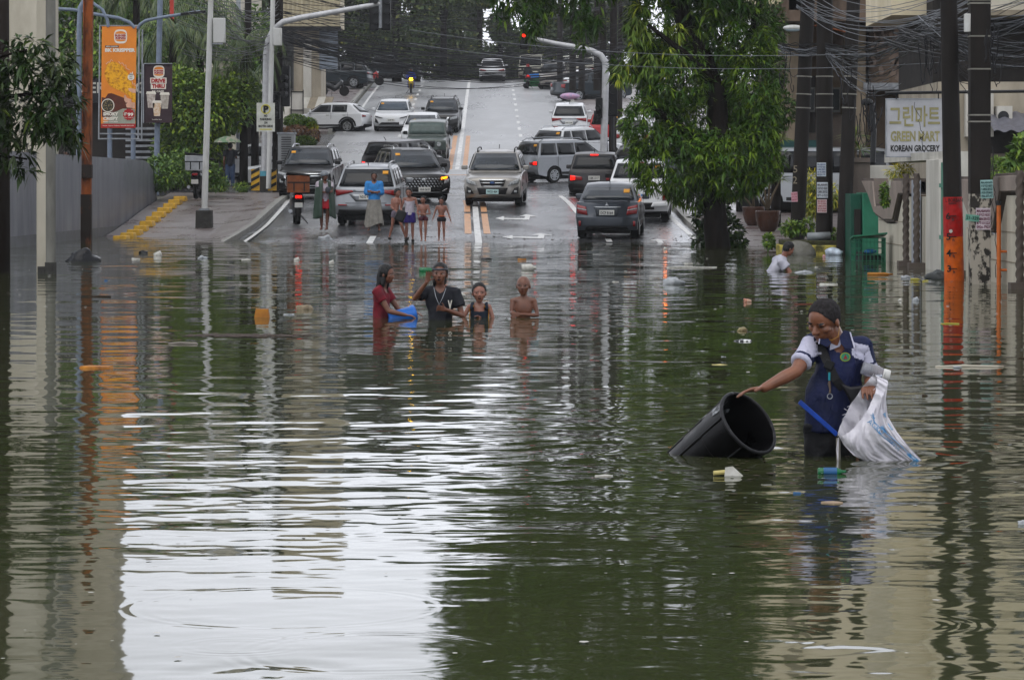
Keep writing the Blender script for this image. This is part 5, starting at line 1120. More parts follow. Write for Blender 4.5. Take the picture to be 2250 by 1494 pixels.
    # side windows
    def lf(zz): return yc+(ya-yc)*(zz-z1)/(H-.06-z1)+.16
    def lr(zz): return ye+(yd-ye)*(zz-deck)/(H-.07-deck)-.13
    zlo, zhi = zb+.05, H-.14; ymid = (yc+ya)/2+1.15*(L_/4.75); yq = min(lr(zhi)-.05, ymid+.95*(L_/4.75)); cuts = [(lf(zlo)+.12, lf(zhi)+.06, ymid, ymid), (ymid+.07, ymid+.07, yq, yq)]
    if lr(zhi)-yq > .28: cuts.append((yq+.08, yq+.08, lr(zlo)-.06, lr(zhi)-.02))
    for sgn in (-1, 1):
        for (p0, p1, q0, q1) in cuts:
            q = MB(); q.grid(lambda u, v: (sgn*(ghw(zlo+(zhi-zlo)*v)+.006), (p0+(q0-p0)*u)*(1-v)+(p1+(q1-p1)*u)*v, zlo+(zhi-zlo)*v), 4, 3); q.build('side_window', glass, t, smooth=True, solid=.01)
        for yy in (ymid-.16, yq-.14): q = MB(); q.box((sgn*(hw*.985), yy, zb-.12), (.03,.16,.03)); q.build('door_handle', pm if kind != 'cross' else chrome, t)
        q = MB(); 
        for yy in (ymid+.03, yq+.06, lf(zlo)+.1): q.box((sgn*hw*1.0, yy, .72), (.008,.012,zb-.34))
        q.box((sgn*hw*1.0, .0, .40), (.02, d['wb']-2*ar, .1)); q.build('door_seam', trim, t)
        mx_ = MB(); mx_.box((sgn*(hw+.08), yc+.42, zb+.08), (.2,.1,.15)); mx_.build('side_mirror', pm if kind not in ('jeep','pickup') else trim, t, bevel=.03)
        wheel(t, sgn*(hw-.13), wf, r, side=sgn); wheel(t, sgn*(hw-.13), wr, r, side=sgn)
    if clad:
        for sgn in (-1, 1):
            for yy in (wf, wr):
                q = MB(); nn = 14; vs = []
                for i in range(nn+1):
                    a_ = math.pi*i/nn; vs += [(sgn*(hw+.012), yy+(ar+.0)*math.cos(a_), max(.3, r+ar*math.sin(a_))), (sgn*(hw+.012), yy+(ar+.09)*math.cos(a_), max(.3, r+(ar+.09)*math.sin(a_)))]
                q.add(vs, [(2*i,2*i+1,2*i+3,2*i+2) for i in range(nn)]); q.build('wheel_arch_trim', trim, t, solid=.02)
    q = MB(); q.box((0,.0,.22), (Wd*.72, L_*.8, .14)); q.build('underbody', trim, t)
    if rails:
        for sgn in (-1, 1): q = MB(); xx = sgn*ghw(H)*.86; q.tube([(xx,ya+.15,H-.06),(xx,ya+.3,H+.045),(xx,(ya+yd)/2,H+.06),(xx,yd-.3,H+.03),(xx,yd-.1,H-.07)], .022, 6); q.build('roof_rail', rails, t, smooth=True)
    q = MB(); q.tube([(0,yd-.3,H-.02),(0,yd-.12,H+.12)], .012, 5); q.build('aerial', trim, t)
    # faces
    if front: front(t, patch, hw, z0, d)
    else:
        patch('grille', trim, [(-.45,.66),(.45,.66),(.5,z0-.14),(-.5,z0-.14)], 'f'); patch('headlight', lampg, [(.52,z0-.26),(hw*.93,z0-.2),(hw*.93,z0-.1),(.5,z0-.14)], 'f', .016, mir=True); patch('lower_grille', trim, [(-.6,.36),(.6,.36),(.5,.52),(-.5,.52)], 'f')
    if rear: rear(t, patch, hw, deck, d)
    else:
        patch('tail_light', redl, [(.52,deck-.3),(hw*.95,deck-.34),(hw*.97,deck-.08),(.55,deck-.12)], 'r', .016, mir=True); patch('rear_bumper', trim, [(-hw*.85,zf+.06),(hw*.85,zf+.06),(hw*.9,.5),(-hw*.9,.5)], 'r')
    if third: patch('brake_light', litred if lit else redl, [(-.14,H-.12),(.14,H-.12),(.14,H-.09),(-.14,H-.09)], 'b', .03)
    if plate:
        sd, tx = plate; zz = plz or (.62 if sd == 'f' else .82); y_ = (pl(zz, yfz)-.03) if sd == 'f' else (pl(zz, yrz)+.03); M = Matrix.Translation((0, y_, zz)) @ (Matrix.Identity(4) if sd == 'f' else Matrix.Rotation(math.pi, 4, 'Z'))
        q = MB(); q.box((0,0,0), (.4,.012,.15), M=M); p_ = q.build('number_plate', platem, t); text(tx, .085, platei, p_, M @ Matrix.Translation((0,-.008,0)), bold=.02, w=.33)
    if ind: 
        sd, sgn = ind; patch('indicator', litamb, [(sgn*(hw*.62),z0-.2),(sgn*(hw*.85),z0-.16),(sgn*hw*.86,z0-.1),(sgn*hw*.62,z0-.13)], sd, .035)
    return t
black = mat('car_paint_black', '#050506', .3, coat=.3, spec=.3, var=.05); blackred = mat('car_paint_dark_maroon', '#0d0608', .3, coat=.3, spec=.3, var=.05); white = paint('white', '#c4c6c8', .0, .3); silver = paint('silver', '#84878b', .6, .3); beige = paint('champagne_silver', '#85827d', .5); grey = paint('graphite_grey', '#3d4249', .55); redc = paint('red', '#8e1518'); green = paint('grey_green', '#39433f', .2, .4); darkb = paint('dark_blue_grey', '#1c252b', .4); jpaint = paint('pale_van_silver', '#9da1a5', .4)
# --- front faces
def front_forester(t, pt, hw, z0, d):
    g = None; pt('grille', trim, [(-.36,z0-.3),(.36,z0-.3),(.42,z0-.12),(-.42,z0-.12)], 'f', .018); pt('grille_frame', chrome, [(-.44,z0-.12),(.44,z0-.12),(.42,z0-.09),(-.42,z0-.09)], 'f', .03); pt('grille_frame', chrome, [(-.33,z0-.325),(.33,z0-.325),(.36,z0-.3),(-.36,z0-.3)], 'f', .03); pt('grille_wing', chrome, [(-.4,z0-.215),(.4,z0-.215),(.4,z0-.19),(-.4,z0-.19)], 'f', .028)
    b = MB(); b.ell((0,-2.42,z0-.2), (.085,.02,.045)); b.build('emblem', mat('blue_emblem','#39507a',.2,metal=.5), t, smooth=True)
    pt('headlight', lampg, [(.5,z0-.30),(.84,z0-.22),(.86,z0-.06),(.56,z0-.18)], 'f', .02, mir=True); pt('lower_grille', trim, [(-.42,.4),(.42,.4),(.5,.62),(-.5,.62)], 'f', .02); pt('bumper_corner', trim, [(.6,.42),(.84,.44),(.84,.66),(.7,.6)], 'f', .018, mir=True)
    pt('fog_light', lampg, [(.70,.46),(.79,.46),(.79,.54),(.70,.54)], 'f', .03, mir=True); pt('skid_strip', beige, [(-.45,.36),(.45,.36),(.45,.4),(-.45,.4)], 'f', .025)
def front_montero(t, pt, hw, z0, d):
    pt('grille', trim, [(-.6,z0-.3),(.6,z0-.3),(.62,z0-.12),(-.62,z0-.12)], 'f', .018)
    for k in (0, 1): pt('chrome_bar', chrome, [(-.66,z0-.14-.08*k),(.66,z0-.14-.08*k),(.66,z0-.10-.08*k),(-.66,z0-.10-.08*k)], 'f', .03)
    b = MB()
    for a in (90, 210, 330): 
        c, s_ = math.cos(R(a)), math.sin(R(a)); b.add([(0,-2.44,z0-.22),(c*.05-s_*.03,-2.44,z0-.22+s_*.05+c*.03),(c*.1,-2.44,z0-.22+s_*.1),(c*.05+s_*.03,-2.44,z0-.22+s_*.05-c*.03)], [(0,1,2,3)])
    b.build('emblem', chrome, t, solid=.01)
    pt('headlight', lampg, [(.6,z0-.2),(.88,z0-.12),(.88,z0-.04),(.62,z0-.1)], 'f', .03, mir=True); pt('lamp_housing', trim, [(.62,.42),(.86,.46),(.88,.74),(.7,.76)], 'f', .02, mir=True); pt('fog_light', lampg, [(.7,.56),(.82,.56),(.82,.68),(.7,.68)], 'f', .03, mir=True)
    pt('chrome_blade', chrome, [(.56,.38),(.62,.38),(.68,.8),(.62,.82)], 'f', .035, mir=True); pt('lower_grille', trim, [(-.5,.42),(.5,.42),(.54,.7),(-.54,.7)], 'f', .02)
    for zz in (.36,.44): pt('bumper_bar', steel, [(-.5,zz),(.5,zz),(.5,zz+.03),(-.5,zz+.03)], 'f', .03)
def front_hyundai(t, pt, hw, z0, d):
    pt('grille', trim, [(-.5,.52),(.5,.52),(.66,z0-.14),(-.66,z0-.14)], 'f', .018); b = MB()
    for i in range(11):
        for j in range(4): x = -.55+i*.11+(j % 2)*.05; zz = .56+j*.085; b.box((x,-2.405+.12*abs(x)**3,zz), (.06,.012,.03), (0,R(30),0))
    b.build('grille_mesh', chrome, t); b = MB(); b.ell((0,-2.37,z0-.2), (.1,.02,.05)); b.build('emblem', chrome, t, smooth=True)
    pt('headlight', lampg, [(.68,z0-.34),(.86,z0-.3),(.88,z0-.18),(.7,z0-.2)], 'f', .025, mir=True); pt('lower_lip', chrome, [(-.6,.34),(.6,.34),(.62,.37),(-.62,.37)], 'f', .03); pt('lower_grille', trim, [(-.6,.38),(.6,.38),(.5,.48),(-.5,.48)], 'f', .02); pt('corner_blade', chrome, [(.62,.36),(.8,.46),(.8,.5),(.6,.4)], 'f', .03, mir=True)
def front_terra(t, pt, hw, z0, d):
    pt('grille', trim, [(-.34,z0-.4),(.34,z0-.4),(.42,z0-.12),(-.42,z0-.12)], 'f', .016); pt('grille_frame', chrome, [(.2,z0-.42),(.3,z0-.42),(.48,z0-.12),(.38,z0-.12)], 'f', .03, mir=True); pt('grille_frame', chrome, [(-.24,z0-.44),(.24,z0-.44),(.24,z0-.39),(-.24,z0-.39)], 'f', .03); pt('headlight', lampg, [(.5,z0-.28),(.88,z0-.2),(.88,z0-.08),(.52,z0-.14)], 'f', .02, mir=True); pt('lower_grille', trim, [(-.6,.36),(.6,.36),(.55,.52),(-.55,.52)], 'f')
def front_byd(t, pt, hw, z0, d):
    pt('headlight', trim, [(.46,z0-.2),(.85,z0-.12),(.86,z0-.06),(.46,z0-.16)], 'f', .018, mir=True); pt('lower_grille', trim, [(-.66,.38),(.66,.38),(.5,.5),(-.5,.5)], 'f', .018); pt('bumper_corner', trim, [(.66,.42),(.86,.5),(.86,.72),(.74,.62)], 'f', .018, mir=True); pt('silver_lip', silver, [(-.7,.33),(.7,.33),(.64,.38),(-.64,.38)], 'f', .025)
def front_jeep(t, pt, hw, z0, d):
    pt('grille', trim, [(-.4,z0-.38),(.4,z0-.38),(.42,z0-.1),(-.42,z0-.1)], 'f', .018); b = MB()
    for sgn in (-1, 1): b.tube([(sgn*.6,-2.1,z0-.24),(sgn*.6,-2.2,z0-.24)], .1, 16)
    b.build('headlight', lampg, t); pt('front_bumper', trim, [(-.88,.42),(.88,.42),(.88,.62),(-.88,.62)], 'f', .06)
def lights(z_, x0, x1, h, lit=None, off=.02):
    def f(t, pt, hw, dk, d):
        for sgn in (1, -1):
            pt('tail_light', redl, [(sgn*x0,dk-z_),(sgn*x1,dk-z_-.02),(sgn*x1,dk-z_+h),(sgn*x0,dk-z_+h*.6)], 'r', off)
            if lit: pt('lit_lamp', litred, [(sgn*(x1-.18),dk-z_+.02),(sgn*(x1-.03),dk-z_+.0),(sgn*(x1-.03),dk-z_+h*.8),(sgn*(x1-.18),dk-z_+h*.7)], 'r', off+.012)
        pt('bumper', trim, [(-hw*.86,.34),(hw*.86,.34),(hw*.8,.46),(-hw*.8,.46)], 'r', .015)
    return f
def rear_fortuner(t, pt, hw, dk, d):
    pt('tail_light', redl, [(.36,dk-.14),(.88,dk-.26),(.90,dk-.08),(.40,dk-.09)], 'r', .02, mir=True); pt('tailgate_strip', silver, [(-.36,dk-.13),(.36,dk-.13),(.38,dk-.08),(-.38,dk-.08)], 'r', .03); pt('rear_reflector', redl, [(.56,.60),(.82,.6),(.82,.64),(.56,.64)], 'r', .03, mir=True)
    pt('plate_recess', silver, [(-.3,dk-.42),(.3,dk-.42),(.5,dk-.2),(-.5,dk-.2)], 'r', .012); pt('bumper', trim, [(-.84,.34),(.84,.34),(.8,.48),(-.8,.48)], 'r', .02); pt('tailgate_seam', trim, [(-.6,.67),(.6,.67),(.6,.68),(-.6,.68)], 'r', .012)
def rear_sedan(t, pt, hw, dk, d):
    pt('tail_light', redl, [(.52,dk-.34),(.80,dk-.30),(.82,dk-.06),(.56,dk-.12)], 'r', .02, mir=True); pt('lamp_strip', lampg, [(.54,dk-.22),(.8,dk-.18),(.8,dk-.15),(.56,dk-.19)], 'r', .032, mir=True); pt('boot_strip', chrome, [(-.36,dk-.14),(.36,dk-.14),(.38,dk-.12),(-.38,dk-.12)], 'r', .03)
    pt('plate_recess', mat('grey_recess','#33373c',.4), [(-.28,dk-.36),(.28,dk-.36),(.32,dk-.18),(-.32,dk-.18)], 'r', .014); pt('rear_reflector', redl, [(.70,.36),(.76,.36),(.76,.5),(.70,.5)], 'r', .03, mir=True); pt('bumper', trim, [(-.6,.26),(.6,.26),(.52,.36),(-.52,.36)], 'r', .02); pt('boot_lip', grey, [(-.62,dk+.0),(.62,dk+.0),(.6,dk+.05),(-.6,dk+.05)], 'r', .0)
    b = MB()
    for a in (90, 210, 330): 
        c, s_ = math.cos(R(a)), math.sin(R(a)); b.add([(0,2.12,dk-.06),(c*.025-s_*.015,2.12,dk-.06+s_*.025+c*.015),(c*.055,2.12,dk-.06+s_*.055),(c*.025+s_*.015,2.12,dk-.06+s_*.025-c*.015)], [(0,1,2,3)])
    b.build('emblem', chrome, t, solid=.01)
def rear_pickup(t, pt, hw, dk, d):
    pt('tail_light', redl, [(.74,dk-.52),(.91,dk-.5),(.91,dk-.06),(.76,dk-.08)], 'r', .02, mir=True); pt('lit_lamp', litamb, [(-.88,dk-.3),(-.78,dk-.3),(-.78,dk-.16),(-.88,dk-.16)], 'r', .035); pt('tailgate_seam', trim, [(-.7,dk-.03),(.7,dk-.03),(.7,dk-.02),(-.7,dk-.02)], 'r', .012)
    pt('tailgate_handle', trim, [(-.12,dk-.16),(.12,dk-.16),(.12,dk-.08),(-.12,dk-.08)], 'r', .02); pt('step_bumper', white, [(.4,.5),(.9,.5),(.9,.66),(.46,.62)], 'r', .06, mir=True); pt('bumper', trim, [(-.5,.42),(.5,.42),(.5,.62),(-.5,.62)], 'r', .05)
    M = Matrix.Translation((-.05, 2.6, dk-.36)) @ Matrix.Rotation(math.pi, 4, 'Z'); text('GMA', .09, mat('blue_decal','#2c6fa6',.4), t, M, bold=.03); text('7', .08, mat('blue_decal','#2c6fa6'), t, M @ Matrix.Translation((.2,0,.06)), bold=.03); text('NEWS', .035, redl, t, M @ Matrix.Translation((0,0,-.08)), bold=.03, w=.26); text('VE', .05, trim, t, Matrix.Translation((-.62, 2.6, dk-.46)) @ Matrix.Rotation(math.pi, 4, 'Z'), bold=.02)
car('sport_utility', 'silver sport utility facing the camera on the centre line', 'suv', beige, 1091, 66.5, -3, front=front_forester, plate=('f','WOI 464'), platem=plate_b, rails=trim, plz=.5, glass=autog)
car('sport_utility', 'silver sport utility seen from behind, just behind the man in blue', 'suv', silver, 821, 73.5, 177, rear=rear_fortuner, plate=('r','NDG 4721'), rails=silver, sticker=1, plz=.86)
car('sport_utility', 'black sport utility with chrome bar grille facing the camera beside the left kerb', 'suv', black, 684, 63, -3, front=front_montero, plate=('f','DGD 3888'), rails=chrome, sticker=-1)
car('sport_utility', 'black sport utility with chrome mesh grille and a lit amber lamp in the crossing', 'suv', black, 902, 65, 13, front=front_hyundai, plate=('f','NHA 5610'), rails=chrome, sticker=-1, ind=('f', 1), plz=.46)
car('family_van', 'black family van crossing to the right with both red tail lights lit', 'mpv', blackred, 893, 54, 152, rear=lights(.34,.5,.84,.16,1), plate=('r','NAQ 1803'), lit=1, W_=1.82)
car('family_van', 'silver family van turning right with small stickers on its side', 'mpv', silver, 1246, 54, 126, rear=lights(.34,.42,.83,.16,1), rails=silver, sticker=1)
car('family_van', 'dark maroon family van with lit brake lights and a lit high brake lamp', 'mpv', blackred, 1309, 61, 177, rear=lights(.34,.42,.86,.2,1), plate=('r','DBK 3217'), lit=1, third=1, W_=1.83, dz=-.2)
car('sport_utility', 'white sport utility crossing behind the silver family van', 'suv', white, 1270, 49.5, 138, rails=chrome, sticker=1)
car('pickup_truck', 'white pickup truck with a blue GMA decal on its tailgate behind the grey sedan', 'pickup', white, 1406, 72, 176, cat='pickup', rear=rear_pickup, sticker=1, third=1, dz=.0, plate=('r','NCS 2241'), plz=.56)
car('sedan', 'graphite grey sedan seen from behind, nearest car to the flood on the right', 'sedan', grey, 1343, 80, 175, rear=rear_sedan, plate=('r','DCF 8164'), sticker=1, plz=.72, glass=screen)
car('sport_utility', 'black sport utility with a chrome V grille coming down the hill', 'suv', black, 973, 41.3, -2, front=front_terra, plate=('f','NBX 2218'), rails=trim, sticker=-1)
car('crossover', 'pearl white electric crossover coming down the hill in the left lane', 'cross', white, 866, 41, -2, front=front_byd, plate=('f','EAM 901'), scr=mat('bright_windscreen','#3a434c',.15), sticker=-1, W_=1.92)
car('crossover', 'white crossover with black wheel arches turning out beside the green hedge', 'cross', white, 724, 41.2, -104, rear=lights(.2,.5,.88,.1), clad=1, dz=-.15)
car('wagon', 'small boxy grey green off roader queued behind the black cars at the crossing', 'jeep', green, 940, 48, -1, front=front_jeep, scr=mat('greenish_windscreen','#46524f',.15))
car('crossover', 'white car mostly hidden behind the grey green off roader', 'cross', white, 928, 44.5, -2, sticker=0)
car('sport_utility', 'white sport utility seen from behind going uphill in the right lane', 'suv', white, 1252, 42, 178, rear=rear_fortuner, plate=('r','NIX 3140'), dz=-.1)
car('crossover', 'white crossover seen from behind at the crest of the road', 'cross', white, 1082, 30.8, 180, rear=lights(.3,.45,.85,.16,0), dz=.0)
car('sport_utility', 'silver brown sport utility facing the camera at the crest on the right', 'suv', paint('brown_silver','#77736e',.4), 1217, 32.3, -2, rails=trim)
car('family_van', 'red family van behind the signal mast on the right side street', 'mpv', redc, 1337, 44, 176, rear=lights(.34,.45,.86,.18), W_=1.83, sticker=1, dz=-.1)
car('family_van', 'white van beside the red family van behind the tree', 'mpv', white, 1400, 46, 170)
car('sport_utility', 'dark blue grey sport utility parked sideways outside the cream shop', 'suv', darkb, 742, 32.8, -100, dz=.12, rear=lights(.2,.5,.88,.1))
car('pickup_truck', 'dark grey pickup truck parked sideways at the crest on the left', 'pickup', darkb, 846, 31, 84, cat='pickup', dz=.1)
car('wagon', 'white car behind the two dark parked vehicles at the crest', 'cross', white, 770, 29.8, -90, dz=.3)
car('sedan', 'white car waiting in the side street behind the grey cabinet', 'sedan', white, 650, 57.5, -80)
car('wagon', 'white car in the side street left of the signal mast', 'cross', white, 560, 55, -85)
car('van', 'long silver passenger van parked behind the potted yuccas', 'van', jpaint, 1788, 71, -92, cat='van', dz=.12)
car('wagon', 'white parked van with a spare wheel at the right crest', 'jeep', paint('cream_white','#b9b7a8',0), 1262, 31.0, 195, cat='van', group=None)
car('crossover', 'white parked hatchback seen from behind on the right footway', 'cross', white, 1297, 33.5, 150)
car('pickup_truck', 'dark pickup truck parked on the right footway below the white cars', 'pickup', darkb, 1300, 35, 120, cat='pickup')
car('family_van', 'pale jeepney style van seen from behind at the crest', 'van', paint('cream_white','#b9b7a8'), 1168, 30.2, 178, cat='van', rear=lights(.7,.6,.82,.1,0), dz=-.2)
car('wagon', 'dark car parked in the shade behind the big tree', 'suv', grey, 1475, 58, 120)
# pink folded cover behind the white car
b = MB(); b.ell((0,0,0), (.6,.5,.2), n=14, k=8); o = b.build('umbrella', mat('pink_fabric','#b98aa8',.6,scale=4,col2='#8f8aa5'), smooth=True); o.location = P(1252, 221, 37); o.location.z = 6.8; tag(o, 'pink patterned umbrella held open beyond the white uphill car', 'umbrella')
b = MB(); b.tube([(0,0,0),(0,0,-1.3)], .015, 6); b.build('shaft', darkmetal, o)
# ---------------------------------------------------------------- motorcycles
def bike(label, px, s, rot, col, box=None, lit='r', dz=0, name='motorcycle', plate=None, group=None, pos=None):
    v = P(px, 400, s) if pos is None else Vector(pos); t = thing(name, label, 'motorcycle', (v.x, v.y, Gs(v.y)+dz), (0,0,R(rot)), group=group); t.scale = (1.15,1.1,1.1)   # front towards -y
    for y in (-.62, .62):
        M = Matrix.Translation((0, y, .29)) @ Matrix.Rotation(R(90), 4, 'Y'); b = MB(); b.lathe([(.2,-.05),(.27,-.055),(.29,-.02),(.29,.02),(.27,.055),(.2,.05)], 22, M); w = b.build('wheel', tyrem, t); smooth_angle(w)
        b = MB(); b.lathe([(.05,-.03),(.2,-.035),(.2,.035),(.05,.03)], 16, M); b.build('rim', mat('bike_rim','#55585c',.35,metal=.5), w)
    b = MB(); b.add([(0,0,0)], []); b = MB()
    pr = [(-.55,.45,.06),(-.45,.78,.16),(-.25,.55,.17),(-.05,.42,.18),(.2,.6,.19),(.5,.66,.18),(.85,.78,.10)]
    b.tube([(0,y,z) for y, z, r_ in pr], [r_ for *_, r_ in pr], 10); b.build('fairing', col, t, smooth=True)
    b = MB(); b.box((0,.32,.78), (.24,.75,.10)); b.build('seat', trim, t, bevel=.04)
    b = MB(); b.tube([(0,-.62,.3),(0,-.42,.95)], .035, 8); b.build('fork', steel, t); b = MB(); b.tube([(-.34,-.28,1.0),(-.15,-.38,1.02),(.15,-.38,1.02),(.34,-.28,1.0)], .018, 6); h = b.build('handlebar', trim, t)
    for sg in (-1, 1): b = MB(); b.tube([(sg*.26,-.36,1.02),(sg*.32,-.38,1.16)], .008, 5); b.ell((sg*.33,-.38,1.2), (.07,.015,.045)); b.build('mirror', trim, h)
    b = MB(); b.box((0,-.5,.84), (.2,.1,.14)); b.build('headlight', litred if 0 else (mat('yellow_headlamp_lit','#ffd21e',.3,emit='#ffc61a',es=9,var=0) if 'f' in lit else lampg), t, bevel=.03)
    b = MB(); b.box((0,.9,.74), (.16,.06,.07)); b.build('tail_light', litred if 'r' in lit else redl, t, bevel=.01); b = MB(); b.box((0,.93,.52), (.2,.012,.13), (R(-15),0,0)); p_ = b.build('number_plate', plate_w, t); b = MB(); b.box((0,.8,.5), (.16,.06,.4), (R(-20),0,0)); b.build('mudguard', trim, t)
    b = MB(); b.tube([(.14,.2,.3),(.2,.75,.36)], [.03,.055], 8); b.build('exhaust', steel, t); b = MB(); b.tube([(-.05,.1,.3),(-.28,.15,.02)], .015, 5); b.build('side_stand', trim, t)
    if box:
        b = MB(); b.box((0,.72,1.08), (.56,.46,.46)); q = b.build('delivery_box', box, t, bevel=.015); b = MB(); b.box((0,.72,1.33), (.60,.50,.05), (R(4),R(-6),0)); b.build('lid', trim, q, bevel=.01); b = MB(); b.box((0,.955,1.12), (.565,.012,.03)); b.box((.12,.955,1.0), (.03,.012,.22)); b.box((-.14,.955,1.0), (.03,.012,.22)); b.build('strap', trim, q)
    return t
brownb = mat('brown_thermal_fabric', '#7a4526', .6, scale=4, col2='#5d3219', bump=.01)
bike('scooter with a brown delivery box and lit tail light parked at the flood edge', 652, 74.5, 187, paint('bike_black','#0e0f10'), brownb, 'r')
bike('motorcycle with a silver top case parked on the left footway near the white pole', 437, 66, 178, paint('bike_black','#0e0f10'), mat('silver_case','#9a9da0',.3,metal=.5), '', dz=.12)
bike('motorcycle with bright yellow headlamps ridden down the hill by the rider in blue', 903, 33.5, 2, paint('bike_yellow','#8a7410'), None, 'f')
bike('white motorcycle ridden by the person in the white helmet beside the off roader', 979, 47, 0, white, None, '')
bike('motorcycle ridden uphill behind the pale van by the rider in a red helmet', 1160, 32.5, 180, redc, None, 'r')
bike('motorcycle ridden by the person in a blue hooded jacket behind the pickup', 1384, 58, 178, paint('bike_black','#0e0f10'), None, '')
bike('dark motorcycle parked in front of the dark blue grey car outside the shop', 733, 34.5, 100, paint('bike_black','#0e0f10'), None, '', dz=.12)
bike('red and black motorcycle parked beside the dark pickup at the crest', 812, 32.2, 80, redc, None, '', dz=.12)
bike('bicycle sized motorcycle parked beside the tree trunk on the right pavement', 1598, 72, 100, paint('bike_black','#0e0f10'), None, '', dz=.12)
def cart():
    t = thing('vendor_cart', 'small green vendor cart carrying a blue tub at the crest', 'cart', (*P(1172, 400, 32.5).xy, Gs(7000/32.5))); gm = mat('green_cart_paint','#2f7a45',.5); b = MB(); b.box((0,0,.55), (1.3,.8,.25)); b.build('tray', gm, t, bevel=.02)
    for x in (-.5,.5): b = MB(); b.lathe([(.05,-.03),(.2,-.03),(.2,.03),(.05,.03)], 14, Matrix.Translation((x,-.42,.2)) @ Matrix.Rotation(R(90),4,'X')); b.build('wheel', tyrem, t)
    b = MB(); b.box((0,0,.3), (1.2,.06,.3)); b.build('frame', gm, t); b = MB(); b.box((0,0,0), (.7,.5,.35), taper=1.1); o = b.build('plastic_tub', mat('blue_tub_plastic','#2d6fb5',.35), bevel=.02); o.location = t.location+Vector((0,0,.86)); tag(o, 'blue plastic tub standing on the green vendor cart', 'tub')
cart()
# ================================================================ people
def skin(n, c): return mat('skin_'+n, c, .42, var=.2, scale=14, spec=.42, rvar=.14, detail=6)
skA, skB, skC, skD = skin('tan', '#7a4f3c'), skin('brown', '#623d2d'), skin('light_tan', '#85594a'), skin('deep_brown', '#432a20')
hairm = mat('wet_black_hair', '#0a090a', .42, spec=.25, scale=20, bump=.004, bscale=60, stretch=(1,1,.3)); eyew = mat('eye_white', '#b9b2aa', .3, var=0); eyed = mat('eye_dark', '#120c0a', .2, var=0); lipm = mat('lip', '#56302a', .4, var=.05)
def cone(b, a, c, ra, rc, n=12):            # rounded, tapered limb piece
    a, c = Vector(a), Vector(c); d = c-a; L_ = d.length
    if L_ < 1e-6: return
    d /= L_; M = Matrix.Translation(a) @ d.to_track_quat('Z', 'Y').to_matrix().to_4x4()
    pr = [(max(1e-4, ra*math.cos(t)), -ra*math.sin(t)) for t in (1.5, 1.1, .7, .35)]+[(ra, 0), (rc, L_)]+[(max(1e-4, rc*math.cos(t)), L_+rc*math.sin(t)) for t in (.35, .7, 1.1, 1.5)]
    b.lathe(pr, n, M)
def flat(b, a, c, ra, rc, n=20, sx=1, sy=1):  # flat ended piece (sleeves, trouser legs)
    a, c = Vector(a), Vector(c); d = c-a; L_ = d.length; M = Matrix.Translation(a) @ d.normalized().to_track_quat('Z', 'Y').to_matrix().to_4x4() @ Matrix.Diagonal((sx, sy, 1, 1)); b.lathe([(ra, 0), (rc, L_)], n, M)
def fuse(b, name, m, parent, vox, smooth=4, wr=0, wsc=8, seed=0, paintf=None, cut=None, wst=(1,1,1), hole=None):
    """one continuous surface out of overlapping pieces"""
    o = b.build(name, m, None); md = o.modifiers.new('r', 'REMESH'); md.mode = 'VOXEL'; md.voxel_size = vox; md.use_smooth_shade = True
    ms = o.modifiers.new('s', 'SMOOTH'); ms.iterations = smooth; ms.factor = .5
    dg = bpy.context.evaluated_depsgraph_get(); me = bpy.data.meshes.new_from_object(o.evaluated_get(dg)); o.modifiers.clear(); old = o.data; o.data = me; bpy.data.meshes.remove(old)
    if cut:
        bm2 = bmesh.new(); bm2.from_mesh(me)
        for co, no in cut: bmesh.ops.bisect_plane(bm2, geom=bm2.verts[:]+bm2.edges[:]+bm2.faces[:], plane_co=co, plane_no=no, clear_outer=True)
        bm2.to_mesh(me); bm2.free()
    if hole:
        hcx, hrx, hry, hdz = hole; bm2 = bmesh.new(); bm2.from_mesh(me)
        bmesh.ops.delete(bm2, geom=[f_ for f_ in bm2.faces if ((f_.calc_center_median().x-hcx.x)/hrx)**2+((f_.calc_center_median().y-hcx.y)/hry)**2 < 1 and f_.calc_center_median().z > hcx.z-hdz], context='FACES'); bm2.to_mesh(me); bm2.free()
    if wr:
        off = Vector((seed*3.1, seed*1.7, 0))
        for v in me.vertices:
            p = Vector((v.co.x*wst[0], v.co.y*wst[1], v.co.z*wst[2])); n_ = abs(noise.noise(p*wsc+off)) ; v.co += v.normal*(wr*(1-2.6*n_))
    me.materials.clear()
    for mm in (m if isinstance(m, (list, tuple)) else [m]): me.materials.append(mm)
    if paintf:
        for p in me.polygons: p.material_index = paintf(p.center)
    me.shade_smooth(); o.name = name; me.name = name; o.parent = parent; return o
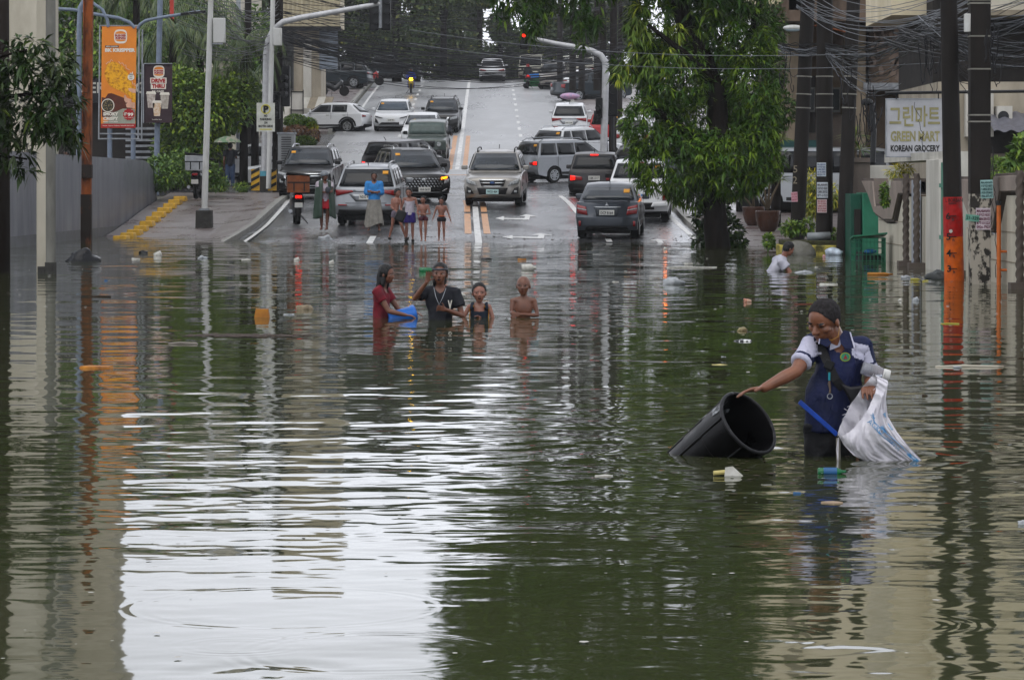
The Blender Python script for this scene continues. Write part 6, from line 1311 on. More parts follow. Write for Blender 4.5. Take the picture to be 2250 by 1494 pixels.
def hand(b, w, d, nrm, k, curl=.5, spread=1.0, side=1):
    """palm, four unequal bent fingers and a thumb from the side of the palm; w wrist, d along the hand, nrm palm normal"""
    d = Vector(d).normalized(); nrm = Vector(nrm); nrm = (nrm-d*nrm.dot(d)).normalized(); sd = d.cross(nrm)*side; w = Vector(w)
    pc = w+d*.045*k
    for q in (-.024, -.008, .008, .024): cone(b, w+sd*q*.7*k+d*.01*k, w+d*.078*k+sd*q*k, .013*k, .011*k, 8)
    for i, (q, l) in enumerate(((-.030,.060),(-.010,.072),(.010,.078),(.029,.070))):
        p = w+d*.082*k+sd*q*k; dd = (d+sd*q*6*spread).normalized(); c = curl
        for j, f in enumerate((.45,.3,.25)):
            dd = (dd*math.cos(c*.8)+nrm*math.sin(c*.8)).normalized(); e_ = p+dd*l*f*k; cone(b, p, e_, (.0088-.0006*j)*k, (.0082-.0008*j)*k, 8); p = e_
    p = w+d*.03*k+sd*.032*k; dd = (d*.65+sd*.8+nrm*.25).normalized()
    for f in (.034, .028): e_ = p+dd*f*k; cone(b, p, e_, .0105*k, .009*k, 8); p = e_; dd = (dd+d*.5+nrm*.3*curl).normalized()
def head(b, c, k, M, jaw=.25):
    """skull, jaw, nose, brow, lips, ears; k = head height; M = 3x3 orientation (face towards -y)"""
    T = lambda p: c+M @ (Vector(p)*k); R4 = Matrix.Translation(c) @ M.to_4x4() @ Matrix.Scale(k, 4)
    b.ell((0,.03,.12), (.335,.41,.37), R4, 20, 14); b.ell((0,-.13,-.14), (jaw,.24,.30), R4, 18, 12); b.ell((0,-.21,-.34), (.13,.13,.12), R4, 12, 8)
    for s_ in (-1, 1):
        b.ell((s_*.17,-.22,-.08), (.12,.12,.10), R4, 10, 8); b.ell((s_*.125,-.325,.075), (.13,.055,.04), R4, 10, 6); b.ell((s_*.335,.04,-.03), (.045,.085,.12), R4, 10, 8, rot=(0,0,s_*.4))
    cone(b, T((0,-.345,.05)), T((0,-.425-(jaw-.25)*.5,-.10)), .034*k, (.052+(jaw-.25)*.4)*k, 8); b.ell((0,-.40,-.115), (.085,.06,.045), R4, 10, 6)
    b.ell((0,-.325,-.235), (.10,.07,.035), R4, 10, 6); b.ell((0,-.315,-.285), (.085,.07,.035), R4, 10, 6)
def face_paint(c, k, M, open_mouth=0, brow=1):
    Mi = M.inverted()
    def f(p):
        q = Mi @ (p-c)/k
        if q.y > -.16: return 0
        ax = abs(q.x)
        if brow and ((ax-.135)/(.085))**2+((q.z-.10)/(.017+.004*(brow == 2)))**2 < 1: return 1
        if ((ax-.13)/.058)**2+((q.z-.02)/.021)**2 < 1: return 2 if abs(ax-.13) > .03 and brow != 2 and abs(q.z-.02) < .012 else 3
        if ((q.x)/(.095 if brow != 2 else .07))**2+((q.z+.258)/((.034 if brow != 2 else .016)+.03*open_mouth))**2 < 1: return 1 if open_mouth and abs(q.z+.262) < .028 and ax < .06 else 4
        return 0
    return f
def hair_cap(b, c, k, M, low=.0, top=.03, long=0):
    R4 = Matrix.Translation(c) @ M.to_4x4() @ Matrix.Scale(k, 4); b.ell((0,.06,.14+top*.3), (.362,.415,.395+top*.4), R4, 22, 14); b.ell((0,.17,-.02-low), (.32,.30,.30), R4, 16, 10)
def cut_front(c, k, M, z, y=-.13):     # planes that shave the hair off the face
    return [(c+M @ Vector((0, y*k, 0)), M @ Vector((0, -1, 0)))]
def person(name, label, px, s, H, base_z, J=None, yaw=0, sk=skA, hd=(0,0,0), hk=.147, vox=.013, slim=1., curl=(.4,.4), hdir=None, hnrm=None, mouth=0, hair='short', X=None, hm=hairm, Z=None, hand_k=1., legs=True, lean=(0,0), arm=1., brow=1, jaw=.25):
    """joints in units of body height, x to the picture's right, facing -y"""
    j = dict(head=(0,-.01,.93), neck=(0,.005,.845), chest=(0,0,.74), waist=(0,0,.61), hip=(0,0,.53), shL=(-.108,0,.812), shR=(.108,0,.812), elL=(-.135,.01,.64), elR=(.135,.01,.64), wrL=(-.14,-.03,.50), wrR=(.14,-.03,.50),
             hiL=(-.05,0,.51), hiR=(.05,0,.51), knL=(-.055,-.012,.285), knR=(.055,-.012,.285), anL=(-.058,.012,.045), anR=(.058,.012,.045), toL=(-.068,-.085,.018), toR=(.068,-.085,.018))
    j.update(J or {}); p = {a: Vector(v)*H for a, v in j.items()}
    v = P(px, 400, s); t = thing(name, label, 'person', (v.x if X is None else X, v.y, base_z), (0,0,R(yaw)))
    k = hk*H; M = Euler([R(a) for a in hd]).to_matrix(); hc = p['head']; b = MB(); q = slim*H; head(b, hc, k, M, jaw)
    def E3(c, r, M_=None): b.ell(c, r, None, 16, 10)
    nk_ = 1+(jaw-.25)*4; cone(b, p['neck']-Vector((0,0,.03*H)), hc+M @ Vector((0,.10,-.22))*k, .036*q*nk_, .034*q*nk_)
    ax = (p['neck']-p['hip']).normalized(); tilt = ax.to_track_quat('Z', 'X').to_matrix().to_4x4()
    def torso(mb, g=0., lo=True):
        sw = (p['shR']-p['shL']).length; xdir = (p['shR']-p['shL']).normalized(); yd_ = ax.cross(xdir).normalized(); B = Matrix((xdir, yd_, ax)).transposed().to_4x4()
        def el(c, r): mb.ell((0,0,0), [x+g for x in r], Matrix.Translation(c) @ B, 20, 12)
        el(p['chest'], (sw*.43, .060*q, .115*q)); el(p['chest']+ax*.055*H, (sw*.50, .042*q, .04*q)); el(p['waist'], (.070*q, .052*q, .095*q)); el(p['chest'].lerp(p['waist'], .5), (.079*q,.055*q,.08*q))
        if lo: el(p['hip'], (.080*q, .058*q, .065*q))
        for s_ in 'LR': cone(mb, p['sh'+s_], p['neck']-ax*.02*H, .030*q+g, .034*q+g*.5)
    torso(b)
    for i, s_ in enumerate('LR'):
        sh, el_, wr = p['sh'+s_], p['el'+s_], p['wr'+s_]; mid = sh.lerp(el_, .45)
        w_ = q*arm; cone(b, sh, mid, .031*w_, .029*w_); cone(b, mid, el_, .029*w_, .022*w_); cone(b, el_, el_.lerp(wr, .35), .022*w_, .0235*w_); cone(b, el_.lerp(wr, .35), wr, .0235*w_, .0155*w_)
        d = (wr-el_).normalized(); 
        if hdir and hdir[i]: d = Vector(hdir[i])
        nr = Vector(hnrm[i]) if hnrm and hnrm[i] else Vector((1 if s_ == 'L' else -1, .2, .1)); hand(b, wr, d, nr, H/1.68*hand_k*1.02, curl[i], 1, 1)
        if legs:
            hi, kn, an, to = p['hi'+s_], p['kn'+s_], p['an'+s_], p['to'+s_]; cone(b, hi, hi.lerp(kn, .5), .052*q, .044*q); cone(b, hi.lerp(kn, .5), kn, .044*q, .032*q)
            cm = kn.lerp(an, .3)+Vector((0,.012*H,0)); cone(b, kn, cm, .031*q, .034*q); cone(b, cm, an, .034*q, .019*q); fd = (to-an); cone(b, an+Vector((0,.018*H,-.02*H)), to, .021*q, .016*q); cone(b, an, an+Vector((0,0,-.02*H)), .021*q, .022*q)
            for e_ in range(5): s5 = (e_-2)*.0085*H; cone(b, to+Vector((s5,.01*H,-.003*H)), to+Vector((s5*1.15,-(.018-.003*abs(e_-1))*H,-.004*H)), .0075*H, .0065*H, 6)
    body = fuse(b, 'body', [sk, hairm, eyew, eyed, lipm], t, vox, 2, paintf=face_paint(hc, k, M, mouth, brow))
    if hair:
        h = MB(); hair_cap(h, hc, k, M); c_ = hc+M @ Vector((0,-.20,.14))*k; nrm_ = M @ Vector((0,-1,-.62))
        hb = fuse(h, 'hair', hm, t, k*.045, 2, wr=.012*k*3, wsc=9/k, seed=px*.01, wst=(1,1,.35), cut=[(hc+M @ Vector((0,-.17,.20))*k, nrm_)]) if hair == 'short' else None
        if hair == 'buzz': hb = None
    return t, p, hc, k, M, torso, q
def shirt(t, p, q, torso, m, H, g=.012, sleeve=.5, hem=None, sl_r=1.35, vox=.012, neck=True, wr=.006, name='shirt', extra=None, tank=False, seed=1, hemy=None, paintf=None, cut=None):
    b = MB(); torso(b, g)
    if hem is not None: 
        hw = .088*q+g; b.lathe([(hw*.98, 0), (hw*.95, p['chest'].z-hem)], 22, Matrix.Translation((p['hip'].x, p['hip'].y, hem)) @ Matrix.Diagonal((1, .74, 1, 1)))
    if not tank:
        for i, s_ in enumerate('LR'):
            sh, el_ = p['sh'+s_], p['el'+s_]; f = sleeve[i] if isinstance(sleeve, tuple) else sleeve
            if f <= 1: flat(b, sh-(el_-sh)*.1, sh.lerp(el_, f), .036*q+g, .030*q*sl_r+g)
            else: cone(b, sh, el_, .036*q+g, .031*q+g); flat(b, el_, el_.lerp(p['wr'+s_], f-1), .031*q+g, .027*q+g)
    if extra: extra(b)
    cuts = []
    hole = (p['neck']+Vector((0,-.012*H,0)), .040*q+g*.6, .046*q+g*.6, .06*H) if neck else None
    if hem is not None: cuts.append((Vector((0,0,hem)), Vector((0,0,-1))))
    return fuse(b, name, m, t, vox, 3, wr, 9, seed, cut=(cuts+(cut or [])) or None, wst=(1,1,.8), paintf=paintf, hole=hole)
def shorts(t, p, q, m, H, f=.5, g=.012, vox=.012, r=1.3, name='shorts', seed=2, top=.0):
    b = MB(); b.ell(p['hip'], (.084*q+g, .062*q+g, .06*q+top))
    for s_ in 'LR': flat(b, p['hi'+s_]+Vector((0,0,.02*H)), p['hi'+s_].lerp(p['kn'+s_], f), .055*q+g, .046*q*r+g)
    return fuse(b, name, m, t, vox, 3, .005, 10, seed, cut=[(p['hip']+Vector((0,0,.045*q+top*.8)), Vector((0,0,1)))], wst=(1,1,.5))
cloth = lambda n, c, c2=None, r=.7: mat('cloth_'+n, c, r, scale=7, col2=c2, var=.12, bump=.003, bscale=60)
gz = lambda px, s: Gs(F/s)
# ---- bystanders at the edge -------------------------------------------------------------------
# man in blue sweatshirt with a grey wrap skirt, arms folded
H = 1.64; s = 78; z0 = P(0, 508, s).z
J = dict(elL=(-.135,-.01,.655), elR=(.135,-.01,.655), wrL=(.03,-.105,.665), wrR=(-.03,-.10,.675), anL=(-.085,.0,.045), anR=(.085,.0,.045), toL=(-.10,-.08,.018), toR=(.10,-.08,.018))
t, p, hc, k, M, torso, q = person('person', 'smiling man in a bright blue sweatshirt with folded arms and a pale grey wrap skirt', 822, s, H, z0, J, 0, skB, (0,0,4), hdir=[(1,-.1,.15),(-1,-.1,.1)], hnrm=[(0,-1,0),(0,-1,0)])
shirt(t, p, q, torso, cloth('blue', '#2f78b8'), H, .022, 1.55, hem=.50*H, neck=True, name='sweatshirt')
b = MB(); n = 60; pr = []
b.grid(lambda u, v: ((.112+.05*v+.014*math.sin(u*6.283*9)*v)*H*math.cos(u*6.283), (.08+.035*v+.012*math.sin(u*6.283*9)*v)*H*math.sin(u*6.283), (.54-(.44+.035*math.sin(u*6.283*2))*v)*H), 120, 10); b.build('wrap_skirt', cloth('pale_grey', '#85827b', '#6f6c66'), t, smooth=True)
# raincoat man with helmet
H = 1.62; z0 = P(0, 506, s).z
J = dict(elL=(-.12,-.04,.67), elR=(.115,-.06,.67), wrL=(.0,-.12,.655), wrR=(.02,-.13,.66), anL=(-.045,.03,.045), anR=(.035,-.03,.045), toL=(-.075,-.03,.018), toR=(.0,-.10,.018))
t, p, hc, k, M, torso, q = person('person', 'man in a grey helmet, dark green rain cape and red shorts at the water edge', 713, s, H, z0, J, 14, skB, (8,0,34), hair=None, hdir=[(1,-.4,.1),(-1,-.3,0)], hnrm=[(0,-1,0),(0,-1,0)])
shirt(t, p, q, torso, cloth('pale_striped', '#b5adb5', '#8c7f8c'), H, .016, .5, hem=.50*H); shorts(t, p, q, cloth('red', '#9d1424'), H, .62, .018, r=1.45)
b = MB(); cape = mat('dark_green_raincoat', '#27352d', .35, scale=3, col2='#35453b', bump=.01)
def capef(u, v):
    a = -1.05+u*(math.pi*2-1.1)+math.pi*.5; rx = (.085+.115*v**.3+.012*math.sin(u*40)*v)*H; ry = (.07+.075*v**.4+.012*math.sin(u*40+1)*v)*H
    a = math.pi*.5-math.pi*.90+u*math.pi*1.80
    return (rx*math.cos(a)*1.0, ry*math.sin(a)+.01*H-.03*H*v*0, (.865-.62*v-.05*v*math.sin(u*9))*H-.0)
b.grid(capef, 60, 20); b.build('rain_cape', cape, t, smooth=True, solid=.012)
b = MB(); b.ell(hc+Vector((0,.02*H,.0)), (.42*k,.46*k,.5*k), n=18, k=10); fuse(b, 'hood', cape, t, .012, 2, cut=[(hc+M @ Vector((0,-.08,0))*k, M @ Vector((0,-1,.0)))])
b = MB(); R4 = Matrix.Translation(hc) @ M.to_4x4() @ Matrix.Scale(k, 4); b.ell((0,.05,.22), (.50,.56,.46), R4, 24, 14); fuse(b, 'helmet', mat('grey_helmet', '#5d6268', .25, coat=.5), t, .012, 1, cut=[(hc+M @ Vector((0,-.2,.1))*k, M @ Vector((0,-.6,-1)))])
b = MB(); b.ell(Vector((.03,-.15,.70))*H, (.075,.05,.09), n=12, k=8); fuse(b, 'bundle', cloth('dark_grey_bundle', '#3c3f45'), t, .012, 2, wr=.01)
# boys at the edge
def boy(label, px, py, s, H, J, yaw, sk, shm, f, hd=(0,0,0), top=None, slim=.92, waist=None, hnrm=None, hdir=None, tanks=None, shoes=None, curl=(.3,.3)):
    t, p, hc, k, M, torso, q = person('person', label, px, s, H, P(0, py, s).z, J, yaw, sk, hd, hk=.172, slim=slim, vox=.011, arm=.92, hdir=hdir, hnrm=hnrm, curl=curl)
    shorts(t, p, q, shm, H, f, .008, r=1.15 if f < .4 else 1.35)
    if waist: b = MB(); b.tube([(p['hip'].x+(.088*q)*math.cos(a), p['hip'].y+(.066*q)*math.sin(a), p['hip'].z+.047*q) for a in [6.283*i/20 for i in range(21)]], .012, 6); b.build('waistband', waist, t, smooth=True)
    if tanks: 
        shirt(t, p, q, torso, tanks, H, .010, hem=.49*H, tank=True, neck=False, name='tank_top', cut=[(p['neck']-Vector((0,0,.045*H)), Vector((0,-.5,1)))])
    if shoes:
        for s_ in 'LR': b = MB(); cone(b, p['an'+s_]+Vector((0,.02*H,-.022*H)), p['to'+s_], .030*H, .026*H); b.build('shoe', shoes, t, smooth=True)
    return t
hj = lambda **k: dict(dict(head=(0,-.01,.915), neck=(0,.005,.82), chest=(0,0,.725), waist=(0,0,.61), hip=(0,0,.53), shL=(-.105,0,.79), shR=(.105,0,.79)), **k)
purple = cloth('deep_purple', '#2d2165'); boy('boy in a white tank top and loose deep purple shorts holding a black bag', 900, 531, 83, 1.43, hj(head=(-.01,-.03,.905), elL=(-.15,-.02,.62), wrL=(-.20,-.05,.51), elR=(.15,.0,.62), wrR=(.165,-.03,.47)), 0, skC, purple, .72, (14,0,-12), tanks=cloth('white_tank', '#a8a2ad'), shoes=mat('black_rubber_shoe','#15130f',.5))
b = MB(); b.box((0,0,0), (.26,.1,.3), (0,.4,0)); o = b.build('bag', mat('black_wet_bag', '#121214', .35), bevel=.04); o.location = P(880, 475, 83.5); tag(o, 'black wet bag held between the walking boy and the boy in the tank top', 'bag')
boy('boy in grey swimming shorts walking to the right with a wide stride', 870, 527, 83, 1.36, hj(head=(.03,-.02,.905), neck=(.012,0,.815), shL=(-.07,.05,.785), shR=(.08,-.05,.785), elL=(-.09,.03,.63), wrL=(.02,-.06,.55), elR=(.10,-.07,.61), wrR=(.13,-.12,.49), hiL=(-.035,0,.5), hiR=(.035,0,.5), knL=(-.07,.03,.28), anL=(-.13,.06,.05), toL=(-.11,-.02,.02), knR=(.11,-.05,.29), anR=(.19,-.03,.05), toR=(.235,-.10,.02)), 0, skC, cloth('grey_violet', '#5c5460'), .3, (10,0,40), shoes=mat('black_rubber_shoe','#15130f'))
boy('smallest boy with crossed hands in a dark red patterned brief', 930, 531, 85, 1.17, hj(elL=(-.13,-.02,.62), wrL=(-.02,-.09,.60), elR=(.15,-.03,.61), wrR=(.02,-.10,.61), anL=(-.035,.01,.045), toL=(-.045,-.08,.02), anR=(.045,.01,.045), toR=(.05,-.08,.02)), 0, skC, cloth('dark_red_pattern', '#5d2026', '#272b3c'), .22, (12,0,-16), hdir=[(1,-.2,0),(-1,-.2,0)], hnrm=[(0,-1,0),(0,-1,0)])
boy('boy in black trunks with an orange waistband and open arms looking down', 970, 530, 84.5, 1.13, hj(elL=(-.16,.0,.63), wrL=(-.20,-.05,.50), elR=(.165,.0,.62), wrR=(.215,-.04,.46)), 0, skC, cloth('black_trunks', '#1d1a1f'), .26, (16,0,-10), waist=mat('orange_band','#c2571c',.6))
# ---- children wading ---------------------------------------------------------------------------
def wader(label, px, s, H, zb, J, yaw, sk, hd, vox=.008, **kw): return person('person', label, px, s, H, zb, J, yaw, sk, hd, vox=vox, **kw)
# bald boy
H = 1.30; s = 193; top = P(0, 611, s).z; zb = top-H*.985
wj = lambda **k: dict(dict(head=(0,-.01,.915), neck=(0,.005,.825), chest=(0,0,.725), waist=(0,0,.61), hip=(0,0,.53), shL=(-.094,0,.785), shR=(.094,0,.785)), **k)
t, p, hc, k, M, torso, q = wader('bald bare chested boy wading with his wrists crossed in front', 1150, s, H, zb, wj(elL=(-.105,-.03,.68), elR=(.125,-.02,.66), wrL=(-.085,-.12,.69), wrR=(-.03,-.12,.672)), 0, skB, (0,0,-8), hk=.176, slim=.84, arm=.9, hair=None, mouth=0, hdir=[(-.15,-.4,-1),(-1,-.3,-.1)], hnrm=[(0,1,-.3),(0,-1,0)], curl=(.3,.3))
shorts(t, p, q, cloth('dark_shorts', '#20232b'), H, .5)
# boy in tank top with mustard edging
H = 1.20; top = P(0, 627, s).z; zb = top-H*.99
t, p, hc, k, M, torso, q = wader('small boy in a dark tank top with mustard edging, fist at his chest', 1053, s, H, zb, wj(elL=(-.17,-.02,.655), wrL=(-.21,-.03,.56), elR=(.15,-.02,.62), wrR=(.01,-.12,.66)), 0, skC, (0,0,3), hk=.186, slim=.86, arm=.9, mouth=.5, hdir=[None,(-.5,-.2,1)], hnrm=[None,(-1,-1,.2)], curl=(.3,1.25))
def tank_paint(p_, H_=H):
    y = p_.z/H_; x = abs(p_.x)/H_; return 1 if (abs(x-(.052+.0*y)) < .007 and y > .70 and p_.y < 0) or (y > .69 and .691 < y < .706 and x < .05 and p_.y < 0) or (abs(x-.089) < .006 and y > .66) else 0
navy = cloth('dark_teal_navy', '#18222f'); must = cloth('mustard', '#9a6a1c')
b = MB(); torso(b, .010); tk = fuse(b, 'tank_top', navy, t, .007, 2, .003, 9, 3, hole=(Vector((0,-.05*H,.775*H)), .048*H, .06*H, .032*H), cut=[(Vector((0,0,.775*H)), Vector((0,0,1))), (Vector((-.095*H,0,0)), Vector((-1,0,0))), (Vector((.095*H,0,0)), Vector((1,0,0))), (Vector((0,0,.48*H)), Vector((0,0,-1)))])
bpy.context.view_layer.update()
def tsurf(x, z):
    ok, l_, n_, i_ = tk.ray_cast(Vector((x*H,-1,z*H)), Vector((0,1,0))); return (l_+Vector((0,-.004,0))) if ok else Vector((x*H,-.075*H,z*H))
for pp in ([(-.053,.80),(-.050,.775),(-.040,.755),(-.02,.745),(0,.742),(.02,.745),(.040,.755),(.050,.775),(.053,.80)], [(-.09,.77),(-.088,.73),(-.092,.68)], [(.09,.77),(.088,.73),(.092,.68)]):
    b = MB(); b.tube([tsurf(*w) for w in pp], .0055, 6); b.build('mustard_binding', must, t, smooth=True)
for sg in (-1, 1): b = MB(); b.tube([(sg*.070*H,-.060*H,.765*H),(sg*.066*H,-.03*H,.818*H),(sg*.066*H,.03*H,.812*H),(sg*.07*H,.05*H,.76*H)], .016, 8, flat=1.6); b.build('shoulder_strap', navy, t, smooth=True)
# teen in black t-shirt with headband
H = 1.52; top = P(0, 582, s+3).z; zb = top-H*.99
t, p, hc, k, M, torso, q = wader('teenager in a black t-shirt and headband raising one hand to the eyes', 967, s+3, H, zb, wj(head=(0,-.02,.92), shL=(-.115,0,.79), shR=(.115,0,.785), elL=(-.185,-.06,.745), wrL=(-.095,-.14,.865), elR=(.165,-.02,.615), wrR=(.045,-.14,.665)), 0, skB, (-3,0,-6), hk=.158, slim=.94, arm=.92, mouth=1, hdir=[(.25,-.1,1),(-1,-.2,.25)], hnrm=[(.2,-1,0),(0,-1,-.2)], curl=(.25,.9))
sb = shirt(t, p, q, torso, cloth('black_tee', '#14161d'), H, .014, .6, hem=.44*H, sl_r=1.25, vox=.008, name='t_shirt')
text('V', .10, whitew, t, Matrix.Translation((.075*H,-.102*H,.70*H)), bold=.04, w=.05)
b = MB(); b.tube([(-.045*H,-.055*H,.825*H),(-.03*H,-.095*H,.76*H),(-.005*H,-.108*H,.70*H),(.02*H,-.105*H,.75*H),(.045*H,-.055*H,.82*H)], .0035, 6); b.build('necklace', steel, t)
b = MB(); R4 = Matrix.Translation(hc) @ M.to_4x4() @ Matrix.Scale(k, 4); b.tube([R4 @ Vector((.335*math.cos(a),.03+.41*math.sin(a),.25+.03*math.sin(a))) for a in [6.283*i/24 for i in range(25)]], .011, 8); b.build('headband', mat('dark_grey_headband','#3d4047',.5), t, smooth=True)
b = MB(); b.ell((0,.22,-.25), (.30,.2,.35), R4, 14, 10); b.ell((-.27,.05,-.25), (.08,.15,.3), R4, 10, 8); fuse(b, 'back_hair', hairm, t, .01, 2, .006, 30, 4)
# girl in red with long wet hair
H = 1.42; top = P(0, 584, s).z; zb = top-H*.99
t, p, hc, k, M, torso, q = wader('girl with long wet hair in a dark red top pushing the blue tub', 838, s, H, zb, wj(head=(0,-.045,.92), neck=(0,-.005,.83), elL=(-.10,-.10,.63), wrL=(-.06,-.23,.60), elR=(.115,-.11,.63), wrR=(.05,-.25,.615)), 72, skB, (6,0,-4), hk=.15, slim=.9, hdir=[(.1,-1,-.1),(0,-1,-.1)], hnrm=[(0,0,-1),(0,0,-1)], curl=(.5,.5))
shirt(t, p, q, torso, cloth('dark_red', '#6d1020', '#4d0a17'), H, .011, .5, hem=.555*H, sl_r=1.1, vox=.008, name='top')
shorts(t, p, q, cloth('black_wet', '#121215'), H, .6, .016, top=.03)
b = MB(); R4 = Matrix.Translation(hc) @ M.to_4x4() @ Matrix.Scale(k, 4); b.ell((0,.10,.12), (.36,.38,.38), R4, 18, 12); b.ell((0,.26,-.2), (.32,.24,.5), R4, 14, 10); b.ell((0,.34,-.72), (.27,.17,.5), R4, 14, 10); b.ell((-.28,.02,-.35), (.07,.1,.35), R4, 10, 8); b.ell((.29,.04,-.4), (.07,.1,.4), R4, 10, 8); fuse(b, 'long_hair', hairm, t, .010, 2, .012, 14, 5, wst=(1,1,.2))
b = MB()
pts = []
for i in range(10): a = math.pi/2+6.283*i/10; r_ = .045 if i % 2 == 0 else .018; pts.append((r_*math.cos(a), r_*math.sin(a)*1.2))
pts.append(pts[0]); Ms = Matrix.Translation(p['shR'].lerp(p['elR'], .36)+Vector((.062,0,.0))) @ Matrix.Rotation(R(90), 4, 'Z'); b.tube([Ms @ Vector((x, 0, z)) for x, z in pts], .004, 5); b.build('star_print', cloth('pale_pink_print', '#b08a94'), t)
# blue tub
b = MB(); tub = mat('blue_tub', '#1f5fb0', .3, scale=3, var=.15); c0 = P(877, 688, s)
b.lathe([(.0,.0),(.13,.0),(.15,.03),(.185,.2),(.205,.21),(.205,.235),(.175,.225),(.14,.04),(0,.03)], 28, Matrix.Rotation(R(80), 4, 'Y') @ Matrix.Rotation(R(-14), 4, 'X') @ Matrix.Diagonal((.55,.8,1.3,1)), caps=False)
o = b.build('plastic_tub', tub, smooth=True); o.location = c0+Vector((-.12,-.04,-.07)); tag(o, 'bright blue plastic tub tipped in the water under the girl\'s hands', 'tub')
# man bending in the water in a white t-shirt
H = 1.62; s2 = 125; c = P(1712, 606, s2)
J = dict(head=(.16,-.02,.93-.02), neck=(.10,0,.83), chest=(.05,0,.735), waist=(-.03,0,.63), hip=(-.09,0,.56), shL=(.03,.11,.79), shR=(.07,-.11,.775), elL=(.15,.14,.71), wrL=(.21,.12,.58), elR=(.17,-.14,.66), wrR=(.25,-.14,.56))
t, p, hc, k, M, torso, q = person('person', 'man in a wet white t-shirt bending over with his arms in the water', 1700, s2, H, c.z-.62*H, J, 0, skC, (24,0,112), hk=.147, vox=.01, legs=False)
shirt(t, p, q, torso, cloth('wet_white', '#a9a9b3', '#8f8f9c'), H, .018, .6, sl_r=1.5, vox=.010, name='t_shirt', neck=False)
# umbrella walker, blue shirt person behind wall
t, p, hc, k, M, torso, q = person('person', 'person in black top and blue jeans walking away under a green umbrella', 506, 61, 1.62, P(0, 414, 61).z, dict(wrL=(-.05,-.12,.80), elL=(-.13,-.05,.68), knL=(-.05,-.02,.29), anR=(.06,.05,.05)), 180, skB, (0,0,0))
shirt(t, p, q, torso, cloth('black_tee', '#14161d'), 1.62, .02, .6, hem=.5*1.62, vox=.014); b = MB(); b.ell(p['hip'], (.15,.11,.11))
for s_ in 'LR': flat(b, p['hi'+s_]+Vector((0,0,.03)), p['an'+s_], .10, .065)
fuse(b, 'jeans', cloth('denim', '#2c3a52'), t, .014, 2, .005)
u = thing('umbrella', 'green and white patterned umbrella held over the walking person on the left footway', 'umbrella', P(500, 310, 61)); b = MB()
b.lathe([(.50,-.06),(.44,.02),(.3,.10),(.15,.15),(.01,.17)], 8, caps=False); b.build('canopy', mat('umbrella_pattern', '#5f7a5d', .5, scale=5, col2='#8c8a7c', thr=(.45,.55)), u, solid=.008); b = MB(); b.tube([(0,0,.17),(.04,0,-.62)], .01, 6); b.build('shaft', steel, u)
t, p, hc, k, M, torso, q = person('person', 'person in a bright blue shirt half hidden behind the grey wall', 147, 71, 1.62, .95, {}, -40, skB, (0,0,10)); shirt(t, p, q, torso, cloth('royal_blue', '#1c479e'), 1.62, .02, .6, hem=.5*1.62, vox=.014); 
# riders
def rider(label, px, s, yaw, coatm, helm, dz=0, bk=None):
    H = 1.62; J = dict(head=(0,-.04,.93), hip=(0,.06,.53), waist=(0,.05,.61), chest=(0,.01,.74), elL=(-.15,-.08,.66), elR=(.15,-.08,.66), wrL=(-.17,-.20,.60), wrR=(.17,-.20,.60), hiL=(-.05,.05,.51), hiR=(.05,.05,.51), knL=(-.10,-.18,.46), knR=(.10,-.18,.46), anL=(-.11,-.10,.24), anR=(.11,-.10,.24), toL=(-.115,-.18,.215), toR=(.115,-.18,.215))
    Y = F/s; zb = Gs(Y)+.02; t, p, hc, k, M, torso, q = person('person', label, px, s, H, zb, J, yaw, skB, (0,0,0), hair=None, vox=.016)
    shirt(t, p, q, torso, coatm, H, .03, 1.9, vox=.016, name='jacket', neck=False); b = MB(); b.ell(p['hip'], (.16,.13,.1))
    for s_ in 'LR': cone(b, p['hi'+s_], p['kn'+s_], .09, .07); cone(b, p['kn'+s_], p['an'+s_], .07, .05)
    fuse(b, 'trousers', bk or cloth('dark_trousers', '#1c1e24'), t, .016, 2)
    b = MB(); b.ell(hc+Vector((0,.01,.03)), (.13,.15,.15), n=18, k=12); fuse(b, 'helmet', helm, t, .014, 1, cut=[(hc+Vector((0,-.09,0)), Vector((0,-1,-.35)))])
rider('rider in a blue raincoat coming down the hill behind yellow headlamps', 903, 33.5, 2, cloth('raincoat_blue', '#27368a'), mat('grey_helmet','#5d6268'), bk=cloth('raincoat_blue', '#27368a'))
rider('rider in a white helmet and dark jacket beside the grey green off roader', 979, 47, 0, cloth('dark_jacket', '#23252b'), mat('white_helmet','#b5b6b8',.25,coat=.5))
rider('rider in a red helmet and dark jacket seen from behind at the crest', 1160, 32.5, 180, cloth('dark_jacket', '#23252b'), mat('red_helmet','#8a1a1a',.3))
rider('rider in a blue hooded jacket and white helmet seen from behind near the pickup', 1384, 58, 178, cloth('hood_blue', '#2140a0'), mat('white_helmet','#b5b6b8'))
rider('rider in a black helmet between the two black family cars', 868, 57.5, 180, cloth('dark_jacket', '#23252b'), mat('black_helmet','#101114',.3,coat=.6))
bike('scooter under the rider in the black helmet between the black cars', 868, 57.5, 180, paint('bike_black','#0e0f10'), None, '')
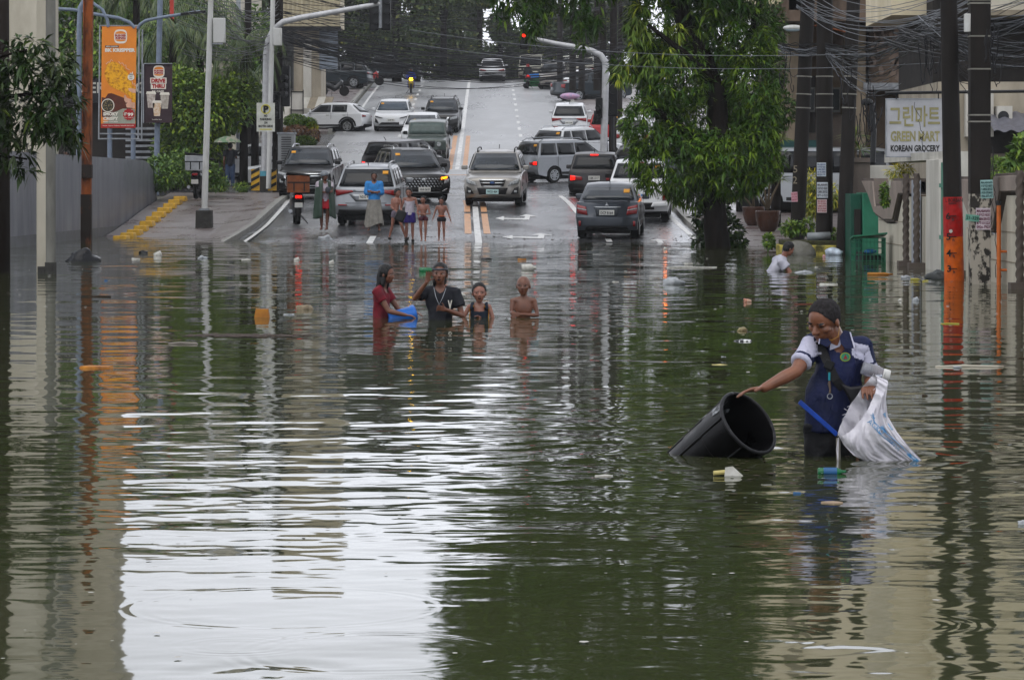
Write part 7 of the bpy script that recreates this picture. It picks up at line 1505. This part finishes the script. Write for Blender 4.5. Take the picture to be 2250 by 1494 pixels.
# ================================================================ man in the foreground
def main_man():
    H = 1.66; bx, s, bz = 1835, 395, -.69; Q = lambda px, py, y=0: Vector(((px-bx)/s, y, 1.5+(408-py)/s-bz))
    f = lambda px, py, y=0: tuple(Q(px, py, y)/H)
    J = dict(head=f(1808,704,-.08), neck=f(1846,756,0), chest=f(1840,822,-.0), waist=f(1834,890,.0), hip=f(1826,948,.02), shL=f(1785,757,.0), shR=f(1893,764,.02), elL=f(1744,812,-.15), elR=f(1916,828,.03), wrL=f(1672,847,-.22), wrR=f(1903,848,-.18))
    t, p, hc, k, M, torso, q = person('person', 'man in a navy and white polo shirt wading between a black bin and white sack', bx, s, H, bz, J, 0, skin('main', '#704733'), (24,5,-40), hk=.146, slim=1.0, vox=.0055, hair=None, hdir=[(-1,-.25,-.12),(-.2,-1,.1)], hnrm=[(.0,-.2,-1),(.2,0,-1)], curl=(.28,1.0), hand_k=1.05, arm=1.0, brow=2, jaw=.275)
    # short hair, shaved back from the face
    b = MB(); R4 = Matrix.Translation(hc) @ M.to_4x4() @ Matrix.Scale(k, 4); b.ell((0,.045,.135), (.347,.422,.372), R4, 26, 16); b.ell((0,.22,-.02), (.28,.20,.20), R4, 16, 10)
    hb = fuse(b, 'hair', mat('cropped_black_hair', '#1c1a1b', .8, spec=.1, scale=60, bump=.004, bscale=200, col2='#2e2c2d'), t, .006, 3, .003, 40, 3, cut=[(hc+M @ Vector((0,-.24,.25))*k, M @ Vector((0,-1,-.30))), (hc+M @ Vector((0,-.06,.0))*k, M @ Vector((0,-1,-.75)))])
    navy = cloth('polo_navy', '#141c40', '#0e1530'); wht = cloth('polo_white', '#b4b4c6', '#a2a2b6')
    def pf(c):
        for s_, sg in (('L', -1), ('R', 1)):
            sh, el_ = p['sh'+s_], p['el'+s_]; d = el_-sh; fr = (c-sh).dot(d)/d.length_squared; dist = (c-sh-d*fr).length
            if fr > -.05 and dist < .085 and sg*(c.x-sh.x) > -.004+.03*max(fr, 0):
                if fr > .62: return 1
                if .54 < fr <= .62: return 0
                if sg > 0 and c.x > sh.x+d.x*fr+.035: return 0
                if fr > .0 or c.z < sh.z+.03: return 1
            if sg*(c.x-sh.x) > -.062 and -.065 < c.z-sh.z-.25*sg*(sh.x-c.x) < .02 and c.y < .02 and dist < .12: return 1
        return 0
    b = MB(); torso(b, .011); b.lathe([(.146,0),(.146,.07),(.143,.15),(.136,.23),(.09,.33)], 28, Matrix.Translation((p['hip'].x+.0, .0, Q(0,946).z)) @ Matrix.Diagonal((1,.82,1,1)))
    flat(b, p['shL'], p['shL'].lerp(p['elL'], .70), .054, .054); flat(b, p['shR'], p['shR'].lerp(p['elR'], .78), .052, .058); cone(b, p['shL'], p['shL']+Vector((0,0,.001)), .052, .052); cone(b, p['shR'], p['shR']+Vector((0,0,.001)), .052, .052)
    sh = fuse(b, 'polo_shirt', [navy, wht], t, .0065, 3, .012, 7.5, 2, paintf=pf, wst=(1.4,1,.7), cut=[(Vector((0,0,Q(0,947).z)), Vector((0,0,-1)))], hole=(p['neck']+Vector((-.012,-.03,0)), .042, .062, .070))
    bpy.context.view_layer.update()
    def surf(px, py, off=.006):
        o = Q(px, py, -1.2); ok, loc, nr, i = sh.ray_cast(o, Vector((0,1,0)))
        return (loc+Vector((0,-off,0))) if ok else Q(px, py, -.15)
    # collar: two folded flaps with a white edge, and the buttoned placket
    for pts, ed in (([(1840,738),(1850,724),(1862,727),(1870,762),(1852,764),(1842,752)], [(1863,728),(1872,762)]), ([(1812,738),(1798,742),(1795,752),(1812,760),(1822,752)], [(1796,742),(1794,753)])):
        b = MB(); n = len(pts); c_ = [Q(x, y, -.085-(y-700)*.0008) for x, y in pts]; b.add([tuple(v) for v in c_], [tuple(range(n))]); b.build('collar', navy, t, solid=.008)
        b = MB(); b.tube([Q(x, y, -.096-(y-700)*.0008) for x, y in ed], .006, 6, flat=.5); b.build('collar_edge', wht, t)
    b = MB(); b.add([tuple(Q(x, y, -.078)) for x, y in ((1822,745),(1850,738),(1842,760),(1820,768))], [(0,1,2,3)]); b.build('undershirt', wht, t, solid=.004)
    b = MB(); b.tube([surf(x, y, .004) for x, y in ((1818,752),(1822,775),(1826,800))], .010, 6, flat=.3); b.build('placket', navy, t)
    b = MB(); b.tube([Q(1842,716,-.075), Q(1838,738,-.088), Q(1824,746,-.092), Q(1812,742,-.09)], .0011, 5); b.build('gold_chain', mat('gold_chain','#b98c3a',.3,metal=.8), t)
    # emblem and name on the chest
    c_ = surf(1853, 782, .012); T = Matrix.Translation(c_) @ Matrix.Rotation(R(10), 4, 'Z'); n = 20
    for r_, m, d in ((.030, mat('emblem_gold','#8f9a3a',.6), 0), (.024, mat('emblem_green','#2f8265',.6), .002)): b = MB(); b.add([(r_*math.cos(6.283*i/n), -d, r_*.85*math.sin(6.283*i/n)) for i in range(n)], [tuple(range(n))], T); b.build('emblem', m, t, fixn=False)
    b = MB(); b.add([(-.013,-.004,-.012),(.013,-.004,-.012),(0,-.004,.015)], [(0,1,2)], T); b.build('emblem_mark', redl, t, fixn=False)
    text('K. BELDAD', .012, wht, t, Matrix.Translation(surf(1791, 774, .012)) @ Matrix.Rotation(R(-14), 4, 'Z'), bold=.02, w=.055)
    # black trousers
    b = MB(); b.ell(p['hip'], (.142,.12,.12)); b.ell(p['hip']+Vector((0,0,-.06)), (.144,.124,.14))
    for s_ in 'LR': flat(b, p['hi'+s_]+Vector((0,0,.02)), p['an'+s_], .092, .065)
    fuse(b, 'trousers', cloth('black_trousers', '#0f1013'), t, .01, 3, .008, 8, 5)
    # sling bag, strap, keys
    sg = thing('sling_bag', 'black sling bag worn across the wading man\'s chest', 'bag', t.location); o = sg.location; bk = mat('black_webbing', '#101012', .55, scale=30)
    pts = [surf(x, y, .012) for x, y in ((1797,748),(1803,765),(1811,785),(1820,808),(1832,832),(1848,852))]; b = MB()
    for i in range(len(pts)-1):
        a_, c2 = pts[i], pts[i+1]; w = Vector((.021,0,.012)); b.add([a_-w, a_+w, c2+w, c2-w, a_-w+Vector((0,.006,0)), a_+w+Vector((0,.006,0)), c2+w+Vector((0,.006,0)), c2-w+Vector((0,.006,0))], [(0,1,2,3),(4,7,6,5),(0,4,5,1),(2,6,7,3),(0,3,7,4),(1,5,6,2)])
    b.build('strap', bk, sg); b = MB(); b.box(surf(1817,799,.02), (.05,.014,.05), (0,R(25),0)); b.build('buckle', blackm, sg, bevel=.004)
    b = MB(); pq = [(1840,838),(1862,846),(1900,842),(1898,872),(1880,905),(1862,880)]; y0 = -.19; b.add([tuple(Q(x, y, y0)) for x, y in pq]+[tuple(Q(x, y, y0+.06)) for x, y in pq], [tuple(range(6)), tuple(range(6, 12))[::-1]]+[(i, 6+i, 6+(i+1) % 6, (i+1) % 6) for i in range(6)]); b.build('pouch', mat('black_bag_leather','#131316',.4,scale=8), sg, bevel=.012)
    kc = thing('key_chain', 'key ring with a teal clip hanging on the front of the navy polo', 'keys', t.location); b = MB(); a_ = surf(1817,815,.03); b.tube([a_, surf(1817,832,.03)], .006, 6); b.build('teal_clip', mat('teal_metal','#2a8fa0',.3,metal=.4), kc)
    b = MB(); b.tube([surf(1818,832,.028), surf(1817,840,.028), surf(1819,852,.028), surf(1818,860,.028)], [.004,.010,.006,.008], 6); b.build('keys', mat('old_keys','#4a4038',.3,metal=.7), kc)
    c_ = surf(1818,867,.022); b = MB(); b.tube([c_+Vector((.014*math.cos(a), 0, .014*math.sin(a))) for a in [6.283*i/16 for i in range(17)]], .0028, 5); b.build('ring', steel, kc)
    return t
main_man()
def bin_():
    s = 395; A = W(1640, 926, s); A.y -= .12; d = Vector((-.60, .56, -.56)).normalized(); M = Matrix.Translation(A) @ d.to_track_quat('Z', 'X').to_matrix().to_4x4()
    t = thing('rubbish_bin', 'black plastic bin tipped on its side in the water under the man\'s hand', 'bin', A); Mi = M; M = Matrix.Translation(-A) @ M
    bm1 = mat('black_bin_plastic', '#060607', .35, spec=.14, scale=6, col2='#0d0d0f', bump=.002, rvar=.08); b = MB()
    b.lathe([(.190,.0),(.186,.03),(.178,.2),(.172,.205),(.165,.38),(.160,.385),(.150,.56),(.148,.60),(.0,.60)], 40, M, caps=False); b.lathe([(.0,.59),(.140,.585),(.172,.03),(.180,.0)], 40, M, caps=False); smooth_angle(b.build('shell', bm1, t, fixn=False), 30)
    b = MB(); b.tube([M @ Vector((.191*math.cos(a), .191*math.sin(a), 0)) for a in [6.283*i/48 for i in range(49)]], .0105, 8); b.build('rim', mat('worn_black_rim','#1c1c1f',.45,scale=30,col2='#3a3a3c',thr=(.55,.7)), t, smooth=True)
    for a in (.6, 1.7, 2.8, 3.9, 5.0, 6.0): b = MB(); b.tube([M @ Vector((.188*math.cos(a), .188*math.sin(a), .02)), M @ Vector((.153*math.cos(a), .153*math.sin(a), .56))], .007, 6); b.build('rib', bm1, t)
    r = random.Random(4); film = mat('torn_film', '#8b8f93', .35, scale=25, col2='#17181a', thr=(.45,.6))
    for i in range(17):                      # shreds of wet label and plastic stuck to the bin, inside and out
        a = r.choice([2.6,3.0,3.4,.3,.8,5.9,1.4,2.1,5.4]); z_ = r.uniform(.04,.28); ins = i > 7; rr = (.187-.07*z_) if not ins else (.172-.06*z_); b = MB(); n = 7; w_ = r.uniform(.02,.045)
        b.add([M @ Vector(((rr+(.004 if not ins else -.004)+r.uniform(0,.006))*math.cos(a+w_*6*r.uniform(.4,1)*math.cos(6.283*j/n)), (rr+.004-(.008 if ins else 0))*math.sin(a+w_*6*r.uniform(.4,1)*math.cos(6.283*j/n)), z_+w_*1.6*math.sin(6.283*j/n)*r.uniform(.5,1))) for j in range(n)], [tuple(range(n))]); b.build('torn_label', film, t, fixn=False)
bin_()
def sack():
    s = 395; A = W(1900, 900, s); A.y -= .30; t = thing('sack', 'white woven sack with faded blue print hanging from the man\'s left hand into the water', 'sack', A); Q = lambda px, py, y=0: Vector(((px-1900)/s, y, (900-py)/s))
    up = [(1908,816),(1936,828),(1932,868),(1936,905),(1957,940),(1988,978),(2018,1009)]; lo = [(1830,946),(1842,968),(1862,990),(1892,1006),(1935,1016),(1975,1022),(2008,1020)]
    def at(L_, u): u *= len(L_)-1; i = min(int(u), len(L_)-2); f = u-i; return (L_[i][0]*(1-f)+L_[i+1][0]*f, L_[i][1]*(1-f)+L_[i+1][1]*f)
    dep = [.045,.075,.09,.09,.075,.05,.02]
    def dp(u): u *= 6; i = min(int(u), 5); return dep[i]*(1-u+i)+dep[i+1]*(u-i)
    def fn(u, v):
        a = 6.283*v; x0, y0 = at(up, u); x1, y1 = at(lo, u); c = .5+.5*math.cos(a); px, py = x1+(x0-x1)*c, y1+(y0-y1)*c; d = dp(u)
        if u < .35: e_ = (1-u/.35)**1.4*abs(math.sin(a)); px += (20 if math.sin(a) < 0 else -9)*e_; py += (12 if math.sin(a) < 0 else 0)*e_
        w = noise.noise(Vector((c*5+9*(math.sin(a) > 0), u*2.2, 1)))*.040+noise.noise(Vector((c*13+u*5+4*math.sin(a), u*3+c*2, 4)))*.022+noise.noise(Vector((c*34+u*10, u*5, 9)))*.008
        return Q(px, py, -d*math.sin(a)*(-1)+w) if math.sin(a) >= 0 else Q(px, py, d*math.sin(a)+w)
    b = MB(); b.grid(fn, 70, 120); wv = mat('woven_sack', '#cfcdd3', .6, scale=9, col2='#b5b3bc', bump=.0016, bscale=170, detail=6); b.build('sack_cloth', wv, t, smooth=True, fixn=False)
    bl = mat('faded_blue_print', '#3f7fb0', .6, scale=30, col2='#8fa5bd', thr=(.4,.6))
    def on(px, py):   # front surface y by search
        for u in range(0, 71):
            x0, y0 = at(up, u/70); x1, y1 = at(lo, u/70)
            for k in range(1, 24):
                c = k/24; x, y = x1+(x0-x1)*c, y1+(y0-y1)*c
                if abs(x-px)+abs(y-py) < 5: return fn(u/70, 1-math.acos(2*c-1)/6.283)+Vector((0,-.012,0))
        return Q(px, py, -.1)
    for pts in ([(1893,892),(1905,915),(1925,935),(1950,955),(1975,978),(1998,1000)], [(1890,915),(1915,940),(1945,962)]):
        b = MB(); b.tube([on(*p) for p in pts], .003, 5); b.build('printed_line', bl, t)
    for pts in ([(1920,925),(1938,918),(1948,932),(1930,942)], [(1978,985),(1992,983),(2014,1006),(1998,1008)], [(1926,900),(1933,895),(1936,910)]): b = MB(); b.add([tuple(on(*p)) for p in pts], [tuple(range(len(pts)))]); b.build('printed_patch', bl, t, fixn=False)
    for tx, px, py, h, rz in (('AGRO', 1908, 925, .028, 40), ('FEEDS', 1948, 965, .026, 42), ('AA', 1896, 905, .018, 60)): text(tx, h, bl, t, Matrix.Translation(on(px, py)) @ Matrix.Rotation(R(rz), 4, 'Y'), bold=.01)
    r = random.Random(3); b = MB()
    for i in range(26): a = fn(0, r.random()); b.tube([a, a+Vector((r.uniform(-.02,.01), r.uniform(-.01,.01), r.uniform(-.025,.012)))], .0012, 3)
    for i in range(3): b.tube([Q(1828,950,-.05), Q(1824+i*2,975,-.05), Q(1827,1000+i*4,-.05)], .0018, 4)
    b.build('frayed_threads', wv, t)
sack()
def held_items():
    s = 395; A = W(1890, 806, s); A.y -= .08; t = thing('plastic_bottle', 'large clear plastic bottle with a white screw cap tucked under the man\'s arm', 'bottle', A); Mx = Matrix.Rotation(R(90+17), 4, 'Y'); b = MB()
    b.lathe([(.0,0),(.034,.0),(.037,.02),(.037,.09),(.032,.115),(.028,.125)], 22, Mx, caps=False); b.build('bottle_body', mat('clear_pet', '#c4c8d2', .08, trans=.75, var=.1, scale=8), t, smooth=True)
    b = MB(); b.lathe([(.030,.12),(.033,.125),(.033,.155),(.030,.16),(.0,.162)], 22, Mx, caps=False); b.build('cap', mat('white_cap','#b9b9b6',.4), t, smooth=True); b = MB(); b.tube([Mx @ Vector((.033*math.cos(a)+.012, .02*math.sin(a)-.02, .135+.012*math.sin(a))) for a in [6.283*i/16 for i in range(17)]], .003, 5); b.build('handle_loop', mat('white_cap','#b9b9b6'), t)
    A = W(1748, 876, s); A.y -= .22; B = W(1830, 948, s); B.y -= .24; t = thing('stick', 'flat blue painted stick pointing out of the mouth of the white sack', 'stick', A); b = MB(); d = B-A; b.box(d/2, (d.length, .012, .026), (0, math.atan2(-d.z, d.x), 0)); b.build('stick', mat('blue_stick_paint','#123f9c',.35,scale=14,col2='#0d2f78',var=.2), t, bevel=.003)
    A = W(1832, 955, s); A.y -= .24; b = MB(); b.tube([(0,0,0),(.004,0,-.35)], .012, 8); o = b.build('rod', mat('pale_rod','#77736c',.5)); o.location = A; tag(o, 'short pale rod standing in the water below the sack mouth', 'rod')
held_items()
# ================================================================ floating rubbish
foam = mat('white_foam', '#b9b8b2', .6, scale=12, col2='#96948c'); clearp = mat('thin_white_plastic', '#b0b4b8', .2, scale=10, col2='#83898d', trans=.25); orangep = mat('orange_foam', '#a06a22', .55, scale=10, col2='#86551c'); greenp = mat('green_bottle', '#1f7a4a', .15, trans=.45, var=.1)
blueplas = mat('blue_plastic_bit', '#2a5580', .35); yel = mat('yellow_plastic_bit', '#98903a', .4); brn = mat('brown_debris', '#3d2e22', .8, scale=14, col2='#241b14'); blk = mat('black_plastic_bag', '#0f1013', .22, scale=6, bump=.01, bscale=14); paleyel = mat('pale_yellow_plastic', '#b5a86a', .45)
def WP(px, py): s = (py-408)/1.5; return W(px, py, s), s
def crumple(b, r, k, sd, fl=1):
    o = Vector((sd*3.3, sd*7.1, 0)); st = len(b.v); b.ell((0,0,0), r, None, 18, 12)
    b.v[st:] = [tuple(Vector(v)*(1+k*noise.noise(Vector(v)*fl/max(r[0], .01)*1.8+o))) for v in b.v[st:]]
DN = 0
def deb(name, label, px, py, kind, w, h, m, cat, rot=0, group=None):
    global DN; DN += 1; c, s = WP(px, py); W_, H_ = w/s, h/s; b = MB(); rnd = random.Random(DN)
    if kind == 'bag': crumple(b, (W_/2, W_*.35, H_), .55, DN)
    elif kind == 'foam': n = 9; pts = [(W_/2*math.cos(6.283*i/n)*rnd.uniform(.75,1), W_*.3*math.sin(6.283*i/n)*rnd.uniform(.7,1)) for i in range(n)]; b.add([(x, y, -.01) for x, y in pts]+[(x*.9, y*.9, H_*rnd.uniform(.3,.7)) for x, y in pts], [tuple(range(n))[::-1], tuple(range(n, 2*n))]+[(i, (i+1) % n, n+(i+1) % n, n+i) for i in range(n)])
    elif kind == 'stick': b.tube([(-W_/2,0,.0),(-W_*.1,.02,H_*.4),(W_/2,-.02,.004)], H_*.5, 6)
    elif kind == 'cup': b.lathe([(H_*.42,-H_*.3),(H_*.5,H_*.7)], 16, Matrix.Rotation(R(70 if rnd.random() < .5 else 20), 4, 'Y'))
    elif kind == 'bottle': r_ = H_*.5; b.lathe([(0,-W_/2),(r_*.9,-W_/2),(r_,-W_*.42),(r_,W_*.18),(r_*.4,W_*.36),(r_*.35,W_*.5),(0,W_*.5)], 16, Matrix.Translation((0,0,r_*.55)) @ Matrix.Rotation(R(90), 4, 'Y'), caps=False)
    elif kind == 'block': b.box((0,0,H_*.42), (W_, W_*.6, H_*1.2), taper=.8)
    o = b.build(name, m, smooth=kind in ('bag','cup','bottle')); o.location = (c.x, c.y, 0); o.rotation_euler = (0,0,R(rot)); tag(o, label, cat, group)
    if kind == 'bag': pass
    return o
deb('rubbish_bag', 'large shiny black rubbish bag floating by the rusty column', 184, 574, 'bag', 76, 24, blk, 'rubbish bag')
D_ = [('foam_block','mustard yellow foam block floating left of the wading girl',576,697,'block',34,18,orangep,'foam block'),
 ('plastic_cup','white cup floating to the right of the black rubbish bag',344,562,'cup',16,16,foam,'cup'),('foam_tray','white foam tray floating between the black bag and the white cup',299,570,'foam',24,5,foam,'tray'),
 ('plastic_bag','dark scrap of bag behind the floating white foam tray',316,556,'bag',18,5,blk,'bag'),('plastic_bag','pale crumpled bag below the reflection of the service pole',444,568,'bag',20,6,clearp,'bag'),
 ('foam_piece','flat white foam piece with a raised bit left of centre',540,572,'foam',28,5,foam,'foam'),('plastic_cup','small white cup floating in line with the black sport utility',650,573,'cup',14,12,foam,'cup'),('plastic_cup','small round white cup floating below the man in the cape',727,578,'cup',10,10,foam,'cup'),
 ('plastic_bag','white crumpled bag stranded at the water line below the caped man',716,531,'bag',36,12,clearp,'bag'),('plastic_bag','tan crumpled bag with a knot floating left of the girl',668,680,'bag',32,12,mat('tan_plastic','#8d8068',.4,scale=8,col2='#5d513e'),'bag'),('plastic_film','clear film scrap just left of the tan bag',635,692,'foam',30,4,clearp,'film'),
 ('plank','grey plank floating left of centre below the brown line of twigs',402,756,'stick',64,6,mat('grey_wood','#77716a',.7),'plank'),('palm_husk','orange yellow dry husk floating on the left reflection of the banner',213,808,'foam',98,8,mat('dry_husk','#b4741d',.6,scale=8,col2='#6d4012'),'husk'),
 ('twig','thin dark twig floating right of the round pole',222,652,'stick',44,3,brn,'twig'),('plastic_bottle','white gallon jug floating beyond the bald boy',1162,594,'bottle',32,18,foam,'bottle'),('plastic_bottle','green ended bottle floating behind the raised hand of the teenager',938,597,'bottle',34,12,greenp,'bottle'),
 ('tin_can','white can floating behind the shoulder of the teenager',1013,652,'bottle',20,11,foam,'can'),('plastic_scrap','dark flat scrap floating left of the white gallon jug',1068,570,'foam',30,5,blk,'scrap'),('plastic_scrap','small orange brown wrapper just beyond the white gallon jug',1146,571,'foam',22,5,orangep,'wrapper'),
 ('plastic_bag','puffed white plastic bag floating right of centre',1479,625,'bag',50,14,clearp,'bag'),('foam_piece','thin white foam strip right of the grey sedan reflection',1512,580,'foam',22,4,foam,'foam'),('plastic_cup','small pale cup floating just below the grey sedan',1461,549,'cup',9,8,foam,'cup'),
 ('stick','long thin pale stick floating above the puffed white bag',1520,588,'stick',110,2.5,foam,'stick'),('foam_piece','long white foam slab right of the bending man',1820,626,'foam',52,6,foam,'foam'),('foam_tube','orange and white foam tube in the water in front of the fence',1934,605,'bottle',56,8,orangep,'foam tube'),
 ('foam_tube','thin orange foam tube by the foot of the twisted columns',2012,585,'bottle',34,5,orangep,'foam tube'),('tarpaulin','crumpled dark grey tarpaulin caught at the foot of the gauge pole',2070,614,'bag',62,20,mat('dark_tarpaulin','#2c302f',.4,scale=6,bump=.01),'tarpaulin'),('rubbish_bag','dark blue grey bag wedged behind the leaning sign post',2062,588,'bag',34,20,mat('blue_grey_bag','#2f353d',.3,bump=.01),'bag'),
 ('plastic_scrap','bright yellow green bottle beside the dark tarpaulin',2012,616,'bottle',22,6,yel,'bottle'),('plastic_scrap','pale wrapper left of the yellow green bottle',1990,612,'bag',20,7,clearp,'wrapper'),('plastic_scrap','yellow scrap touching the dark tarpaulin',2034,618,'foam',18,4,yel,'scrap'),
 ('foam_piece','small white foam lump near the planter reflection',1794,588,'foam',9,4,foam,'foam'),('plastic_bag','pale bag floating at the bending man\'s hand',1768,600,'bag',34,5,clearp,'bag'),('plastic_cup','pinkish cup floating behind the bending man',1810,565,'cup',7,7,mat('pink_plastic','#a87f80',.4),'cup'),
 ('food_pack','reddish brown food pack floating left of the foreground man',1641,664,'bag',20,8,mat('red_brown_pack','#8a4a33',.5,scale=20,col2='#b59a86'),'pack'),('food_pack','pale brown crushed carton below the reddish pack',1631,727,'bag',24,8,mat('pale_carton','#8d8461',.5,scale=16,col2='#4e3f26'),'carton'),('slipper','black and white slipper floating below the crushed carton',1634,750,'bag',36,5,mat('black_white_slipper','#24262b',.4,scale=14,col2='#c4c4c4',thr=(.5,.55)),'slipper'),
 ('twig','reddish brown twig left of the foreground man\'s head',1780,669,'stick',70,2.5,mat('red_twig','#5d3026',.7),'twig'),('bamboo_pole','long white stick with brown ends floating at the right',2130,806,'stick',150,5,mat('white_stick','#a9a395',.6,scale=3,col2='#4b3826',thr=(.55,.62)),'stick'),('plastic_cup','white ring shaped cup near the reflection of the gauge pole',1976,661,'cup',8,8,foam,'cup'),
 ('plastic_bag','small white bag with a blue tail near the gauge pole reflection',2012,661,'bag',16,8,clearp,'bag'),('plastic_scrap','yellow strip across the red gauge reflection',2087,712,'stick',40,3,yel,'strip'),('twig','dark twig with leaves floating near the right edge',2245,788,'stick',16,3,brn,'twig'),
 ('plastic_bottle','green plastic bottle with a blue label floating below the foreground man',1828,1041,'bottle',62,18,greenp,'bottle'),('bamboo_pole','pale bamboo pole lying in the water at the right edge',2245,617,'stick',60,8,mat('pale_bamboo','#8d8571',.6),'pole'),
 ('foam_piece','flat white foam scrap below the black bin',1326,1046,'foam',54,5,foam,'foam'),('foam_piece','small foam scrap right of the carton below the bin',1685,1066,'foam',30,3,foam,'foam'),('plastic_scrap','blue scrap of plastic below the green bottle',1752,1084,'foam',24,6,blueplas,'scrap'),('cardboard','wet tan cardboard strip below the green bottle',1828,1105,'foam',60,5,mat('wet_card','#8d7a66',.7,scale=12),'cardboard'),
 ('plastic_scrap','pale bag at the far right of the lower water',2246,1152,'bag',22,8,clearp,'bag'),('plastic_scrap','dark floating leaf scrap beyond the right of the sack',2032,870,'foam',14,5,brn,'scrap'),('plastic_bottle','small clear bottle under the long white stick',2104,808,'bottle',18,5,clearp,'bottle'),('foam_piece','thin white strip left of the black bin',1352,620,'foam',16,3,foam,'foam'),
 ('plastic_scrap','pale scrap floating in the middle above the bin',1590,785,'foam',14,4,clearp,'scrap'),('plastic_scrap','yellow white crushed wrapper left of the sleeve of the man',1580,802,'foam',42,3,paleyel,'wrapper'),('plastic_scrap','small pale bottle cap above the bin',1644,818,'foam',10,3,foam,'cap'),('plastic_scrap','tiny blue scrap on the left water',233,617,'foam',9,4,blueplas,'scrap')]
for a in D_: deb(*a)
def carton():
    c, s = WP(1600, 1046); t = thing('carton', 'white carton with a pale yellow spout floating under the black bin', 'carton', (c.x, c.y, 0)); b = MB(); b.add([(-.02,0,-.01),(.09,.02,-.01),(.05,.07,-.01),(-.01,.06,-.01),(-.015,.01,.045),(.025,.02,.05)], [(0,1,5,4),(1,2,5),(2,3,4,5),(3,0,4),(0,3,2,1)]); b.build('box', foam, t)
    b = MB(); b.tube([(-.075,.01,.015),(-.01,.02,.02)], .012, 8); b.build('spout', paleyel, t)
    o = [x for x in bpy.data.objects if x.get('label', '').startswith('green plastic bottle with a blue label')][0]; b = MB(); b.lathe([(.0222,-.045),(.0222,.025)], 16, Matrix.Translation((0,0,.0117)) @ Matrix.Rotation(R(90), 4, 'Y'), caps=False); b.build('label_sleeve', blueplas, o)
carton()
def scatter(name, label, n, area, m, sz, seed, cat='debris'):
    r = np.random.default_rng(seed); V = []; Fc = []
    for i in range(n):
        px, py = area(r); s = (py-408)/1.5; c = W(px, py, s); w = sz*r.uniform(.3, 1)**2*(.5+.5*395/max(s, 150))*r.uniform(.6,1.6); k = 5; a0 = r.random()*6
        pts = [(c.x+w*math.cos(a0+6.283*j/k)*r.uniform(.5,1), c.y+w*math.sin(a0+6.283*j/k)*r.uniform(.4,1), .006) for j in range(k)]; o = len(V); V += pts+[(c.x, c.y, .006+w*.08)]
        Fc += [(o+j, o+(j+1) % k, o+k) for j in range(k)]
    tag(raw(name, np.array(V), np.array(Fc), m), label, cat, kind='stuff')
scatter('floating_specks', 'small pale specks of rubbish scattered over the flood water', 520, lambda r: (r.uniform(0, 2250), 545+abs(r.normal())*110 if r.random() < .75 else r.uniform(560, 1480)), foam, .024, 1)
scatter('floating_specks', 'small pale specks thick on the right side of the flood', 300, lambda r: (r.uniform(1450, 2250), r.uniform(560, 1150)), clearp, .019, 2)
scatter('floating_leaf_litter', 'brown leaf litter drifting on the water', 420, lambda r: (r.uniform(0, 2250), r.uniform(545, 1250)), brn, .022, 3)
scatter('twig_line', 'thin brown line of twigs and leaves drifting left of the children', 420, lambda r: (530+r.normal()*75, 738+r.normal()*1.6), brn, .045, 4)
scatter('rubbish_drift', 'small mixed rubbish drifted together at the foot of the gauge pole', 90, lambda r: (2030+r.normal()*55, 612+r.normal()*7), clearp, .05, 7)
scatter('rubbish_drift', 'brown scraps drifting around the bin and the man', 160, lambda r: (1640+r.normal()*170, 1010+r.normal()*28), brn, .03, 8)
def grit():
    r = np.random.default_rng(9); b = MB()
    for i in range(170): x = r.uniform(-7, 6); y = 84.6+abs(r.normal())*2.2; q = r.uniform(.008,.026); b.ell((x, y, Gs(y)+LZ(x, y)+q*.2), (q*r.uniform(.8,2.4), q, q*.5), n=6, k=4, rot=(0,0,r.random()*3))
    tag(b.build('washed_up_debris', brn), 'dark bits of debris washed up along the wet road edge', 'debris', kind='stuff')
grit()
# ---------------------------------------------------------------- rainy air
hm_ = bpy.data.materials.new('rain_haze'); hm_.use_nodes = True; ht = hm_.node_tree; ht.nodes.remove(ht.nodes['Principled BSDF']); pv = ht.nodes.new('ShaderNodeVolumePrincipled'); pv.inputs['Color'].default_value = (.93,.96,1,1); pv.inputs['Density'].default_value = .0002; pv.inputs['Anisotropy'].default_value = .2
ht.links.new(pv.outputs[0], ht.nodes['Material Output'].inputs['Volume'])
b = MB(); b.box((0, 330, 21), (330, 760, 48)); tag(b.build('haze', hm_), 'thin grey rain haze filling the street', 'haze', kind='stuff')
